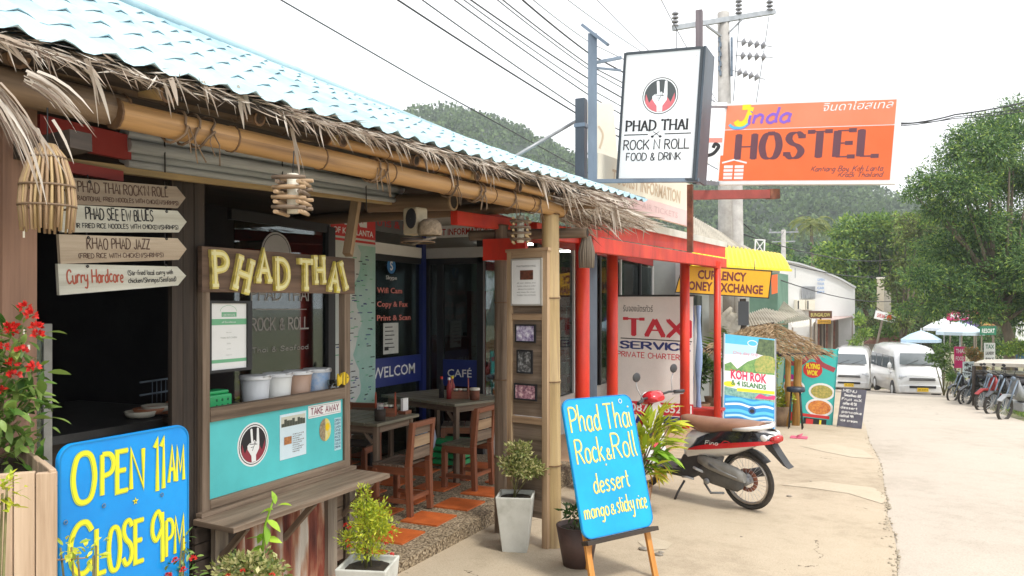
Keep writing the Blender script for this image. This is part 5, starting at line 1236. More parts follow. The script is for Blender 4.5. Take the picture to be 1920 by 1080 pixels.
# WELCOME window along the street direction, CAFE windows facing the terrace
XW = -4.74
def pane(a, b, z0, z1, name='pane', m=M_glassdk, parent=None, th=.008):
    a = Vector(a); b = Vector(b); return G(MB().beam((a+b)/2+Vector((0, 0, z0-a.z)), (a+b)/2+Vector((0, 0, z1-a.z)), (b-a).length, th, up=(b-a).normalized()) if False else MB(frame((a.x, a.y, 0), (b.x-a.x, b.y-a.y, 0), (0, 0, 1))).b2((0, 0, z0), ((b-a).xy.length, th, z1)), name, m, parent)
def bar(a, b, z0, z1, wd=.05, m=M_black, name='window_frame'):
    return G(MB(frame((a[0], a[1], 0), (b[0]-a[0], b[1]-a[1], 0), (0, 0, 1))).b2((0, -wd/2, z0), (math.dist(a[:2], b[:2]), wd/2, z1)), name, m)
w1 = pane((XW, 6.9, 0), (XW, 7.88, 0), .02, 2.15); w2 = pane((-4.66, 8.0, 0), (-4.56, 8.0, 0), .02, 2.15); w3 = pane((-4.48, 8.0, 0), (-4.03, 8.0, 0), .02, 2.15)
bar((XW, 6.84), (XW, 6.9), -.05, 2.2); bar((XW, 7.88), (XW, 7.96), -.05, 2.6, .09, M_navy); bar((-4.74, 8.0), (-4.66, 8.0), -.05, 2.2); bar((-4.56, 8.0), (-4.48, 8.0), -.05, 2.2); bar((-4.03, 8.0), (-3.95, 8.0), -.05, 2.62)
bar((-4.74, 8.0), (-3.95, 8.0), 2.151, 2.22); bar((XW, 6.84), (XW, 7.96), 2.151, 2.22)
G(MB().b2((-4.74, 7.97, 2.221), (-3.95, 8.03, 2.34)), 'transom', M_alu); G(MB().b2((XW-.03, 6.2, 2.221), (XW+.03, 7.96, 2.34)), 'transom', M_white)
FC = frame((-4.74, 7.965, 0), (1, 0, 0), (0, 0, 1)); FW = frame((XW+.035, 6.85, 0), (0, 1, 0), (0, 0, 1))
def fasc(F, w_, z0, z1, m, name): return MB(F).b2((0, 0, z0), (w_, .012, z1)).build(name, m, ag, world=True)
s1 = fasc(FC, .95, 2.46, 2.60, M_paper, 'fascia_sign'); q = MB(FC); typeset(q, 'TOURIST INFORMATION', -.02, 2.49, .075, fit=.90, bold=.02, y=-.003); q.build('lettering', paint('text_red', (.5, .03, .03), .5), s1, world=True)
s2 = fasc(FW, 1.05, 2.46, 2.66, paint('grey_sign', (.12, .13, .14), .5), 'fascia_sign'); q = MB(FW); typeset(q, 'บาร์ & ทัวร์', .1, 2.52, .08, fit=.8, bold=.02, y=-.003); q.build('lettering', _m['text_red'], s2, world=True)
c1 = fasc(frame((-4.48, 7.985, 0), (1, 0, 0), (0, 0, 1)), .45, .72, 1.03, M_navy, 'window_strip'); q = MB(frame((-4.48, 7.985, 0), (1, 0, 0), (0, 0, 1))); typeset(q, 'CAFÉ', .06, .83, .09, fit=.32, bold=.01, y=-.003); q.build('lettering', M_paper, c1, world=True)
c2 = fasc(frame((XW+.02, 6.90, 0), (0, 1, 0), (0, 0, 1)), .98, .78, 1.09, M_navy, 'window_strip'); q = MB(frame((XW+.02, 6.9, 0), (0, 1, 0), (0, 0, 1))); typeset(q, 'WELCOM', -.02, .88, .12, fit=.86, bold=.01, y=-.003); q.build('lettering', M_paper, c2, world=True)
FD = frame((XW+.012, 6.90, 0), (0, 1, 0), (0, 0, 1))
M_sal = paint('text_salmon', (.72, .22, .18), .5); q = MB(FD)
for k, t_ in enumerate(('Wifi Cam', 'Copy & Fax', 'Print & Scan')): typeset(q, t_, .08, 1.80-.15*k, .06, fit=(.5, .62, .68)[k], bold=.02, y=-.002)
q.build('lettering', M_sal, w1, world=True)
q = MB(FD); P = ellipse(.36, 2.1, .085, .085); 
o = MB(FD).prism(P, -.003, -.001).build('round_decal', paint('decal_blue', (.04, .2, .5), .5), w1, world=True)
q = MB(FD); brush(q, 'S', .335, 2.06, .085, .02, y=-.005); typeset(q, 'Skype', .25, 1.95, .045, fit=.22, y=-.003); q.build('lettering', M_paper, o, world=True)
o = MB(FD).b2((.2, -.003, 1.13), (.5, 0, 1.47)).build('notice', mat('notice_white', (.62, .64, .6), (.5, .52, .5), 14, .6), w1, world=True); q = MB(FD)
for k in range(6): q.b2((.23, -.004, 1.42-.045*k), (.38+.02*(k % 3), -.0035, 1.43-.045*k))
q.b2((.22, -.004, 1.17), (.3, -.0035, 1.21)); q.build('printed_lines', M_ink, o, world=True)
# furniture seen through the glass
t = thing('red_counter', 'red counter inside the agency behind the café windows', 'counter', (-5.2, 9.6, 0)); MB().b2((-.45, -.1, -.05), (.35, .3, 1.2)).build('cabinet', paint('cabinet_red', (.42, .03, .02), .4), t); MB().b2((-.5, -.15, 1.2), (.4, .35, 1.23)).build('top', M_redd, t)
t = thing('red_cupboard', 'tall dark red cupboard inside the agency beside the bamboo post', 'cupboard', (-4.42, 9.0, 0)); MB().b2((-.22, -.1, -.05), (.25, .4, 1.85)).build('body', M_redd, t); MB().b2((-.2, -.115, .1), (.0, -.102, 1.75)).build('door', M_redd, t); MB().b2((.02, -.115, .1), (.23, -.102, 1.75)).build('door', M_redd, t)
t = thing('office_chair', 'black office chair inside the agency by the grey wall', 'chair', (-5.5, 10.6, 0)); MB().b2((-.22, -.2, .45), (.22, .2, .53)).build('seat', M_black, t, bevel=.02); MB().b2((-.2, .17, .6), (.2, .22, 1.25)).build('backrest', M_black, t, bevel=.02); MB().tube([(0, 0, 0), (0, 0, .45)], .03, 8).build('column', M_steel, t); MB().lathe([(.24, 0), (.22, .04), (.05, .07)], n=10).build('base', M_black, t)
# map banner
mbn = thing('map_banner', 'tall red and white map banner on the wall behind the food stall', 'banner', M=frame((-4.68, 6.12, .35), (0, 1, 0), (0, 0, 1)))
A_ = Art(mbn); MB().b2((0, 0, 0), (.76, .012, 2.36)).build('banner_sheet', mat('banner_sheet', (.70, .72, .68), (.55, .62, .60), 2, .5), mbn)
A_.poly(rect(0, 2.0, .76, 2.36), paint('banner_red', (.62, .04, .04), .5), -.001, 'red_header'); A_.poly(rect(0, 1.955, .76, 1.98), _m['banner_red'], -.001, 'red_header')
A_.type('MAP', .04, 2.13, .17, M_paper, fit=.68, bold=.05, y=-.002).type('OF KOH LANTA', .04, 2.03, .06, M_paper, fit=.68, bold=.02, y=-.002)
rg = np.random.default_rng(8); M_sea = mat('map_sea', (.25, .52, .42), (.45, .62, .58), 3, .5)
P = [(.44+.06*math.sin(k*.8)+.02*math.sin(k*2.1), 1.93-k*.08) for k in range(23)]; A_.poly([(.76, 1.93)]+[(.76, .17)]+P[::-1], M_sea, -.0015, 'sea')
for k in range(120): x = rg.uniform(.04, .7); z = rg.uniform(.1, 1.85); A_.poly(rect(x, z, x+rg.uniform(.02, .09), z+.010), (M_navy, M_ink, M_cgreen)[k % 3], -.003, 'small_print')
A_.done()
# long red beams of the agency porch
def redbeam(a, b, ht, wd, name='red_beam'): return G(MB().beam(a, b, wd, ht), name, M_red, bevel=.006)
redbeam((-2.66, 4.9, 2.29), (-2.6, 8.1, 2.42), .10, .06)
redbeam(W(1000, 432, 6.3), W(1113, 448, 7.6), .13, .07)
a0, b0 = W(1105, 433, 7.3), W(1360, 474, 13.2)
redbeam(W(1105, 458, 7.35), W(1358, 494, 12.9), .15, .08); G(MB().hexa([W(1100, 440, 7.5), W(1100, 440, 7.42), W(1360, 483, 13.05), W(1360, 483, 13.3), W(1104, 410, 7.5), W(1104, 410, 7.42), W(1360, 463, 13.05), W(1360, 463, 13.3)]), 'red_fascia', M_red)
redbeam(W(1150, 468, 10.2), W(1110, 462, 7.5), .1, .05); redbeam(W(1287, 488, 12.3), W(1350, 497, 12.2), .12, .06)
G(MB().b2((-2.75, 5.55, 2.02), (-2.38, 5.6, 2.19)), 'red_board', M_red)
def rpost(px, d, r, top, n=14):
    p = W(px, 575, d); z0 = AF-.02 if px < 1200 else g(p.y); return G(MB().tube([(p.x, p.y, z0), (p.x, p.y, EYE+(HOR-top)/FPX*d)], r, n), 'red_post', M_red)
rpost(1092, 7.2, .068, 440); rpost(1148, 9.9, .072, 470); rpost(1284, 12.1, .075, 490); rpost(1345, 12.4, .055, 497)
rf = MB(); ny = 60; i0 = 0; A_a, A_b = W(1128, 410, 7.5), W(1362, 462, 13.3); back = Vector((-2.4, .3, .50))
for r in range(2):
    for j in range(ny+1):
        p = A_a.lerp(A_b, j/ny)+back*r+Vector((0, 0, .018*math.sin(j*1.9))); rf._a([p, p+Vector((0, 0, .012))]) if False else rf._a([p])
for j in range(ny): rf.face((j, j+1, j+ny+2, j+ny+1), ((0, 0), (1, 0), (1, 1), (0, 1)), True)
G(rf, 'porch_roof', mat('white_tin', (.74, .72, .66), (.58, .54, .46), 2.5, .5, c3=(.68, .65, .58)))
lip = MB(); lip.beam(W(1128, 406, 7.40), W(1362, 459, 13.15), .02, .09); G(lip, 'roof_edge', _m['white_tin'])
# glass shop front along the street
XF = -3.95
for k, (y0, y1) in enumerate(((8.06, 9.55), (9.62, 11.0), (11.07, 12.3), (12.37, 13.5), (13.57, 14.9), (14.97, 15.9))):
    pane((XF, y0, 0), (XF, y1, 0), .35, 2.45, m=M_glass if k < 2 else M_glassdk); bar((XF, y1), (XF, y1+.07), -.3, 2.5, .06, M_alu if k % 2 else M_black)
G(MB().b2((XF-.04, 8.04, -.4), (XF+.03, 15.9, .35)), 'plinth', paint('plinth', (.42, .40, .37), .7)); G(MB().b2((XF-.04, 8.04, 2.5), (XF+.03, 15.9, 2.75)), 'red_lintel', M_redd)
t = thing('postcard_rack', 'rack of postcards and souvenirs behind glass between the red posts', 'rack', (-4.35, 12.6, .2))
M_wirew = paint('white_wire', (.7, .7, .7), .4)
for k in range(6): MB().tube([(.2, -1.3, .1+.27*k), (.2, 1.35, .1+.27*k)], .009, 5).build('shelf_wire', M_wirew, t)
for k in range(11): MB().tube([(.2, -1.3+.265*k, .0), (.2, -1.3+.265*k, 1.5)], .007, 5).build('upright', M_wirew, t)
MB().b2((-.1, -1.35, .0), (-.05, 1.4, 2.1)).build('back_board', M_redd, t)
rg = np.random.default_rng(2)
cm = [photo('card_%s' % n_, a, b, c) for n_, a, b, c in (('blue', (.2, .4, .6), (.05, .1, .2), (.3, .5, .5)), ('red', (.5, .1, .1), (.1, .02, .05), (.6, .5, .4)), ('pale', (.6, .6, .58), (.3, .3, .25), (.4, .5, .5)), ('dark', (.1, .1, .12), (.02, .02, .03), (.3, .3, .25)))]
for r in range(5):
    for c in range(10):
        h_ = rg.uniform(.1, .2); MB().b2((.1, -1.27+.265*c, .115+.27*r), (.16, -1.1+.265*c+rg.uniform(-.04, .05), .115+.27*r+h_)).build('postcard', cm[rg.integers(4)], t)
MB().b2((-.05, -1.35, -.03), (.24, 1.4, .04)).build('shelf_edge', paint('purple_strip', (.35, .08, .25), .5), t)

# TAXI board
TX = W(1150, 0, 12.75); TB = W(1300, 0, 12.45); tz0 = EYE+(HOR-800)/FPX*12.6; TX.z = TB.z = tz0
tx_ = thing('taxi_board', 'tall white TAXI SERVICE board with red phone band behind the red post', 'sign', M=frame(TX, TB-TX, (-.01, 0, 1)))
Lx = (TB-TX).length; hx = (800-556)/FPX*12.6
MB().b2((0, 0, 0), (Lx, .05, hx)).build('board', paint('taxi_white', (.84, .81, .78), .5, .05), tx_)
A_ = Art(tx_); 
A_.type('รับจองบัตรทัวร์', .16, hx-.24, .1, M_ink, fit=.48, y=-.003, slope=-.02)
A_.brush('TAXI', .20, hx-.63, .27, .085, paint('taxi_red', (.62, .02, .04), .5), fit=1.02, serif=.10, thin=.022, slope=-.035).line([(.12, hx-.68), (Lx-.02, hx-.73)], .016, M_ink)
A_.brush('SERVICE', .12, hx-.84, .11, .045, M_navy, fit=1.1, serif=.08, thin=.02, slope=-.035).brush('PRIVATE CHARTERED', .07, hx-.98, .085, .013, _m['taxi_red'], fit=1.14, slope=-.05)
A_.poly([(0, .20), (0, .42), (Lx, .38), (Lx, .18)], _m['taxi_red'], -.001, 'red_band').type('087-2685211', .28, .25, .13, M_paper, fit=.98, bold=.02, y=-.003, slope=-.02)
A_.poly([(.35, .05), (.4, .2), (1.2, .16), (1.15, .04)], M_navy, -.0015, 'printed_shape'); A_.done()
MB().b2((-.03, -.01, hx), (Lx+.03, .06, hx+.03)).build('frame', M_black, tx_)
fl_ = thing('blue_flag', 'furled blue and white banner hanging behind the thin red posts', 'banner', W(1300, 800, 12.9))
for k, m in enumerate((paint('flag_blue', (.05, .13, .5), .5), M_paper, paint('flag_pale', (.3, .42, .66), .5))):
    a = MB(); pts = [(.0+.05*k, .02*math.sin(i+k)-.03*k, .1+i*.24) for i in range(9)]
    a.tube(pts, [.05+.02*math.sin(i*1.3+k) for i in range(9)], 7); a.build('cloth_fold', m, fl_)
# red trough and dark pots under the agency porch
t = thing('red_trough', 'red plastic trough planter behind the thin red post', 'planter', W(1323, 815, 12.7))
MB().hexa([(-.18, -.12, 0), (.2, -.12, 0), (.2, .12, 0), (-.18, .12, 0), (-.24, -.16, .42), (.26, -.16, .42), (.26, .16, .42), (-.24, .16, .42)]).build('tub', paint('trough_red', (.5, .03, .02), .5), t, bevel=.01); MB().b2((-.27, -.18, .40), (.29, .18, .44)).build('rim', _m['trough_red'], t)
potplant('potted_plant', 'dark potted shrub in the shade behind the thin red post', 1312, 14.5, M_terra, (.14, .2, .35), [(1312, 700, .22, .25), (1318, 680, .15, .15)], 350, .12, .2, M_leafd)
t = thing('potted_palm', 'small potted palm with light green fronds under the yellow awning', 'plant', colz(1338, 16.5))
MB().lathe([(.001, 0), (.14, 0), (.2, .35), (.17, .35), (.001, .3)], n=14).build('pot', M_terra, t)
def palmfronds(t, c, n, L, m, arch=.9, seed=3, leaf=.32, name='frond'):
    rg = np.random.default_rng(seed); c = Vector(c)
    for k in range(n):
        q = 2*PI*k/n+rg.uniform(-.2, .2); el = rg.uniform(.25, 1.2); d = Vector((math.cos(q)*math.cos(el), math.sin(q)*math.cos(el), math.sin(el))); p = c.copy(); pts = [p.copy()]
        for i in range(8): p = p+d*L/8; d = (d+Vector((0, 0, -arch*.18))).normalized(); pts.append(p.copy())
        P, A, Ls = [], [], []
        for i in range(1, 9):
            for f in (0, .5):
                b = pts[i-1].lerp(pts[i], f); tdir = (pts[i]-pts[i-1]).normalized(); s_ = tdir.cross(Vector((0, 0, 1))).normalized()
                for sg in (-1, 1): P.append(tuple(b)); A.append(tuple(s_*sg+tdir*.7+Vector((0, 0, -.25)))); Ls.append(L*leaf*(1-abs(i-4)/7))
        o = leafcloud(name, np.array(P), np.array(A), np.array(Ls), .06, m, t, kind=None, world=False)
        MB().tube(pts, [L*.01]*9, 4).build('midrib', m, o)
palmfronds(t, loc(1338, 690, 16.5, t), 12, 1.3, M_leafm)
MB().tube([(0, 0, .3), loc(1338, 690, 16.5, t)], .04, 6).build('trunk', M_wood, t)

# ================================================================== money exchange: yellow awning and sign
me_ = thing('exchange_booth', 'money exchange kiosk with bright yellow corrugated awning', 'building', colz(1360, 17))
E1, E2, T1, T2 = W(1296, 496, 14.5), W(1484, 507, 17.6), W(1300, 455, 16.2), W(1462, 479, 19.2)
M_yaw = mat('yellow_awning', (.86, .66, .01), (.60, .42, .02), 1.8, .45, c3=(.82, .62, .01), detail=9)
aw = MB(); nu, nv = 110, 8
for v in range(nv+1):
    for u in range(nu+1):
        t_ = v/nv; p = E1.lerp(E2, u/nu).lerp(T1.lerp(T2, u/nu), t_)+Vector((0, 0, .22*math.sin(PI*min(1, t_*.9))*.5+.03*math.sin(u*1.25))); aw._a([p])
for v in range(nv):
    for u in range(nu): a = v*(nu+1)+u; aw.face((a, a+1, a+nu+2, a+nu+1), ((0, 0), (1, 0), (1, 1), (0, 1)), True)
aw.build('awning', M_yaw, me_, world=True)
G_ = lambda mb, n_, m, **k: mb.build(n_, m, me_, world=True, **k)
G_(MB().beam(E1, E2, .03, .05), 'awning_edge', M_yaw)
G_(MB().b2((-6, 16.2, -.8), (-3.35, 19.2, 2.75)), 'kiosk_wall', paint('kiosk_grey', (.32, .34, .33), .6)); G_(MB().b2((-3.36, 16.5, -.2), (-3.3, 18.0, 1.9)), 'kiosk_window', M_glassdk)
G_(MB().b2((-3.5, 16.1, -.8), (-3.3, 16.19, 2.6)), 'door_frame', M_alu)
C1, C2 = W(1266, 548, 15.2), W(1441, 559, 15.2)
cs = thing('currency_sign', 'orange-yellow CURRENCY MONEY EXCHANGE sign hanging under the yellow awning', 'sign', M=frame(C1, C2-C1, (0, 0, 1)))
Lc = (C2-C1).length; hc = 52/FPX*15.2
MB().prism([(0, 0), (.05, hc*.45), (.13, hc), (Lc+.03, hc*.98), (Lc, .0)], 0, .06).build('board', paint('sign_amber', (.86, .42, .01), .45), cs)
a = MB(); a.ribbon([(0, 0), (.05, hc*.45), (.13, hc), (Lc+.03, hc*.98), (Lc, .0), (0, 0)], .02, -.006, .003); a.build('edge_trim', M_ink, cs)
A_ = Art(cs); M_exr = paint('exchange_text', (.17, .02, .02), .5); A_.type('CURRENCY', .42, hc*.55, .17, M_exr, fit=.96, bold=.035, y=-.003, slope=-.0).type('MONEY  EXCHANGE', .12, hc*.13, .17, M_exr, fit=1.6, bold=.035, y=-.003); A_.done()
MB().tube([(.3, .03, hc), (.3, .03, hc+.2)], .01, 5).build('hanger', M_steel, cs); MB().tube([(Lc-.3, .03, hc), (Lc-.3, .03, hc+.2)], .01, 5).build('hanger', M_steel, cs)

# ================================================================== overhead signs
ps = thing('pole_sign', 'tall white lightbox sign with rock hand logo reading PHAD THAI ROCK N ROLL', 'sign', M=frame(onY(1160, 335, 7.75), onY(1300, 334, 7.72)-onY(1160, 335, 7.75), (0, 0, 1)))
Lw = (onY(1303, 334, 7.75)-onY(1160, 335, 7.75)).length; hs = 1.27
MB().b2((.0, .0, 0), (Lw-.02, .16, hs)).build('lightbox', paint('sign_white', (.86, .86, .86), .4, .02), ps)
a = MB(); a.b2((-.025, -.012, -.02), (0, .17, hs+.02)); a.b2((Lw-.02, -.012, -.02), (Lw+.005, .17, hs+.02)); a.b2((0, -.012, -.02), (Lw-.02, .17, 0)); a.b2((0, -.012, hs), (Lw-.02, .17, hs+.025)); a.build('frame', paint('frame_charcoal', (.05, .06, .07), .5), ps)
MB().b2((Lw+.0055, -.0, -.02), (Lw+.03, .40, hs+.03)).build('side_panel', mat('side_steel', (.10, .125, .155), (.05, .065, .08), 3, .45, .15, metal=.2, stretch=.3), ps)
eb = MB(); er = MB(); ew = MB(); ed = MB(); emblem(eb, er, ew, ed, Lw*.49, hs*.655, .185); 
o = er.build('round_logo', M_ink, ps); ew.build('logo_white', _m['sign_white'], o); eb.build('logo_black', paint('logo_grey', (.07, .08, .08), .5), o); ed.build('logo_red', paint('logo_rose', (.68, .16, .18), .5), o)
A_ = Art(ps); A_.brush('PHAD THAI', .05, hs*.385, .098, .020, M_ink, fit=Lw*.80, serif=.12, thin=.012, gap=.24, y=-.003).line([(.03, hs*.352), (Lw*.36, hs*.352)], .010, M_ink).line([(Lw*.58, hs*.352), (Lw-.06, hs*.352)], .010, M_ink)
A_.brush('ROCK N ROLL', .035, hs*.235, .092, .011, M_ink, fit=Lw*.86, serif=.06, y=-.003).brush('FOOD & DRINK', .07, hs*.145, .075, .0095, M_ink, fit=Lw*.72, serif=.0, y=-.003)
A_.line([(Lw*.42, hs*.335), (Lw*.51, hs*.372)], .006, M_ink).line([(Lw*.52, hs*.335), (Lw*.43, hs*.372)], .006, M_ink).poly(ellipse(Lw*.42, hs*.333, .016, .012, 10), M_ink).poly(ellipse(Lw*.525, hs*.333, .016, .012, 10), M_ink)
A_.type('ติดต่อ 081 234', Lw*.58, hs*.945, .022, paint('thin_grey', (.6, .6, .6)), fit=.28, y=-.003); A_.done()
pp1 = W(1111, 575, 7.75); pp = thing('sign_pole', 'blue-grey steel pole carrying the Phad Thai lightbox above the roof', 'pole', (pp1.x, pp1.y, g(pp1.y)))
zt = EYE+(HOR-68)/FPX*7.75
MB().box((0, 0, (zt-g(7.75))/2), (.09, .12, zt-g(7.75)), rz=.3).build('shaft', M_steel, pp)
tq = wm(pp).inverted(); 
MB().beam(tq @ W(1092, 47, 7.75), tq @ W(1140, 84, 7.6), .05, .03).build('top_arm', M_steel, pp)
MB().beam(tq @ W(1104, 120, 7.75), tq @ W(1165, 108, 7.8), .03, .03).build('bracket', M_steel, pp); MB().beam(tq @ W(1106, 126, 7.75), tq @ W(1164, 132, 7.8), .02, .02).build('bracket', M_steel, pp); MB().beam(tq @ W(1100, 340, 7.75), tq @ W(1310, 338, 7.7), .05, .035).build('bottom_arm', M_steel, pp)
MB().tube([tq @ W(1078, 228, 8.1), tq @ W(958, 298, 7.3)], .018, 6).build('stay_pipe', M_grey, pp)
p2 = W(1090, 575, 8.0); o = thing('second_pole', 'dark square post just left of the lightbox pole', 'pole', (p2.x, p2.y, g(8))); MB().box((0, 0, (EYE+(HOR-186)/FPX*8-g(8))/2), (.10, .10, EYE+(HOR-186)/FPX*8-g(8))).build('shaft', mat('dark_steel', (.09, .11, .13), (.05, .06, .08), 4, .5, stretch=.3), o)
MB().b2((-.06, -.06, 4.0-g(8)-.5), (.06, .06, 4.0-g(8)-.46)).build('cap', M_steel, o)
p3 = W(1311, 575, 7.95); zt3 = EYE+(HOR-20)/FPX*7.95; o = thing('brown_post', 'weathered brown post top rising behind the lightbox corner', 'post', (p3.x, p3.y, 3.1)); MB().box((0, 0, (zt3-3.1)/2), (.065, .065, zt3-3.1)).build('shaft', mat('post_mauve', (.22, .18, .19), (.12, .10, .11), 5, .7, kind='grain'), o)
o = thing('rusty_post', 'rusty red post under the overhead signs', 'post', W(1294, 575, 8.6)); z_ = g(9); MB().box((0, 0, .98), (.06, .06, .75)).build('shaft', M_rust, o)
o = thing('red_girder', 'dull red steel beam under the orange hostel sign', 'beam', W(1296, 366, 9.6)); MB().beam((0, 0, 0), wm(o).inverted() @ W(1455, 364, 10.2), .08, .11).build('beam', mat('oxide_red', (.36, .07, .06), (.22, .05, .04), 5, .6), o); MB().beam(wm(o).inverted() @ W(1440, 364, 10.14), wm(o).inverted() @ W(1458, 364, 10.21), .09, .125).build('end_cap', M_rust, o)
# pale sign behind the pole and faded tourist information board
o = thing('cream_sign', 'pale cream sign panel between the pole and the lightbox', 'sign', M=frame(W(1112, 338, 8.6), W(1162, 336, 8.75)-W(1112, 338, 8.6), (0, 0, 1))); L_ = (W(1162, 336, 8.75)-W(1112, 338, 8.6)).length
MB().b2((0, 0, 0), (L_, .04, .86)).build('panel', mat('faded_cream', (.84, .80, .70), (.80, .74, .62), 3, .6), o); a = MB(); a.ribbon(catmull([(.12, .35), (.18, .5), (.13, .6)]), .025, -.003, -.003); a.build('faded_mark', paint('faded_gold', (.65, .52, .38), .6), o)
a_, b_ = W(1118, 378, 8.1), W(1292, 425, 9.4); o = thing('tourist_information_sign', 'faded cream and pink TOURIST INFORMATION board under the lightbox sign', 'sign', M=frame(a_, b_-a_, (0, 0, 1))); L_ = (b_-a_).length
hq = 82/FPX*9.2; MB().b2((0, 0, 0), (L_, .04, hq)).build('panel', mat('faded_glare', (.84, .80, .68), (.78, .72, .60), 2, .6), o)  # faded panel, with a bleaching reflection painted into its pale colour
A_ = Art(o); A_.poly([(0, 0), (0, hq*.36), (L_, hq*.36), (L_, 0)], mat('faded_pink', (.80, .62, .60), (.75, .52, .52), 3, .6), -.001, 'pink_band'); A_.type('TOURIST INFORMATION', .25, hq*.48, .15, paint('faded_text', (.62, .48, .34), .6), fit=L_*.74, bold=.02, y=-.003); A_.type('BUS  BOAT  AIR TICKETS', .1, hq*.12, .07, paint('faded_text2', (.66, .46, .46), .6), fit=L_*.8, y=-.003); A_.done()
# HOSTEL sign
H1, H2 = onY(1344, 346, 10.7), onY(1678, 345, 10.45); hh = 156/FPX*9.4
L_ = (H2-H1).length; d_ = 0
hsn = thing('hostel_sign', 'big orange Jinda HOSTEL sign hanging over the street', 'sign', M=frame(H1, H2-H1, (0, 0, 1)))
lat1 = H1.x*ca+H1.y*sa; dp1 = -H1.x*sa+H1.y*ca; dp2 = -H2.x*sa+H2.y*ca
hL = 150/FPX*dp1; hR = 162/FPX*dp2
MB().prism([(0, 0), (.0, .38*hL), (.03, .38*hL), (.03, hL), (L_, hR), (L_, 0)], 0, .10).build('board', M_paper, hsn)
M_or = mat('sign_orange', (.84, .17, .045), (.80, .14, .03), 1.2, .45); M_orp = mat('sign_orange_pale', (.86, .27, .15), (.84, .22, .10), 1.2, .45)
MB().beam(wm(hsn).inverted() @ W(1302, 341, 7.9), (0, .05, .02), .04, .05).build('support_arm', M_steel, hsn); MB().beam(wm(hsn).inverted() @ W(1300, 200, 8.1), (.04, .05, hL*.97), .03, .03).build('support_arm', M_steel, hsn)
A_ = Art(hsn); A_.poly([(.02, .05), (.02, .36*hL), (.055, .36*hL), (.055, hL*.67), (L_-.06, hR*.68), (L_-.06, .05)], M_or, -.002, 'orange_field'); A_.poly([(.055, hL*.68), (.055, hL*.975), (L_-.06, hR*.975), (L_-.06, hR*.69)], M_orp, -.002, 'orange_field')
A_.brush('HOSTEL', .25, hL*.31, .325, .09, paint('hostel_brown', (.14, .05, .07), .5), fit=L_*.77, gap=.30, serif=.085, thin=.016, y=-.004, slope=.005)
A_.brush('J', .18, hL*.74, .22, .07, M_yel, wx=1.6, shear=.3, y=-.004, serif=.25).brush('inda', .36, hL*.74, .19, .034, paint('violet', (.26, .12, .62), .5), fit=.52, shear=.2, y=-.005)
A_.line(catmull([(.11, hL*.74), (.17, hL*.70), (.28, hL*.70), (.36, hL*.755)]), .035, paint('logo_blue', (.1, .5, .75), .5), -.0035, 'blue_swoosh').line(catmull([(.10, hL*.735), (.17, hL*.685), (.29, hL*.685), (.38, hL*.74)]), .02, paint('violet2', (.35, .15, .6), .5), -.003, 'violet_swoosh')
A_.type('จินดาโฮสเทล', L_-.09, hR*.88, .10, M_paper, align='RIGHT', fit=.8, shear=.2, y=-.004)
A_.brush('Kantiang Bay, Koh Lanta', L_*.55, hR*.155, .065, .009, _m['hostel_brown'], fit=L_*.38, shear=.3).brush('Krabi Thailand', L_*.70, hR*.085, .06, .009, _m['hostel_brown'], fit=L_*.23, shear=.3)
for r in range(2):
    for c in range(2): A_.poly(rect(.08+.145*c, .07+.10*r, .20+.145*c, .155+.10*r), M_paper, -.004, 'window_logo').line([(.08+.145*c, .112+.10*r), (.20+.145*c, .112+.10*r)], .012, M_or, -.005)
A_.line([(.05, .29), (.21, .33), (.38, .285)], .022, M_paper, -.004, 'roof_logo'); A_.done()
o = thing('white_side_sign', 'white sign with red band and black mark between lightbox and hostel sign', 'sign', M=frame(W(1318, 305, 11.6), W(1352, 305, 11.55)-W(1318, 305, 11.6), (0, 0, 1)))
MB().b2((0, 0, 0), (.32, .06, .9)).build('panel', M_paper, o); A_ = Art(o); A_.poly(rect(0, .30, .32, .37), paint('salmon_band', (.8, .25, .2), .5)); A_.line(catmull([(.05, .1), (.15, .14), (.22, .24), (.17, .28), (.14, .22)]), .05, M_ink); A_.done()
MB().beam((-.02, .03, .66), (.24, .03, .66), .02, .02).build('bracket', M_steel, o)

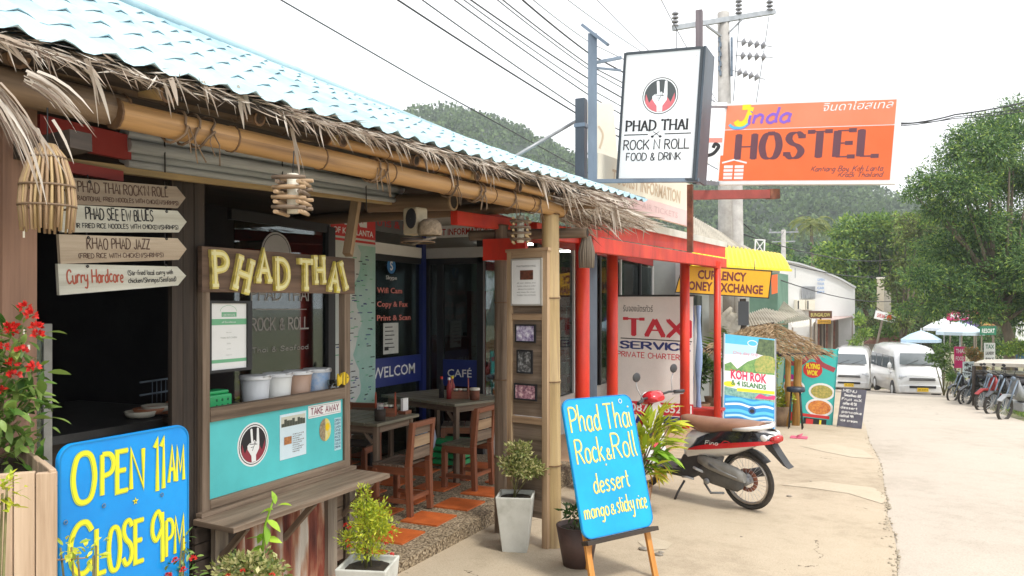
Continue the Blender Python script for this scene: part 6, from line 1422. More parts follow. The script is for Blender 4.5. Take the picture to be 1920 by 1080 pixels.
# ================================================================== scooter
def scooter():
    rear = colz(1405, 7.1); rear.z = g(rear.y)+.014
    hd = math.radians(-40); lat, dep = math.sin(hd), math.cos(hd); fwd = Vector((lat*ca-dep*sa, lat*sa+dep*ca, 0)); slope = (g(rear.y+fwd.y)-g(rear.y)); fwd.z = slope; fwd.normalize()
    up = Vector((0, 0, 1)); up = (up-fwd*up.dot(fwd)).normalized(); left = up.cross(fwd)
    lean = Matrix.Rotation(math.radians(-6), 4, 'X')
    M = Matrix.Translation(rear) @ Matrix((fwd, left, up)).transposed().to_4x4() @ lean
    t = thing('scooter', 'white, black and red scooter with brown seat parked on the pavement', 'scooter', M=M)
    R = .272
    def wheel(x, name='wheel', wd=.045):
        w_ = MB().torus(R-wd*.5, wd*.52, (x, 0, R), 40, 10).build(name, M_tyre, t)
        a = MB(); a.torus(R-wd-.012, .010, (x, .012, R), 36, 6); a.torus(R-wd-.012, .010, (x, -.012, R), 36, 6); a.build('rim', mat('rim_steel', (.6, .57, .53), (.45, .4, .35), 12, .3, metal=.8), w_)
        MB().lathe([(.001, -.05), (.045, -.05), (.045, .05), (.001, .05)], (x, 0, R), 14, 'Y').build('hub', M_grey, w_)
        sp = MB()
        for k in range(36):
            q = 2*PI*k/36; q2 = q+(.35 if k % 2 else -.35); y0 = .03 if k % 4 < 2 else -.03
            sp.tube([(x+.04*math.cos(q2), y0, R+.04*math.sin(q2)), (x+(R-.06)*math.cos(q), 0, R+(R-.06)*math.sin(q))], .0016, 4, caps=False)
        sp.build('spokes', M_alu, w_, kind='stuff'); return w_
    wheel(0); wheel(1.26)
    MB().torus(.09, .02, (0, .0, R), 20, 8).build('brake_drum', M_rust, t)
    def sec(x, yc, zc, hw, hh, n=14, p=2.4):
        return [(x, yc+hw*math.copysign(abs(math.cos(a))**(2/p), math.cos(a)), zc+hh*math.copysign(abs(math.sin(a))**(2/p), math.sin(a))) for a in [2*PI*k/n for k in range(n)]]
    M_wp = mat('scooter_white', (.78, .77, .75), (.74, .73, .70), 4, .22, coat=.6); M_bp = mat('scooter_black', (.02, .021, .024), (.012, .012, .014), 4, .18, coat=.7); M_rp = paint('scooter_red', (.62, .02, .03), .22, coat=.6)
    M_plb = mat('black_plastic', (.055, .054, .056), (.03, .03, .032), 10, .55)
    M_seat = mat('brown_seat', (.30, .155, .095), (.22, .11, .07), 5, .45, .08, c3=(.27, .14, .085))
    # seat
    MB().loft([sec(-.20, 0, .80, .055, .02), sec(-.16, 0, .79, .10, .035), sec(-.02, 0, .775, .135, .05), sec(.12, 0, .765, .14, .06), sec(.25, 0, .745, .135, .07), sec(.40, 0, .745, .125, .075), sec(.54, 0, .765, .10, .055), sec(.64, 0, .79, .07, .035), sec(.68, 0, .80, .03, .015)]).build('seat', M_seat, t)
    # white tail, body and under-seat cover
    MB().loft([sec(-.34, 0, .72, .03, .02), sec(-.30, 0, .705, .085, .045), sec(-.15, 0, .68, .135, .07), sec(.05, 0, .63, .155, .11), sec(.25, 0, .59, .155, .13), sec(.42, 0, .57, .15, .15), sec(.55, 0, .53, .14, .16), sec(.60, 0, .50, .12, .15)]).build('rear_body', M_wp, t)
    for sg, nm in ((1, 'side_panel'), (-1, 'side_panel')):
        prof = [(-.34, .665, .735), (-.28, .655, .757), (-.15, .635, .765), (.0, .61, .755), (.15, .585, .735), (.3, .56, .70), (.42, .54, .645), (.52, .525, .545)]
        a = MB(); rings = []
        for x, z0, z1 in prof:
            hw = np.interp(x, [-.34, -.28, -.15, .05, .42, .52], [.05, .10, .148, .172, .168, .155])
            zm = z0+(z1-z0)*.36; rings.append((x, hw, z0, zm, z1))
        def strip(mb, f0, f1, off):
            n = len(rings); i0 = len(mb.v)
            for x, hw, z0, zm, z1 in rings:
                for k in range(5):
                    f = f0+(f1-f0)*k/4; z = z0+(z1-z0)*f; mb._a([(x, sg*(hw+off-.03*(f*1.1)**2.2), z)])
            for r in range(n-1):
                for k in range(4): b = i0+r*5+k; mb.face((b, b+1, b+6, b+5), ((0, 0),)*4, True)
            return mb
        sp_ = strip(MB(), .30, 1.0, .008).build(nm, M_bp, t); strip(MB(), .0, .32, .0095).build('red_stripe', M_rp, sp_)
        if sg == 1:
            q = MB(Matrix.Translation((.30, .184, .0)) @ Matrix(((-1, 0, 0, 0), (0, -1, 0, 0), (0, 0, 1, 0), (0, 0, 0, 1)))); brush(q, 'Fino', .0, .608, .035, .006, wx=1.3, shear=.35, fit=.14, y=-.002, slope=.07); q.build('lettering', M_paper, sp_)
            q = MB(Matrix.Translation((.30, .182, .0)) @ Matrix(((-1, 0, 0, 0), (0, -1, 0, 0), (0, 0, 1, 0), (0, 0, 0, 1)))); q.ribbon(catmull([(.17, .63), (.22, .665), (.27, .655), (.24, .64), (.31, .65), (.40, .66)]), .008, -.004, -.004); q.build('red_flourish', M_rp, sp_)
    # grab rail
    MB().tube([(.02, .13, .765), (-.12, .145, .785), (-.24, .11, .80), (-.29, 0, .805), (-.24, -.11, .80), (-.12, -.145, .785), (.02, -.13, .765)], [.014, .02, .022, .022, .022, .02, .014], 8).build('grab_rail', M_wp, t)
    MB().loft([sec(-.385, 0, .70, .02, .02), sec(-.36, 0, .695, .06, .035), sec(-.31, 0, .69, .08, .04)]).build('tail_light', paint('lamp_red', (.5, .02, .02), .15, coat=.8), t)
    for s_ in (1, -1): MB().ball((-.27, s_*.105, .715), .034, 12, (1.1, .5, .9)).build('indicator', mat('lamp_clear', (.8, .8, .78), (.7, .7, .7), 10, .1, coat=.8), t)
    # rear mudguard with flap
    MB().prism([(-.22, .655), (-.30, .66), (-.35, .58), (-.42, .48), (-.455, .45), (-.40, .475), (-.32, .55), (-.25, .61)], -.045, .045).build('mudguard', M_plb, t)
    a = MB(); arc = [math.radians(q) for q in range(40, 150, 10)]
    for y0 in (-1,): a.loft([[(math.cos(q)*r_, y, R+math.sin(q)*r_) for r_, y in ((.295, -.055), (.31, 0), (.295, .055), (.30, 0))] for q in arc], caps=True); a.build('inner_fender', M_plb, t)
    # engine, transmission case, air filter, exhaust, stand
    MB().loft([sec(-.02, .11, .27, .028, .05), sec(.03, .115, .275, .042, .088), sec(.16, .115, .295, .045, .095), sec(.30, .115, .31, .045, .092), sec(.40, .11, .31, .042, .07), sec(.45, .10, .31, .03, .04)]).build('transmission_case', mat('case_grey', (.12, .118, .11), (.07, .068, .065), 9, .5, .1), t)
    MB().loft([sec(-.07, .14, .335, .028, .045), sec(.0, .145, .36, .04, .06), sec(.14, .145, .39, .045, .062), sec(.30, .14, .42, .045, .06), sec(.42, .13, .44, .03, .04)]).build('air_filter', mat('filter_grey', (.27, .265, .25), (.19, .185, .17), 9, .5, .1), t)
    for k in range(3): MB().tube([(-.02+.05*k, .187, .34+.012*k), (.28, .188, .41+.012*k)], .004, 5).build('filter_rib', M_grey, t)
    MB().loft([sec(.30, 0, .36, .08, .09), sec(.45, 0, .34, .1, .11), sec(.60, 0, .33, .09, .09), sec(.68, 0, .32, .06, .05)]).build('engine', mat('engine_metal', (.16, .155, .15), (.06, .06, .06), 14, .5, .3, metal=.3), t)
    MB().lathe([(.03, .16), (.03, .175), (.001, .175)], (.33, 0, .25), 14, 'Y').build('drive_cover', M_grey, t); MB().tube([(.37, .14, .325), (.42, .17, .35), (.47, .16, .36)], .013, 6).build('kick_lever', M_alu, t)
    MB().tube([(.30, -.10, .2), (.1, -.14, .28), (-.12, -.15, .34)], [.03, .045, .045], 10).build('exhaust', M_plb, t)
    MB().tube([(.62, .12, .20), (.655, .19, .10), (.685, .235, .0)], .011, 6).build('side_stand', M_plb, t); MB().tube([(.66, .235, .0), (.71, .235, .0)], .014, 6).build('stand_foot', M_plb, t)
    MB().tube([(.5, .13, .235), (.57, .15, .25), (.63, .14, .24)], .010, 6).build('center_stand', M_alu, t); MB().tube([(.2, .09, .14), (.34, .10, .12), (.42, .08, .2)], .012, 6).build('center_stand', M_grey, t)
    # floorboard, black side skirt
    MB().prism([(.40, .50), (.62, .46), (.70, .33), (1.0, .29), (1.04, .235), (.55, .225), (.34, .34), (.3, .43), (.34, .49)], -.125, .125).build('side_skirt', M_plb, t, bevel=.02)
    MB().prism([(.60, .325), (1.02, .31), (1.02, .292), (.60, .30)], -.165, .165).build('floorboard', M_plb, t, bevel=.004); MB().b2((.80, .165, .255), (.86, .172, .285)).build('foot_reflector', M_yel, t)
    # leg shield, front cowl
    MB().loft([sec(1.0, 0, .28, .15, .05), sec(1.06, 0, .42, .165, .05), sec(1.08, 0, .60, .185, .05), sec(1.04, 0, .78, .15, .05), sec(1.0, 0, .88, .07, .03)]).build('leg_shield', M_wp, t)
    MB().loft([sec(1.12, 0, .34, .09, .06), sec(1.17, 0, .52, .12, .07), sec(1.14, 0, .72, .11, .06), sec(1.06, 0, .88, .06, .03)]).build('front_cowl', M_rp, t)
    MB().loft([sec(.93, 0, .955, .06, .025), sec(1.0, 0, .97, .12, .06), sec(1.07, 0, .955, .12, .07), sec(1.13, 0, .94, .08, .05)]).build('handlebar_cowl', M_rp, t); MB().ball((1.13, 0, .94), .07, 12, (.5, 1, 1)).build('headlight', _m['lamp_clear'], t)
    MB().loft([sec(1.02, 0, .40, .05, .02), sec(1.05, 0, .57, .055, .02), sec(1.26, 0, .575, .06, .02), sec(1.42, 0, .52, .05, .02), sec(1.5, 0, .42, .03, .015)]).build('front_mudguard', M_rp, t)
    for s_ in (-1, 1):
        MB().tube([(1.02, s_*.08, .97), (.99, s_*.2, .985), (.93, s_*.33, .975)], [.012, .012, .012], 7).build('handlebar', M_plb, t); MB().tube([(.96, s_*.25, .98), (.92, s_*.36, .972)], .018, 8).build('grip', M_plb, t)
        MB().tube([(.97, s_*.23, .985), (1.0, s_*.27, 1.10), (.985, s_*.29, 1.17)], .006, 5).build('mirror_stalk', M_alu, t); MB().ball((.975, s_*.29, 1.215), .058, 14, (.22, 1, .8)).build('mirror', M_plb, t)
        MB().tube([(1.04, s_*.055, .62), (1.26, s_*.055, R)], .016, 7).build('fork', M_plb, t)
        MB().tube([(.98, s_*.24, .955), (.93, s_*.36, .945)], .005, 5).build('brake_lever', M_alu, t)
    return t
scooter()
# ================================================================== thatched hut, banners and chalkboard down the street
ht = thing('thatched_stall', 'small thatched roof on poles beside the island tour banner', 'stall', colz(1440, 15.2))
R1, R2 = W(1385, 612, 15.4), W(1440, 606, 15.2)
def slope_thatch(corners, n, L, seed, name='thatch'):
    rg = np.random.default_rng(seed); A, B_, C_, D = [np.array(c) for c in corners]   # A,B ridge; D,C eave
    u = rg.random(n)[:, None]; v = rg.random(n)[:, None]; p = (A*(1-u)+B_*u)*(1-v)+(D*(1-u)+C_*u)*v
    dn = ((D+C_)/2-(A+B_)/2); dn = dn/np.linalg.norm(dn)
    return leafcloud(name, p+rg.normal(size=(n, 3))*.012, dn+rg.normal(size=(n, 3))*.13, rg.uniform(.5, 1.2, n)*L, .035, mat('hut_straw', (.62, .46, .28), (.26, .17, .09), kind='leaf', c3=(.46, .33, .19)), ht)
slope_thatch((W(1405, 612, 15.8), W(1452, 604, 15.6), W(1562, 662, 13.9), W(1465, 668, 13.6)), 1500, .3, 31)
slope_thatch((W(1400, 612, 15.8), W(1450, 608, 15.2), W(1455, 660, 13.7), W(1318, 655, 14.3)), 1300, .3, 32)
slope_thatch((W(1395, 618, 15.9), W(1420, 612, 15.9), W(1385, 650, 15.9), W(1310, 655, 15.2)), 600, .26, 33)
for (a, b, r) in ((W(1478, 662, 13.9), W(1476, 822, 13.9), .05), (W(1497, 668, 14.1), W(1492, 820, 14.1), .07), (W(1448, 625, 15.4), W(1446, 800, 15.4), .045), (W(1345, 655, 14.9), W(1345, 770, 14.9), .05)):
    b.z = g(b.y); MB().tube([a, b], r, 8).build('post', mat('ochre_post', (.5, .28, .06), (.3, .16, .05), 5, .7, kind='grain'), ht, world=True)
for a, b in ((W(1320, 655, 14.3), W(1460, 662, 13.75)), (W(1460, 666, 13.7), W(1560, 662, 13.95)), (W(1405, 614, 15.8), W(1452, 606, 15.6))): MB().tube([a, b], .03, 6).build('pole', M_wooddark, ht, world=True)
# island tour banner
b0, b1 = W(1357, 800, 13.0), W(1452, 808, 13.15); tl = W(1382, 630, 13.35)
kb = thing('tour_banner', 'leaning blue and white tour banner reading KOH ROK & 4 ISLANDS', 'banner', M=frame(b0, b1-b0, tl-b0))
Lb = (b1-b0).length; hb = (tl-b0).length
MB().b2((-.01, .0, -.02), (Lb+.01, .03, hb)).build('sheet', paint('banner_white', (.8, .82, .84), .4), kb); a = MB(); a.b2((-.03, -.005, -.06), (-.01, .04, hb+.02)); a.build('frame', M_grey, kb); MB().b2((Lb+.01, -.005, -.06), (Lb+.03, .04, hb+.02)).build('frame', M_grey, kb)
A_ = Art(kb); z = lambda f: hb*f
skyb = paint('print_sky', (.08, .48, .72), .4); skyp = paint('print_pale_sky', (.45, .70, .80), .4); seab = paint('print_sea', (.02, .28, .62), .4); seap = paint('print_sea_light', (.10, .52, .75), .4); navyp = paint('print_deep', (.01, .10, .35), .4); gr1 = paint('print_green', (.06, .22, .06), .5); gr2 = paint('print_green2', (.22, .36, .06), .5)
A_.poly(rect(0, z(.86), Lb, z(1)), skyb, -.001).poly([(0, z(.9)), (0, z(.78)), (Lb*.5, z(.8)), (Lb, z(.9))][::1], skyp, -.0015)
A_.poly([(Lb*.62, z(.82)), (Lb*.68, z(.985)), (Lb, z(.985)), (Lb, z(.76)), (Lb*.8, z(.8))], mat('print_rock', (.14, .2, .08), (.03, .06, .03), 16, .5), -.002)
A_.poly([(0, z(.60)), (0, z(.67)), (Lb*.12, z(.70)), (Lb*.25, z(.63)), (Lb*.45, z(.72)), (Lb*.7, z(.78)), (Lb, z(.72)), (Lb, z(.60))], mat('print_hills', (.25, .42, .12), (.06, .2, .06), 14, .5), -.002)
A_.poly(catmull([(Lb*.62, z(.62)), (Lb*.6, z(.72)), (Lb*.75, z(.8)), (Lb, z(.78)), (Lb, z(.62))]), mat('print_leafy', (.5, .42, .12), (.15, .28, .06), 20, .5), -.0025)
A_.poly(rect(0, z(.47), Lb, z(.60)), M_paper, -.003); A_.type('KOH ROK', Lb*.12, z(.525), .15, paint('print_pink_red', (.72, .02, .10), .4), fit=Lb*.72, bold=.04, y=-.005, slope=-.05).type('& 4 ISLANDS', Lb*.13, z(.455), .085, gr1, fit=Lb*.7, bold=.03, y=-.005, slope=-.05)
A_.poly(ellipse(Lb*.10, z(.46), Lb*.12, z(.03), 16), M_yel, -.004).poly(rect(Lb*.25, z(.39), Lb, z(.425)), M_yel, -.0035)
A_.poly([(0, z(.34)), (0, z(.43)), (Lb*.3, z(.41)), (Lb, z(.38)), (Lb, z(.30))], mat('print_reef', (.30, .5, .4), (.05, .2, .2), 22, .5), -.003).poly(catmull([(Lb*.6, z(.33)), (Lb*.7, z(.38)), (Lb*.85, z(.36)), (Lb, z(.38)), (Lb, z(.33))]), paint('print_coral', (.7, .05, .18), .5), -.004)
A_.poly([(0, z(.02)), (0, z(.34)), (Lb*.5, z(.32)), (Lb, z(.30)), (Lb, z(.02))], seab, -.003)
for k, (f, dx) in enumerate(((.29, 0), (.24, .3), (.17, .1), (.12, .4), (.08, .0))): A_.line(catmull([(Lb*.02, z(f)), (Lb*.3, z(f+.015)), (Lb*.55, z(f-.012)), (Lb*.8, z(f+.01)), (Lb*.98, z(f-.005))]), .035 if k % 2 else .05, (seap, M_paper, seap, skyp, navyp)[k], -.004-.0003*k)
A_.poly(ellipse(Lb*.55, z(.195), .07, .065, 16), navyp, -.006).poly(ellipse(Lb*.55, z(.19), .045, .035, 12), M_ink, -.007).type('SNORKELING TOUR', Lb*.1, z(.035), .05, M_paper, fit=Lb*.8, bold=.02, y=-.006).type('One day trip', Lb*.16, z(.79), .06, paint('print_pink', (.8, .3, .4), .5), fit=Lb*.5, y=-.006); A_.line([(Lb*.55+.09*math.cos(q), z(.925)+.05*math.sin(q)) for q in [2*PI*k/14 for k in range(15)]], .012, M_paper, -.003)
A_.done()
# turquoise food menu banner
b0, b1, tl = W(1462, 808, 14.6), W(1557, 820, 14.3), W(1468, 646, 14.7)
fm = thing('food_banner', 'turquoise food menu banner with plates behind the thatched roof pole', 'banner', M=frame(b0, b1-b0, tl-b0)); Lb = (b1-b0).length; hb = (tl-b0).length
M_tq = paint('banner_turquoise', (.04, .50, .46), .4)
MB().b2((0, 0, 0), (Lb, .03, hb)).build('sheet', M_tq, fm); a = MB(); a.b2((-.02, -.006, -.05), (.0, .035, hb+.02)); a.build('frame', paint('frame_teal', (.02, .3, .3), .4), fm); MB().b2((Lb, -.006, -.05), (Lb+.02, .035, hb+.02)).build('frame', _m['frame_teal'], fm)
A_ = Art(fm); prd = paint('print_red', (.62, .03, .03), .5); A_.line(catmull([(0, z(.80)), (Lb*.3, z(.80)), (Lb*.52, z(.92)), (Lb*.7, z(.82)), (Lb*.98, z(.76))]), .09, paint('print_maroon2', (.38, .05, .07), .5), -.002)
A_.poly(ellipse(Lb*.55, z(.74), .17, .15, 20), prd, -.003).type('FLYING', Lb*.55, z(.755), .09, M_yel, fit=.24, bold=.05, y=-.005, align='CENTER').type('WOK', Lb*.55, z(.68), .09, M_yel, fit=.2, bold=.05, y=-.005, align='CENTER').poly(ellipse(Lb*.1, z(.63), .10, .07, 7), paint('print_magenta', (.55, .03, .35), .5), -.003)
for cx, cz, r, m in ((.2, .52, .17, mat('food_red', (.7, .25, .08), (.35, .06, .03), 30, .5)), (.76, .50, .19, mat('food_green', (.6, .45, .12), (.2, .25, .05), 30, .5)), (.74, .32, .2, mat('food_orange', (.8, .35, .06), (.5, .1, .03), 30, .5))): A_.poly(ellipse(Lb*cx, z(cz), r*1.2, r*.86, 20), M_paper, -.003-.001*cz).poly(ellipse(Lb*cx, z(cz), r*1.0, r*.66, 18), m, -.005)
A_.poly(rect(Lb*.08, z(.20), Lb*.95, z(.235)), prd, -.004).poly(rect(Lb*.45, z(.06), Lb*.9, z(.19)), M_ink, -.003).poly(rect(Lb*.5, z(.12), Lb*.64, z(.18)), prd, -.004).poly(rect(Lb*.76, z(.07), Lb*.8, z(.18)), M_yel, -.004).poly(rect(Lb*.62, z(.03), Lb*.85, z(.06)), _m['print_magenta'], -.004).poly(rect(.02, z(.02), Lb*.4, z(.18)), gr1, -.002).poly(ellipse(Lb*.2, z(.18), .14, .07, 12), prd, -.003); A_.done()
# chalkboard
b0, b1, tl = W(1566, 818, 14.0), W(1612, 825, 13.7), W(1570, 726, 14.2)
ck = thing('chalkboard_sign', 'grey chalkboard menu on thin stand at the edge of the road', 'sign', M=frame(b0, b1-b0, tl-b0)); Lb = (b1-b0).length; hb = (tl-b0).length
M_chalk = mat('chalkboard', (.15, .15, .19), (.09, .09, .12), 6, .7); MB().b2((0, 0, hb*.22), (Lb, .02, hb)).build('board', M_chalk, ck)
for x in (.0, Lb-.02): MB().b2((x, -.004, -.02), (x+.02, .024, hb*.2195)).build('leg', M_grey, ck)
MB().beam((Lb*.5, .02, hb*.7), (Lb*.5, .35, 0), .02, .02).build('rear_leg', M_grey, ck)
a = MB(); 
for k, s_ in enumerate(('MENU', 'Smoothies 60', 'Fruit mix', 'coffee 40 50', 'dessert', 'pancake', 'cocktail 99', 'ice cream')): brush(a, s_, .03+.03*(k % 2), hb*(.92-.085*k), .045, .011, fit=Lb*(.55+.25*((k*7) % 3)/2), y=-.002)
a.build('lettering', M_paper, ck)
potplant('potted_plant', 'leafy plant in round clay pot between tour banner and ochre pole', 1462, 14.0, mat('clay_pot', (.36, .24, .14), (.2, .13, .08), 6, .8), (.14, .2, .36), [(1460, 755, .17, .17), (1455, 730, .10, .14), (1475, 745, .12, .12)], 700, .07, .2, M_leafy)
potplant('potted_plant', 'bushy orange-green plant behind the top edge of the tour banner', 1435, 15.2, M_terra, (.15, .2, .35), [(1440, 690, .2, .22), (1450, 670, .15, .15), (1425, 700, .2, .1)], 500, .09, .2, M_leafy)
t = thing('cafe_stool', 'dark round stool with thin legs in front of the turquoise banner', 'stool', colz(1492, 13.6)); MB().lathe([(.001, .66), (.15, .66), (.16, .70), (.15, .74), (.001, .74)], n=16).build('seat', paint('stool_dark', (.02, .03, .05), .4), t)
for k in range(4): q = PI/4+k*PI/2; MB().tube([(.1*math.cos(q), .1*math.sin(q), .66), (.16*math.cos(q), .16*math.sin(q), 0)], .012, 5).build('leg', M_black, t)
t = thing('flip_flops', 'pair of pink flip-flops left on the ground by the ochre post', 'sandals', colz(1481, 12.2)+Vector((0, 0, .014)))
for k in range(2):
    o = MB().prism([(0, 0), (.26, 0), (.26, .02), (0, .02)], -.05+.12*k, .04+.12*k).build('sole', paint('pink_foam', (.6, .12, .2), .6), t, bevel=.01); MB().tube([(.1, -.04+.12*k, .02), (.18, .0+.12*k, .06), (.1, .03+.12*k, .02)], .008, 5).build('strap', _m['pink_foam'], o)

# ================================================================== houses and sheds down the left side
def house(name, lab, cat, px, d): return thing(name, lab, cat, colz(px, d))
M_asb = mat('asbestos_roof', (.50, .46, .38), (.30, .27, .22), 1.5, .85, c3=(.42, .38, .31))
def corr(parent, A, B_, C_, D, m, pitch=.18, amp=.03, name='roof'):   # A-B ridge, D-C eave
    A, B_, C_, D = map(Vector, (A, B_, C_, D)); n = int((B_-A).length/pitch*6); mb = MB(); nrm = (B_-A).cross(D-A).normalized()
    if nrm.z < 0: nrm = -nrm
    for r in range(2):
        for j in range(n+1):
            p = (A if r == 0 else D).lerp(B_ if r == 0 else C_, j/n)+nrm*amp*math.sin(j*2*PI/6); mb._a([p])
    for j in range(n): mb.face((j, j+1, j+n+2, j+n+1), ((0, 0),)*4, True)
    return mb.build(name, m, parent, world=True)
h1 = house('shop_house', 'low shop with grey corrugated roof behind the red porch', 'building', 1340, 18)
corr(h1, W(1296, 405, 17), W(1385, 455, 22), W(1412, 470, 20.5), W(1296, 448, 14.5), M_asb)
MB().b2((-6.5, 19.6, -1.2), (-3.2, 23, 2.6)).build('wall', paint('house_wall', (.5, .47, .42), .7), h1, world=True)
h2 = house('green_shack', 'green walled shack with orange sign behind the currency sign', 'building', 1430, 24)
a = MB(); a.hexa([colz(1405, 24), colz(1458, 23), colz(1478, 27), colz(1425, 28)]+[p+Vector((0, 0, 0)) for p in (W(1405, 508, 24), W(1458, 512, 23), W(1478, 515, 27), W(1425, 512, 28))]); a.build('wall', mat('green_wall', (.17, .30, .22), (.11, .22, .16), 2, .7), h2, world=True)
a = MB(); a.quad(W(1447, 552, 22.8), W(1458, 549, 22.8), W(1458, 514, 22.8), W(1446, 516, 22.8)); a.build('orange_panel', M_or, h2, world=True)
corr(h2, W(1398, 590, 22), W(1470, 566, 25), W(1500, 590, 23), W(1410, 622, 19), M_asb); corr(h2, W(1385, 560, 21), W(1400, 590, 21), W(1380, 640, 18), W(1340, 600, 18), M_asb, name='roof')
a = MB(); a.beam(W(1393, 560, 19.5), W(1395, 640, 19.5), .12, .12); a.build('post', M_wooddark, h2, world=True); a = MB(); a.quad(W(1384, 610, 19), W(1404, 610, 19), W(1404, 565, 19), W(1384, 565, 19)); a.build('dark_board', paint('slate', (.10, .11, .13), .6), h2, world=True)
t = thing('shop_sign', 'white ornate sign frame standing on the roof behind yellow awning', 'sign', W(1424, 470, 20)); a = MB(); F_ = frame(W(1415, 474, 20), W(1433, 475, 20)-W(1415, 474, 20), (0, 0, 1)); a.M = F_
a.ribbon([(0, 0), (0, .34), (.24, .34), (.24, 0), (0, 0)], .03, -.02, 0); a.ribbon([(0, 0), (.24, .34)], .02, -.02, 0); a.ribbon([(.24, 0), (0, .34)], .02, -.02, 0); a.build('lattice', M_white, t, world=True)
# white gabled building
wb = house('white_building', 'long white building with sloping roof, grey window and air conditioners', 'building', 1560, 45)
def wpt(px, py, d): return W(px, py, d)
z0 = g(45)-.5
fpts = [(1470, 45.), (1603, 45.5)]
a = MB(); P = [(1462, 488), (1500, 496), (1540, 509), (1575, 524), (1603, 540)]
front = [wpt(x, y, 45) for x, y in P]; bot = [Vector((p.x, p.y, z0)) for p in front]; off = Vector((-sa*14, ca*14, 0))+Vector((-ca*6, -sa*6, 0))
i = a._a(bot+front+[p+off for p in bot]+[p+off for p in front]); n5 = len(P)
for k in range(n5-1): a.face((i+k, i+k+1, i+n5+k+1, i+n5+k), ((0, 0),)*4); 
a.face((i+n5-1, i+3*n5-1, i+4*n5-1, i+2*n5-1), ((0, 0),)*4)
a.build('wall', mat('white_wall', (.74, .74, .73), (.66, .66, .64), .5, .6), wb, world=True)
a = MB(); 
for k in range(n5-1): a.quad(front[k]+Vector((0, 0, .1)), front[k+1]+Vector((0, 0, .1)), front[k+1]+off+Vector((0, 0, .1)), front[k]+off+Vector((0, 0, .1)))
a.build('roof', M_white, wb, world=True)
for k in range(n5-1): MB().beam(front[k]+Vector((0, 0, .03)), front[k+1]+Vector((0, 0, .03)), .3, .09).build('roof_edge', M_alu, wb, world=True)
FWb = frame(wpt(1503, 560, 44.9), wpt(1528, 560, 44.9)-wpt(1503, 560, 44.9), (0, 0, 1)); s_ = 1/FPX*45
o = MB(FWb).b2((0, -.04, 0), (25*s_, .02, 23*s_)).build('window', paint('shutter_grey', (.32, .33, .35), .5), wb, world=True)
for k in range(7): MB(FWb).b2((.08+k*.1, -.06, .02), (.13+k*.1, -.041, 22*s_)).build('shutter_slat', M_grey, o, world=True)
for px in (1494, 1512):
    F_ = frame(wpt(px, 581, 44.6), wpt(px+16, 581, 44.6)-wpt(px, 581, 44.6), (0, 0, 1)); o = MB(F_).b2((0, 0, 0), (16*s_, .4, 19*s_)).build('air_conditioner', M_cream, wb, world=True); MB(F_).b2((.05, -.01, .03), (.12, -.001, 17*s_)).build('grille', M_dark, o, world=True)
q = MB(frame(wpt(1532, 525, 44.9), wpt(1546, 525, 44.9)-wpt(1532, 525, 44.9), (0, 0, 1))); 
for k, s2 in enumerate(('OPEN', 'TOUR', 'CAR', 'BIKE')): typeset(q, s2, 0, -.05-k*.24, .14, fit=.42, bold=.03, y=-.02)
q.build('lettering', paint('wall_blue', (.25, .38, .62), .5), wb, world=True)
q = MB(); q.beam(wpt(1491, 503, 44.7), wpt(1491, 521, 44.7), .04, .04); q.build('bracket', M_grey, wb, world=True)
# lower sheds in front of it
def awn(name, lab, pts, m, cat='awning'):
    p = [W(*q) for q in pts]; t = thing(name, lab, cat, (p[0]+p[2])/2); corr(t, p[0], p[1], p[2], p[3], m, .2, .03, 'sheet'); 
    a = p[3]; b = p[2]
    for e_ in (a, b): MB().tube([e_, Vector((e_.x, e_.y, g(e_.y)))], .035, 6).build('post', M_woodgrey, t, world=True)
    return t
awn('shop_awning', 'white tin awning below the air conditioners', [(1478, 598, 34), (1530, 598, 36), (1522, 612, 31), (1486, 614, 30)], _m['white_tin'])
awn('shop_awning', 'pale pinkish tin awning of the plank shed', [(1535, 590, 46), (1600, 584, 50), (1598, 594, 44), (1530, 606, 40.5)], mat('pink_tin', (.70, .58, .54), (.55, .42, .38), 2, .6))
awn('shop_awning', 'grey weathered awning beside the green shack', [(1430, 590, 27), (1500, 580, 30), (1520, 598, 26), (1440, 612, 24)], M_asb)
sh_ = house('plank_shed', 'shed of vertical weathered planks beside the parked vans', 'building', 1570, 36)
pa, pb = colz(1524, 42), colz(1600, 47); u_ = (pb-pa); n_ = 22
for k in range(n_):
    a = pa+u_*(k/n_); F_ = frame((a.x, a.y, a.z), u_, (0, 0, 1)); w_ = u_.xy.length/n_
    MB(F_).b2((0, -.02*random.random(), 0), (w_*.92, .03, EYE+(HOR-604)/FPX*42-a.z+k*.02)).build('plank', (M_woodgrey, M_wood, M_rust, M_asb)[(k*7) % 4], sh_, world=True)
b0_, b1_ = W(1600, 640, 38), W(1606, 640, 41); MB().hexa([pb, pb+Vector((.3, .1, 0)), pb+Vector((.3, 3, 0)), pb+Vector((0, 3, 0))]+[v+Vector((0, 0, 2.6)) for v in (pb, pb+Vector((.3, .1, 0)), pb+Vector((.3, 3, 0)), pb+Vector((0, 3, 0)))]).build('wall', M_alu, sh_, world=True)
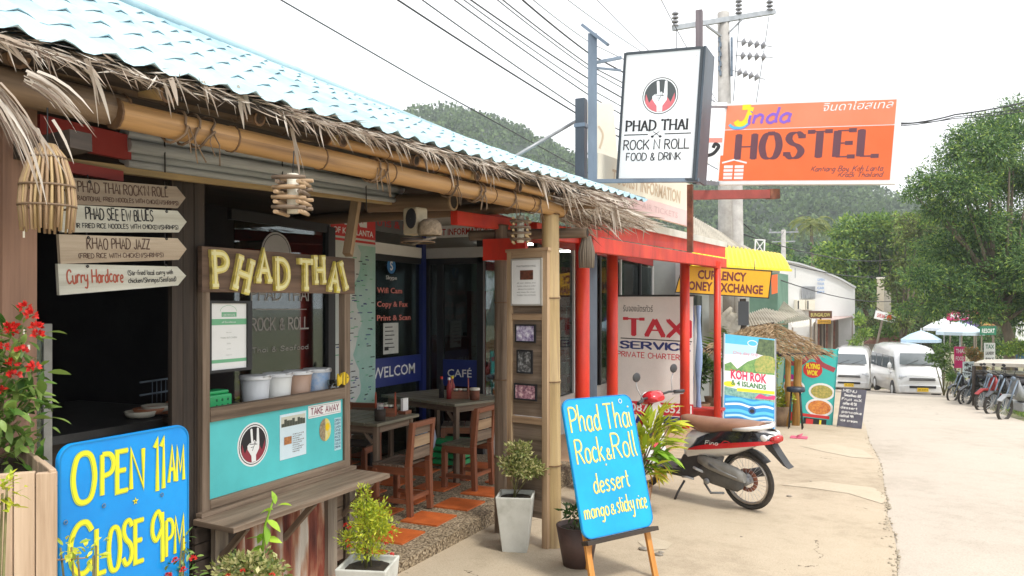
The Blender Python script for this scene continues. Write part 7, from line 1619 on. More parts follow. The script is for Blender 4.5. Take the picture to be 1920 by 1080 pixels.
for (x0, x1, y0, y1, d, m, lab, tx, tm) in ((1517, 1560, 597, 583, 31, mat('sign_brown', (.16, .07, .04), (.10, .04, .02), 5, .6), 'brown wooden direction sign above the plank shed', 'BUNGALOW', M_yelp), (1533, 1558, 607, 599, 30.5, paint('sign_gold', (.6, .33, .03), .5), 'small golden sign under the brown direction sign', 'DIVING', M_inkbr)):
    F_ = frame(W(x0, y0, d), W(x1, y0, d)-W(x0, y0, d), (0, 0, 1)); t = thing('direction_sign', lab, 'sign', M=F_); Ls = (x1-x0)/FPX*d; hs_ = (y0-y1)/FPX*d; MB().b2((0, 0, 0), (Ls, .04, hs_)).build('board', m, t); q = MB(); typeset(q, tx, Ls*.08, hs_*.25, hs_*.5, fit=Ls*.84, y=-.004); q.build('lettering', tm, t)
    MB().b2((Ls*.5, .05, -1.5), (Ls*.5+.06, .1, hs_)).build('post', M_wooddark, t)
cr2 = thing('parked_pickup', 'pale green pickup front half hidden beside the plank shed', 'pickup', colz(1500, 33)); 
a = MB(); a.loft([[(x*.9*f, -1.5+y, .4+z_*h_) for x, z_ in ((-1, 0), (1, 0), (1, .55), (.85, 1), (-.85, 1), (-1, .55))] for y, f, h_ in ((0, .92, .5), (.1, 1, .62), (1.0, 1, .7), (1.5, .95, 1.2), (3.2, .95, 1.25), (3.4, 1, .7), (5, 1, .7))]); a.build('body', paint('pickup_green', (.45, .52, .45), .3), cr2); MB().b2((-.75, -.3, 1.15), (.75, -.1, 1.5)).build('windscreen', M_glassdk, cr2)
for x in (-.85, .7):
    for y in (-.8, 2.4): MB().lathe([(.001, 0), (.34, 0), (.34, .2), (.001, .2)], (x, y, .34), 14, 'X').build('wheel', M_tyre, cr2)
t = thing('concrete_pillar', 'cream concrete pillar standing behind the white vans', 'pillar', colz(1651, 50)); MB().box((0, 0, 3.3), (.42, .42, 6.6)).build('shaft', mat('cream_concrete', (.62, .55, .42), (.5, .44, .34), 2, .8), t); MB().box((0, 0, 6.65), (.5, .5, .1)).build('cap', M_cream, t)
t = thing('utility_post', 'grey concrete post beside the cream pillar', 'post', colz(1664, 49)); MB().box((0, 0, 2.9), (.4, .3, 5.8)).build('shaft', M_asb, t)
rr = thing('red_sign', 'slanted white sign with orange symbol on small roof behind the vans', 'sign', M=frame(W(1640, 597, 42), W(1678, 606, 42)-W(1640, 597, 42), (0, 0, 1))); MB().b2((0, 0, 0), (1.1, .1, .45)).build('panel', M_paper, rr); A_ = Art(rr); A_.poly(ellipse(.78, .22, .17, .18, 8), M_or, -.002, 'symbol').type('CAFE BAR', .08, .12, .2, _m['banner_red'], fit=.45, bold=.03, y=-.003); A_.done(); MB().b2((.4, .02, -2.4), (.5, .09, 0)).build('post', M_woodgrey, rr)
lg_ = house('garden_hut', 'small grey hut among the plants behind the vans', 'building', 1660, 44); MB().box((0, 0, 1.3), (1.6, 1.5, 2.6)).build('wall', M_asb, lg_); MB().prism([(-1.1, 2.5), (0, 3.3), (1.1, 2.5)], -1, 1).build('roof', mat('red_roof', (.4, .2, .15), (.25, .12, .09), 4, .8), lg_)

# ================================================================== poles and cables
def insul(t, p, n=4, r=.09, h=.10):
    for k in range(n): MB().lathe([(.03, 0), (r, .01), (r*.9, .04), (.03, h*.8)], Vector(p)+Vector((0, 0, k*h)), 10).build('insulator', mat('porcelain', (.34, .34, .36), (.2, .2, .22), 8, .3), t)
up = W(1362, 575, 20); ug = g(up.y); ptop = EYE+(HOR-25)/FPX*20
tp = thing('utility_pole', 'tall grey concrete utility pole rising behind the overhead signs', 'utility pole', (up.x, up.y, ug))
tq = wm(tp).inverted()
def pole(a, b, r0, r1, m, nm='shaft'): MB().tube([a, b], [r0, r1], 8).build(nm, m, tp)
M_conc = mat('pole_concrete', (.46, .44, .41), (.30, .28, .26), 4, .85, .3)
pole(tq @ Vector((W(1362, 575, 20).x+.05, up.y, ug)), tq @ W(1356, 24, 20), .24, .15, M_conc); pole(tq @ Vector((W(1383, 575, 20).x, W(1383, 575, 20).y, ug)), tq @ W(1378, 345, 20), .22, .19, M_conc)
for k in range(8): MB().box(tq @ W(1349+ (k % 2)*2, 75+k*9, 19.85), (.05, .1, .12)).build('step_clamp', M_steel, tp); MB().box(tq @ W(1372, 75+k*9, 19.85), (.05, .1, .12)).build('step_clamp', M_steel, tp)
ca_, cb_ = W(1262, 53, 19.4), W(1452, 22, 20.4); MB().beam(tq @ ca_, tq @ cb_, .12, .12).build('crossarm', mat('galvanised', (.42, .44, .46), (.3, .32, .34), 5, .4, metal=.4), tp)
MB().beam(tq @ W(1325, 48, 19.6), tq @ W(1352, 68, 19.8), .05, .05).build('brace', M_grey, tp); MB().beam(tq @ W(1392, 36, 20), tq @ W(1366, 62, 19.9), .05, .05).build('brace', M_grey, tp)
for px, py, d in ((1266, 50, 19.4), (1385, 26, 20), (1443, 20, 20.3)): insul(tp, tq @ W(px, py, d), 4)
for k, (x0, y0, x1, y1) in enumerate(((1388, 78, 1437, 86), (1386, 104, 1438, 107), (1381, 134, 1424, 146))):     # strain insulator strings
    a, b = tq @ W(x0, y0, 19.6), tq @ W(x1, y1, 19.6); d_ = (b-a).normalized()
    for j in range(4): c = a.lerp(b, (j+.5)/4); MB().tube([c-d_*.05, c-d_*.01, c+d_*.03, c+d_*.07], [.03, .115, .07, .02], 9).build('strain_insulator', _m['porcelain'], tp)
    MB().tube([a-d_*.1, b+d_*.15], .012, 4).build('link_rod', M_grey, tp)
ncab = 0
def cable(lab, pts, r, sag=.0, group='overhead cables'):
    P = [Vector(p) for p in pts]; out_ = []
    for i in range(len(P)-1):
        for k in range(12):
            t_ = k/12; q = P[i].lerp(P[i+1], t_); q.z -= sag*4*t_*(1-t_); out_.append(q)
    out_.append(P[-1]); o = MB().tube(out_, r, 5).build('cable', M_wire, None); return tag(o, lab, 'cable', group)
LB = 'thin black overhead cable sweeping from the top left towards the utility pole'
for k, (x0, x1, y1, xe, ye, r) in enumerate(((746, 1078, 211, 1300, 330, .016), (792, 1080, 200, 1310, 320, .012), (852, 1104, 178, 1350, 320, .012), (870, 1104, 165, 1352, 300, .010), (883, 1104, 148, 1354, 285, .014), (933, 1104, 130, 1356, 265, .010), (943, 1104, 122, 1358, 250, .012), (980, 1107, 102, 1360, 235, .016), (1000, 1108, 81, 1360, 200, .008), (1065, 1200, 95, 1330, 200, .007), (1120, 1222, 100, 1340, 190, .007), (1240, 1300, 110, 1350, 200, .007))):
    A = W(x0, 0, 12.0); Bm = W(x1, y1, 15.2); C2_ = W(xe, ye, 19.8); A0 = A+(A-Bm)*2.2; A0.z += .5
    cable('thin overhead cable, %s of the twelve counted from the left along the top edge' % ('first', 'second', 'third', 'fourth', 'fifth', 'sixth', 'seventh', 'eighth', 'ninth', 'tenth', 'eleventh', 'last')[k], [A0, A, Bm, C2_], r, .02)
cable('single thick black cable crossing the sky above the blue roof', [W(300, -130, 6.4), W(527, 0, 7.2), W(800, 158, 9.2), W(1079, 312, 12), W(1290, 420, 17)], .010, .0, None) if False else tag(MB().tube([W(300, -130, 6.4), W(527, 0, 7.2), W(800, 158, 9.2), W(1079, 312, 12), W(1290, 420, 17)], .008, 5).build('cable', M_wire, None), 'single thick black cable crossing the sky just above the blue roof', 'cable')
for k, (y0, y1, y2) in enumerate(((233, 215, 186), (236, 219, 198), (230, 222, 205))):
    cable(('thick top cable running from the orange hostel sign to the big tree', 'thin middle cable running from the orange hostel sign to the big tree', 'thin lowest cable running from the orange hostel sign to the big tree')[k], [W(1382, 262+4*k, 20), W(1682, y0, 21), W(1790, y1, 22), W(1960, y2-4, 23)], .022 if k == 0 else .014, .05, 'cables crossing to the right')
for k, (x0, y0, x1, y1) in enumerate(((1395, 420, 1470, 434), (1395, 470, 1700, 510), (1395, 500, 1700, 560), (1395, 440, 1700, 480))): cable(('distant cable ending at the far utility pole top', 'distant cable sloping to the trees, second lowest of the long ones', 'lowest long distant cable passing over the white building', 'topmost long distant cable sloping towards the light green tree')[k], [W(x0, y0, 21), W(x1, y1, 48)], .018, .5, 'distant cables')
cable('short cable loop hanging near the pole crossarm', [W(1268, 55, 19.4), W(1268, 95, 19.3), W(1262, 100, 19.2)], .012, 0, 'drop wires on the utility pole'); cable('vertical drop wire beside the utility pole crossarm', [W(1386, 35, 19.9), W(1375, 190, 19.9)], .010, 0, 'drop wires on the utility pole'); cable('slanting drop wire right of the strain insulators', [W(1442, 30, 20.2), W(1418, 192, 20)], .010, 0, 'drop wires on the utility pole')
fp = thing('far_utility_pole', 'distant utility pole with crossarm standing before the palm tree', 'utility pole', colz(1469, 50)); hz = EYE+(HOR-428)/FPX*50-g(50)
MB().tube([(0, 0, 0), (0, 0, hz)], [.2, .14], 8).build('shaft', M_conc, fp); MB().beam((-.9, -.1, hz-.15), (.9, .2, hz-.15), .1, .1).build('crossarm', M_grey, fp); MB().beam((-.7, -.1, hz-.75), (.7, .2, hz-.75), .08, .08).build('crossarm', M_grey, fp)
for x in (-.8, 0, .8): MB().lathe([(.03, 0), (.07, .02), (.05, .2)], (x, 0, hz-.1), 8).build('insulator', _m['porcelain'], fp)

# ================================================================== vans
def van():
    t = thing('white_van', 'van', 'van'); M_vw = mat('van_white', (.74, .74, .74), (.68, .68, .68), 2, .25, coat=.7); M_vg = paint('van_glass', (.03, .04, .045), .12, spec=.5)
    prof = [(-1, 0), (-1, .35), (-.995, .55), (-.93, .80), (-.80, .95), (-.5, 1.0), (.5, 1.0), (.80, .95), (.93, .80), (.995, .55), (1, .35), (1, 0)]
    def ring(x, zb, zt, hw): return [(x, a*hw, zb+b*(zt-zb)) for a, b in prof]
    R_ = [(2.62, .42, .80, .80), (2.60, .30, .98, .87), (2.50, .26, 1.10, .92), (2.36, .25, 1.22, .94), (2.15, .25, 1.50, .94), (1.88, .25, 1.88, .93), (1.60, .25, 2.14, .92), (1.2, .25, 2.25, .93), (0, .25, 2.29, .94), (-1.8, .25, 2.28, .94), (-2.3, .28, 2.22, .92), (-2.42, .35, 2.0, .88), (-2.45, .45, 1.2, .84)]
    MB().loft([ring(*r) for r in R_]).build('body', M_vw, t)
    # windscreen follows the raked nose
    def sur(x, f):  # width at height on the nose
        return f
    ws = [(2.20, 1.43, .80), (2.03, 1.67, .76), (1.86, 1.90, .70)]
    a = MB(); i0 = 0
    for x, z, hw in ws: a._a([(x+.055, y*hw, z+.05) for y in (-1, -.6, 0, .6, 1)])
    for r in range(2):
        for c in range(4): b = r*5+c; a.face((b, b+1, b+6, b+5), ((0, 0),)*4, True)
    a.build('windscreen', paint('windscreen_reflection', (.10, .12, .13), .1, spec=.8, coat=.6), t); MB().tube([(2.27, .1, 1.47), (2.12, .62, 1.66)], .012, 4).build('wiper', M_black, t); MB().tube([(2.27, -.5, 1.47), (2.13, -.02, 1.66)], .012, 4).build('wiper', M_black, t)  # windscreen grey paints a pale reflection into the glass colour
    for s_ in (-1, 1):
        def sp(pts, nm, m, off=.012): q = MB(); i = q._a([(x, s_*(hw+off), z) for x, z, hw in pts]); q.face([i+k for k in range(len(pts))], ((0, 0),)*len(pts)); return q.build(nm, m, t)
        sp([(1.95, 1.22, .935), (1.25, 1.22, .935), (1.25, 1.76, .90), (1.60, 1.76, .895)], 'side_window', M_vg); sp([(1.12, 1.20, .935), (-.05, 1.20, .938), (-.05, 1.78, .905), (1.12, 1.78, .902)], 'side_window', M_vg); sp([(-.15, 1.20, .938), (-1.1, 1.20, .938), (-1.1, 1.78, .905), (-.15, 1.78, .905)], 'side_window', M_vg); sp([(-1.2, 1.20, .938), (-2.2, 1.20, .925), (-2.2, 1.78, .89), (-1.2, 1.78, .905)], 'side_window', M_vg)
        MB().tube([(1.19, s_*.955, .35), (1.19, s_*.958, 1.15), (1.19, s_*.925, 1.8)], .006, 4).build('door_seam', M_grey, t); MB().b2((1.3, s_*.945, 1.02), (1.45, s_*.975, 1.06)).build('door_handle', M_alu, t)
        MB().b2((1.75, s_*.95, 1.22), (1.87, s_*1.16, 1.27)).build('mirror_arm', M_vw, t); MB().ball((1.84, s_*1.1, 1.38), .13, 10, (.5, .7, 1.3)).build('mirror', M_vw, t)
        h_ = MB().loft([[(x, s_*y, z) for y, z in p] for x, p in ((2.47, [(.58, .86), (.90, .88), (.88, 1.03), (.62, 1.06)]), (2.60, [(.56, .82), (.86, .86), (.84, .98), (.60, .99)]))]).build('headlight', mat('van_lamp', (.62, .64, .66), (.4, .42, .45), 12, .12, coat=.8), t)
        MB().lathe([(.001, .0), (.06, .0), (.07, -.04)], (2.66, s_*.68, .47), 12, 'X').build('fog_lamp', M_dark, t)
        for x in (1.62, -1.42):
            w_ = MB().lathe([(.001, -.12), (.31, -.12), (.335, -.08), (.335, .08), (.31, .12), (.001, .12)], (x, s_*.83, .335), 22, 'Y').build('wheel', M_tyre, t); MB().lathe([(.001, s_*.125), (.19, s_*.125), (.21, s_*.11)], (x, s_*.83, .335), 16, 'Y').build('rim', M_alu, w_)
            MB().lathe([(.001, s_*.935), (.385, s_*.935), (.385, s_*.80)], (x, 0, .36), 22, 'Y').build('wheel_arch', M_dark, t)
    for z_, h_, w_ in ((.90, .028, .50), (.84, .028, .52)): MB().b2((2.60, -w_, z_-h_/2), (2.655, w_, z_+h_/2)).build('grille_bar', M_dark, t)
    MB().b2((2.56, -.5, .92), (2.665, .5, .94)).build('grille_chrome', M_alu, t)
    MB().loft([[(x, y, z) for y, z in ((-w_, .30), (w_, .30), (w_, .62), (-w_, .62))] for x, w_ in ((2.40, .93), (2.62, .90), (2.68, .70))]).build('bumper', M_vw, t, bevel=.04)
    MB().b2((2.66, -.52, .50), (2.70, .52, .60)).build('lower_grille', M_dark, t); pl_ = MB().b2((2.70, -.22, .36), (2.715, .22, .52)).build('number_plate', paint('plate_yellow', (.85, .55, .02), .4), t)
    q = MB(Matrix(((0, 0, 0, 2.716), (1, 0, 0, 0), (0, 0, 1, 0), (0, 0, 0, 1)))); typeset(q, '30-0274', -.18, .40, .08, fit=.36, y=0); q.build('lettering', M_ink, pl_)
    return t
v1 = van()
def placev(o, px, d, yawdeg):
    p = colz(px, d); f = Vector((math.cos(math.radians(yawdeg)), math.sin(math.radians(yawdeg)), 0)); q = p-f*2.6; o.matrix_basis = Matrix.Translation((q.x, q.y, g(q.y)+.0)) @ Matrix.Rotation(math.radians(yawdeg), 4, 'Z'); return o
vd = math.degrees(YAW)
# camera-space heading: towards the viewer and to the right
placev(v1, 1729, 33.0, vd-90-12); v1['label'] = 'white high-roof passenger van in front, side windows visible, yellow plate'; v1['group'] = 'white vans parked on the road'
v2 = copy_tree(v1); placev(v2, 1592, 38.8, vd-90-27); v2['label'] = 'white high-roof van at the left, half hidden behind the other'

# ================================================================== parked motorbikes
def motorbike():
    t = thing('motorbike', 'm', 'motorbike'); R = .29; M_mb = paint('bike_black', (.022, .022, .026), .25, coat=.5)
    for x in (0, 1.24):
        w_ = MB().torus(R-.03, .032, (x, 0, R), 22, 6).build('wheel', M_tyre, t); a = MB()
        for k in range(12): q = 2*PI*k/12; a.tube([(x, 0, R), (x+(R-.05)*math.cos(q), 0, R+(R-.05)*math.sin(q))], .005, 3, caps=False)
        a.build('spokes', M_alu, w_, kind='stuff')
    MB().loft([[(x, y*w_, z0+(z1-z0)*f) for y, f in ((-1, .3), (-.6, 0), (.6, 0), (1, .3), (.8, 1), (-.8, 1))] for x, w_, z0, z1 in ((-.35, .06, .66, .76), (0, .12, .58, .76), (.4, .14, .42, .72), (.6, .12, .40, .62), (.8, .1, .45, .72), (1.0, .1, .55, .95))]).build('body', M_mb, t)
    MB().loft([[(x, y*w_, z0+f*.07) for y, f in ((-1, 0), (1, 0), (.8, 1), (-.8, 1))] for x, w_, z0 in ((-.3, .08, .78), (0, .13, .76), (.35, .12, .74), (.5, .06, .76))]).build('seat', M_dark, t)
    MB().box((.55, 0, .30), (.35, .22, .2)).build('engine', M_grey, t, bevel=.03); MB().tube([(.4, -.12, .25), (-.3, -.15, .34)], [.03, .045], 8).build('exhaust', M_alu, t)
    for s_ in (-1, 1): MB().tube([(1.24, s_*.05, R), (1.0, s_*.06, .9)], .02, 6).build('fork', M_steel, t); MB().tube([(1.0, s_*.05, .98), (.92, s_*.33, 1.0)], .014, 6).build('handlebar', M_black, t); MB().tube([(.95, s_*.22, 1.0), (.97, s_*.27, 1.14)], .006, 4).build('mirror_stalk', M_black, t); MB().ball((.97, s_*.28, 1.17), .05, 8, (.3, 1, .7)).build('mirror', M_black, t); MB().tube([(0, s_*.06, R), (-.1, s_*.07, .66)], .018, 6).build('shock', M_steel, t)
    MB().prism([(.95, .55), (1.0, .6), (1.3, .6), (1.5, .48), (1.48, .46), (1.3, .565), (1.05, .56)], -.05, .05).build('mudguard', M_mb, t); MB().ball((1.06, 0, .93), .055, 10, (.6, 1, 1)).build('headlight', M_steel, t)
    MB().tube([(.5, .1, .2), (.55, .25, 0)], .012, 5).build('side_stand', M_black, t)
    return t
mbk = motorbike(); rg = np.random.default_rng(4)
spots = ((1832, 25.2, 0, 'black motorbike at the far left end of the parked row'), (1850, 24.0, 8, 'dark motorbike second from the left of the parked row'), (1868, 22.7, -6, 'black motorbike in the middle of the row under the stall roof'), (1886, 21.4, 5, 'black motorbike right of the middle of the parked row'), (1906, 20.0, -5, 'dark motorbike with red trim near the right edge of the row'), (1940, 17.2, 4, 'motorbike with grey body nearest the viewer at the right edge'), (1925, 18.7, -3, 'black motorbike squeezed between the red and the grey one'))
for k, (px, d, a_, lab) in enumerate(spots):
    o = mbk if k == 0 else copy_tree(mbk); o['label'] = lab; o['group'] = 'motorbikes parked in a row'
    p = colz(px, d); o.matrix_basis = Matrix.Translation(p) @ Matrix.Rotation(YAW+math.radians(205+a_), 4, 'Z') @ Matrix.Rotation(math.radians(-7), 4, 'X')
    if k in (4, 5):
        for ch in o.children:
            if ch.name.split('.')[0] in ('body', 'mudguard'):
                ch.data = ch.data.copy(); ch.data.materials[0] = (M_redd, M_grey)[k-4]
# stall roof on posts behind the motorbikes
sr = thing('market_stall', 'low stall with flat pale roof and dark shade behind the motorbikes', 'stall', colz(1900, 25))
a = MB(); P_ = [W(1826, 686, 21.5), W(2010, 692, 18.5), W(2010, 678, 22.5), W(1845, 679, 25)]
a.hexa([p for p in P_]+[p+Vector((0, 0, .09)) for p in P_]); a.build('roof', mat('stall_roof', (.62, .58, .50), (.42, .38, .32), 2, .7), sr, world=True)
for p in P_: MB().tube([p, Vector((p.x, p.y, g(p.y)))], .05, 6).build('post', M_wooddark, sr, world=True)
for k, (px, d) in enumerate(((1850, 26.5), (1875, 26), (1900, 25.6), (1935, 25))):
    p = colz(px, d); MB().box(p+Vector((0, 0, .5)), (.7, .5, 1.0), rz=.4).build('crate', (M_wooddark, M_asb, M_dark, M_wood)[k], sr, world=True)
t = thing('white_table', 'white topped table under the flat stall roof at right', 'table', colz(1912, 23.5)); MB().box((0, 0, .95), (1.6, .8, .05)).build('top', M_white, t)
for x in (-.7, .7):
    for y in (-.3, .3): MB().tube([(x, y, 0), (x, y, .93)], .025, 6).build('leg', M_grey, t)

# ================================================================== sunshades and roadside signs at right
def umbrella(px, py, d, w_px, lab, m):
    p = colz(px, d); ztop = EYE+(HOR-py)/FPX*d; R_ = w_px/2/FPX*d; t = thing('sunshade', lab, 'umbrella', p, group='pale sunshades beside the big tree'); H = ztop-p.z
    MB().tube([(0, 0, 0), (0, 0, H+.1)], .03, 6).build('pole', M_alu, t)
    a = MB(); n = 8
    for k in range(n):
        q0, q1 = 2*PI*k/n, 2*PI*(k+1)/n; i = a._a([(0, 0, H)]+[(R_*.55*math.cos(q), R_*.55*math.sin(q), H-.22*R_) for q in (q0, q1)]+[(R_*math.cos(q), R_*math.sin(q), H-.5*R_) for q in (q0, q1)]+[(R_*math.cos(q), R_*math.sin(q), H-.5*R_-.14) for q in (q0, q1)])
        a.face((i, i+1, i+2), ((0, 0),)*3); a.face((i+1, i+3, i+4, i+2), ((0, 0),)*4); a.face((i+3, i+5, i+6, i+4), ((0, 0),)*4)
    a.build('canopy', m, t)
    for k in range(8): q = 2*PI*k/8; MB().tube([(0, 0, H-.05), (R_*math.cos(q), R_*math.sin(q), H-.5*R_-.02)], .012, 4).build('rib', M_alu, t)
    return t
umbrella(1727, 619, 37, 68, 'pale blue sunshade low beside the front van, leftmost of three', paint('shade_blue', (.48, .64, .78), .6)); umbrella(1770, 597, 38, 70, 'white sunshade furthest back, middle of three', paint('shade_white', (.76, .78, .80), .6)); umbrella(1800, 602, 34, 80, 'pale bluish sunshade nearest the tree trunk, rightmost of three', paint('shade_pale', (.58, .70, .80), .6))
def board(name, lab, x0, x1, y0, y1, d, m, texts=(), cat='sign', posts=True):
    a = W(x0, y1, d); b = W(x1, y1, d); t = thing(name, lab, cat, M=frame(a, b-a, (0, 0, 1))); Ls = (b-a).length; hs_ = (y1-y0)/FPX*d; MB().b2((0, 0, 0), (Ls, .04, hs_)).build('panel', m, t); A_ = Art(t)
    for tx, f, hf, tm in texts: A_.type(tx, Ls*.1, hs_*f, hs_*hf, tm, fit=Ls*.8, bold=.02, y=-.004)
    A_.done()
    if posts:
        zb = g(a.y)-a.z
        for x in (Ls*.1, Ls*.85): MB().b2((x, .045, zb), (x+.05, .08, hs_*.9)).build('post', M_woodgrey, t)
    return t
M_mag = paint('magenta', (.62, .02, .16), .5)
board('pink_sign', 'bright pink sign under the tree canopy above the sunshades', 1776, 1836, 583, 601, 36, M_mag, (('MASSAGE', .25, .5, M_paper),)); board('tall_pink_sign', 'tall pink roadside banner beside the plants', 1790, 1810, 650, 690, 31, M_mag, (('THAI', .7, .2, M_paper), ('FOOD', .35, .2, M_paper)))
board('purple_sign', 'narrow purple sign strip beside the pink sign', 1800, 1836, 600, 612, 35.5, paint('purple', (.18, .12, .35), .5)); board('green_sign', 'green sign with white letters beside the tree trunk', 1838, 1868, 612, 628, 33, mat('sign_green', (.03, .22, .12), (.02, .15, .08)), (('RESORT', .25, .5, M_paper),))
board('laundry_sign', 'white sign with green header reading TAX beside the tree trunk', 1846, 1866, 643, 681, 30, M_paper, (('TAX', .72, .2, _m['sign_green']), ('LAUNDRY', .42, .16, M_ink), ('BIKE', .12, .16, M_ink))); board('menu_sign', 'white price board at the end of the motorbike row', 1806, 1827, 678, 708, 29, mat('sign_bluewhite', (.62, .70, .72), (.5, .6, .62)), (('RENT', .7, .16, M_ink), ('200', .4, .16, M_ink), ('DAY', .15, .14, M_ink)))
board('food_sign', 'orange and cream sign under the tree beside the purple strip', 1838, 1866, 590, 610, 34, mat('sign_tan', (.66, .42, .16), (.5, .2, .06), 20))
board('white_signboard', 'tall white panel behind the trunk of the big tree', 1905, 1935, 590, 640, 34, M_paper); board('blue_board', 'dark blue board half hidden behind shrubs at right edge', 1896, 1960, 660, 674, 28, paint('blue_board', (.05, .14, .25), .5))

# ================================================================== trees
M_bark = mat('bark', (.20, .165, .12), (.09, .07, .05), 5, .9, .6, stretch=.3)
M_cas = mat('feathery_leaf', (.19, .32, .10), (.022, .065, .022), kind='leaf', rough=.6, c3=(.075, .16, .045)); M_lite = mat('light_leaf', (.36, .46, .08), (.07, .16, .03), kind='leaf', rough=.6, c3=(.19, .31, .055)); M_olive = mat('olive_leaf', (.20, .22, .07), (.05, .07, .03), kind='leaf', rough=.7, c3=(.12, .15, .05))
def tree(name, lab, px, d, blobs, n, L, wd, m, seed, droop=.2, tr=.22, group=None, m2=None, split=.0):
    base = colz(px, d); t = thing(name, lab, 'tree', base, group=group); s = d/FPX; bl = []
    rg = np.random.default_rng(seed)
    for x, y, r in blobs:
        dd_ = d+rg.uniform(-1, 1)*r*s*.9; bl.append((loc(x, y, dd_, t), (r*s, r*s, r*s*.72)))
    p, a = blobcloud(rg, bl, n, droop, .6); leafcloud('crown', p, a, rg.uniform(.5, 1.2, n)*L, wd, m, t, kind=None, world=False)
    if m2: p, a = blobcloud(np.random.default_rng(seed+1), bl, n//4, droop, .3); leafcloud('crown', p*1.0, a, rg.uniform(.5, 1.2, n//4)*L, wd, m2, t, kind=None, world=False)
    top = Vector(bl[len(bl)//2][0]); mid = Vector((0, 0, top.z*.35)); MB().tube([(0, 0, -.1), (0, 0, .4), mid, mid.lerp(top, .6)], [tr*1.35, tr, tr*.8, tr*.4], 10).build('trunk', M_bark, t)
    for k, (c, r) in enumerate(bl): c = Vector(c); st_ = mid.lerp(top, .1+.5*((k*7) % 10)/10) if c.z > mid.z else mid*.9; MB().tube([st_, st_.lerp(c, .5)+Vector((0, 0, .12)), c], [tr*.4, tr*.25, tr*.06], 6).build('limb', M_bark, t)
    return t
tree('casuarina_tree', 'large dark green feathery tree towering over the right of the street', 1893, 28, [(1905, 205, 32), (1850, 235, 40), (1800, 255, 30), (1895, 250, 55), (1850, 285, 60), (1790, 290, 38), (1745, 340, 42), (1710, 362, 24), (1800, 350, 62), (1870, 340, 66), (1930, 330, 60), (1760, 395, 40), (1830, 420, 60), (1900, 430, 70), (1770, 470, 60), (1850, 480, 66), (1730, 520, 42), (1800, 540, 62), (1890, 530, 70), (1950, 500, 80), (1750, 575, 36), (1840, 580, 44), (1910, 590, 46), (1975, 560, 60), (1700, 580, 22)], 85000, .15, .15, M_cas, 5, .35, .22, m2=M_lite)
tree('roadside_tree', 'light green spreading tree between palm and the large dark tree', 1625, 56, [(1600, 440, 44), (1650, 425, 40), (1690, 450, 40), (1570, 480, 44), (1620, 490, 50), (1680, 500, 46), (1585, 530, 34), (1640, 550, 36), (1690, 560, 34), (1730, 470, 40)], 16000, .34, .25, M_lite, 6, .1, .25, m2=M_cas)
tree('roadside_tree', 'brownish thin tree beside the large dark tree, behind the vans', 1690, 42, [(1700, 490, 26), (1680, 530, 28), (1705, 560, 30), (1690, 600, 26), (1720, 440, 40), (1700, 415, 24), (1740, 420, 26)], 6000, .22, .18, M_olive, 7, .1, .2, m2=M_lite)
tree('roadside_tree', 'dull olive tree standing behind the white building roof', 1530, 75, [(1500, 520, 36), (1540, 500, 34), (1480, 500, 30), (1560, 530, 30), (1440, 500, 30), (1460, 470, 26), (1600, 600, 26)], 5000, .42, .25, M_cas, 8, .1, .25, m2=M_lite)
tree('roadside_tree', 'dense bushy tree filling the gap right behind the vans', 1730, 46, [(1720, 600, 34), (1760, 610, 34), (1690, 620, 30), (1640, 610, 26), (1790, 620, 30), (1740, 640, 30), (1830, 630, 34), (1880, 640, 36), (1620, 560, 22)], 9000, .26, .2, M_olive, 9, .1, .2, m2=M_cas)
def shrub(lab, px, d, blobs, n, L, m, seed, m2=None, group='shrubs along the far side of the road'):
    t = thing('shrub', lab, 'shrub', colz(px, d), group=group); s = d/FPX; bl = [(loc(x, y, d, t), (r*s, r*s, r*s*.8)) for x, y, r in blobs]; rg = np.random.default_rng(seed); p, a = blobcloud(rg, bl, n, 0); leafcloud('foliage', p, a, rg.uniform(.5, 1.2, n)*L, .25, m, t, kind=None, world=False)
    for c, r in bl: MB().tube([(0, 0, 0), Vector(c)*.6, c], [.03, .02, .01], 5).build('stem', M_stem, t)
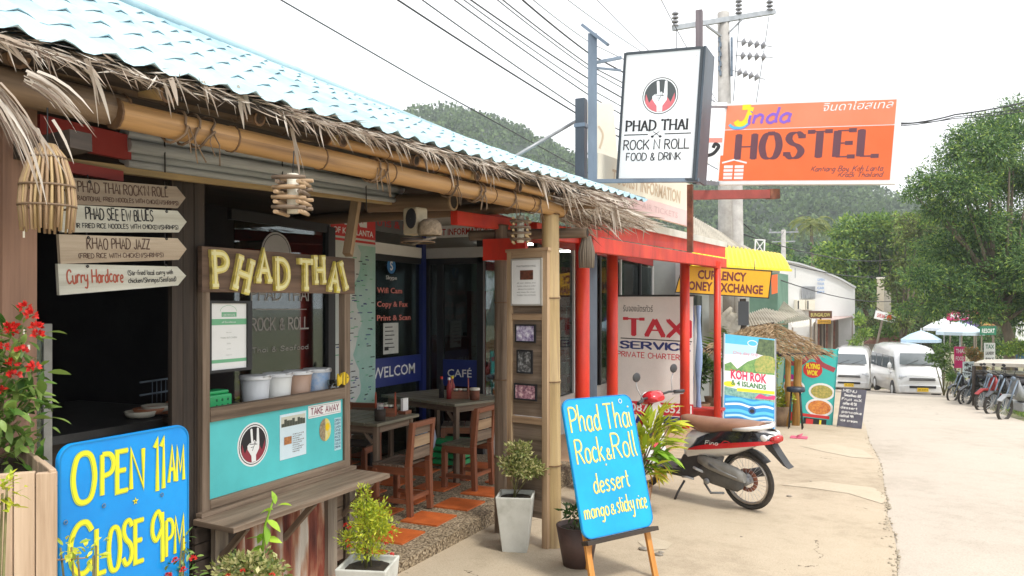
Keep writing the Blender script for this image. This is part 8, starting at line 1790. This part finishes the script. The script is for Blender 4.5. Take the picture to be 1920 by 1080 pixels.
shrub('bright green shrub at the right edge behind the stall roof', 1905, 27, [(1890, 655, 16), (1910, 650, 18), (1930, 655, 18)], 1500, .12, M_lite, 3); shrub('green bush beside the tall pink banner', 1770, 31.5, [(1765, 680, 16), (1782, 700, 14), (1750, 670, 14), (1770, 655, 16)], 1500, .12, M_leafm, 4); shrub('shrub growing between the pillar and the front van', 1670, 43, [(1665, 620, 20), (1690, 635, 18), (1640, 625, 14), (1680, 610, 14)], 1400, .18, M_leafm, 5); shrub('reddish flowering shrub behind the price board', 1828, 30.5, [(1828, 668, 14), (1838, 690, 12), (1818, 660, 10)], 900, .12, mat('autumn_leaf', (.4, .2, .05), (.12, .16, .04), kind='leaf'), 6); shrub('leafy climber in front of the shed right of the white building', 1618, 41, [(1612, 600, 12), (1620, 625, 14), (1605, 640, 12)], 900, .15, M_lite, 7)
shrub('low weeds along the far road edge beside the front van', 1790, 29, [(1785, 708, 9), (1800, 712, 8)], 500, .10, M_leafm, 8); shrub('dark bush behind the sunshades', 1810, 39, [(1800, 640, 26), (1840, 650, 26), (1770, 640, 22), (1870, 655, 26)], 2500, .18, M_leafd, 9)
# coconut palm
pm_ = thing('coconut_palm', 'tall coconut palm with drooping yellow-green crown before the hillside', 'tree', colz(1522, 62)); ctr = loc(1521, 425, 62, pm_)
MB().tube([(0, 0, 0), Vector(ctr)*.5+Vector((.2, 0, 0)), ctr], [.22, .15, .12], 8).build('trunk', M_bark, pm_); palmfronds(pm_, ctr, 26, 2.3, mat('palm_leaf', (.34, .36, .10), (.12, .18, .05), kind='leaf', rough=.5), 1.9, 12, .32)
# grass by the far right edge of the road
rg = np.random.default_rng(9); N = 5000; yv = rg.uniform(17, 40, N); xv = 3.3+np.maximum(0, yv-24)*.25+rg.exponential(.8, N); p = np.stack([xv, yv, np.array([g(v) for v in yv])-.01], 1); o = leafcloud('grass', p, rg.normal(size=(N, 3))*.5+np.array([0, 0, 1.2]), rg.uniform(.05, .16, N), .08, M_lite); tag(o, 'scruffy grass along the right edge of the road', 'grass', kind='stuff')
# ================================================================== haze
hz_ = MB().b2((-330, -60, -6), (420, 560, 118)); mh, nh, bh = _new('haze'); nh.nodes.remove(bh); pv = nh.nodes.new('ShaderNodeVolumePrincipled'); pv.inputs['Color'].default_value = (.88, .93, .97, 1); pv.inputs['Density'].default_value = .0008; pv.inputs['Anisotropy'].default_value = .2
nh.links.new(pv.outputs[0], nh.nodes['Material Output'].inputs['Volume'])
HAZE = True
if HAZE: o = hz_.build('haze', mh); tag(o, 'thin pale haze over the street and hills', 'haze', kind='stuff')
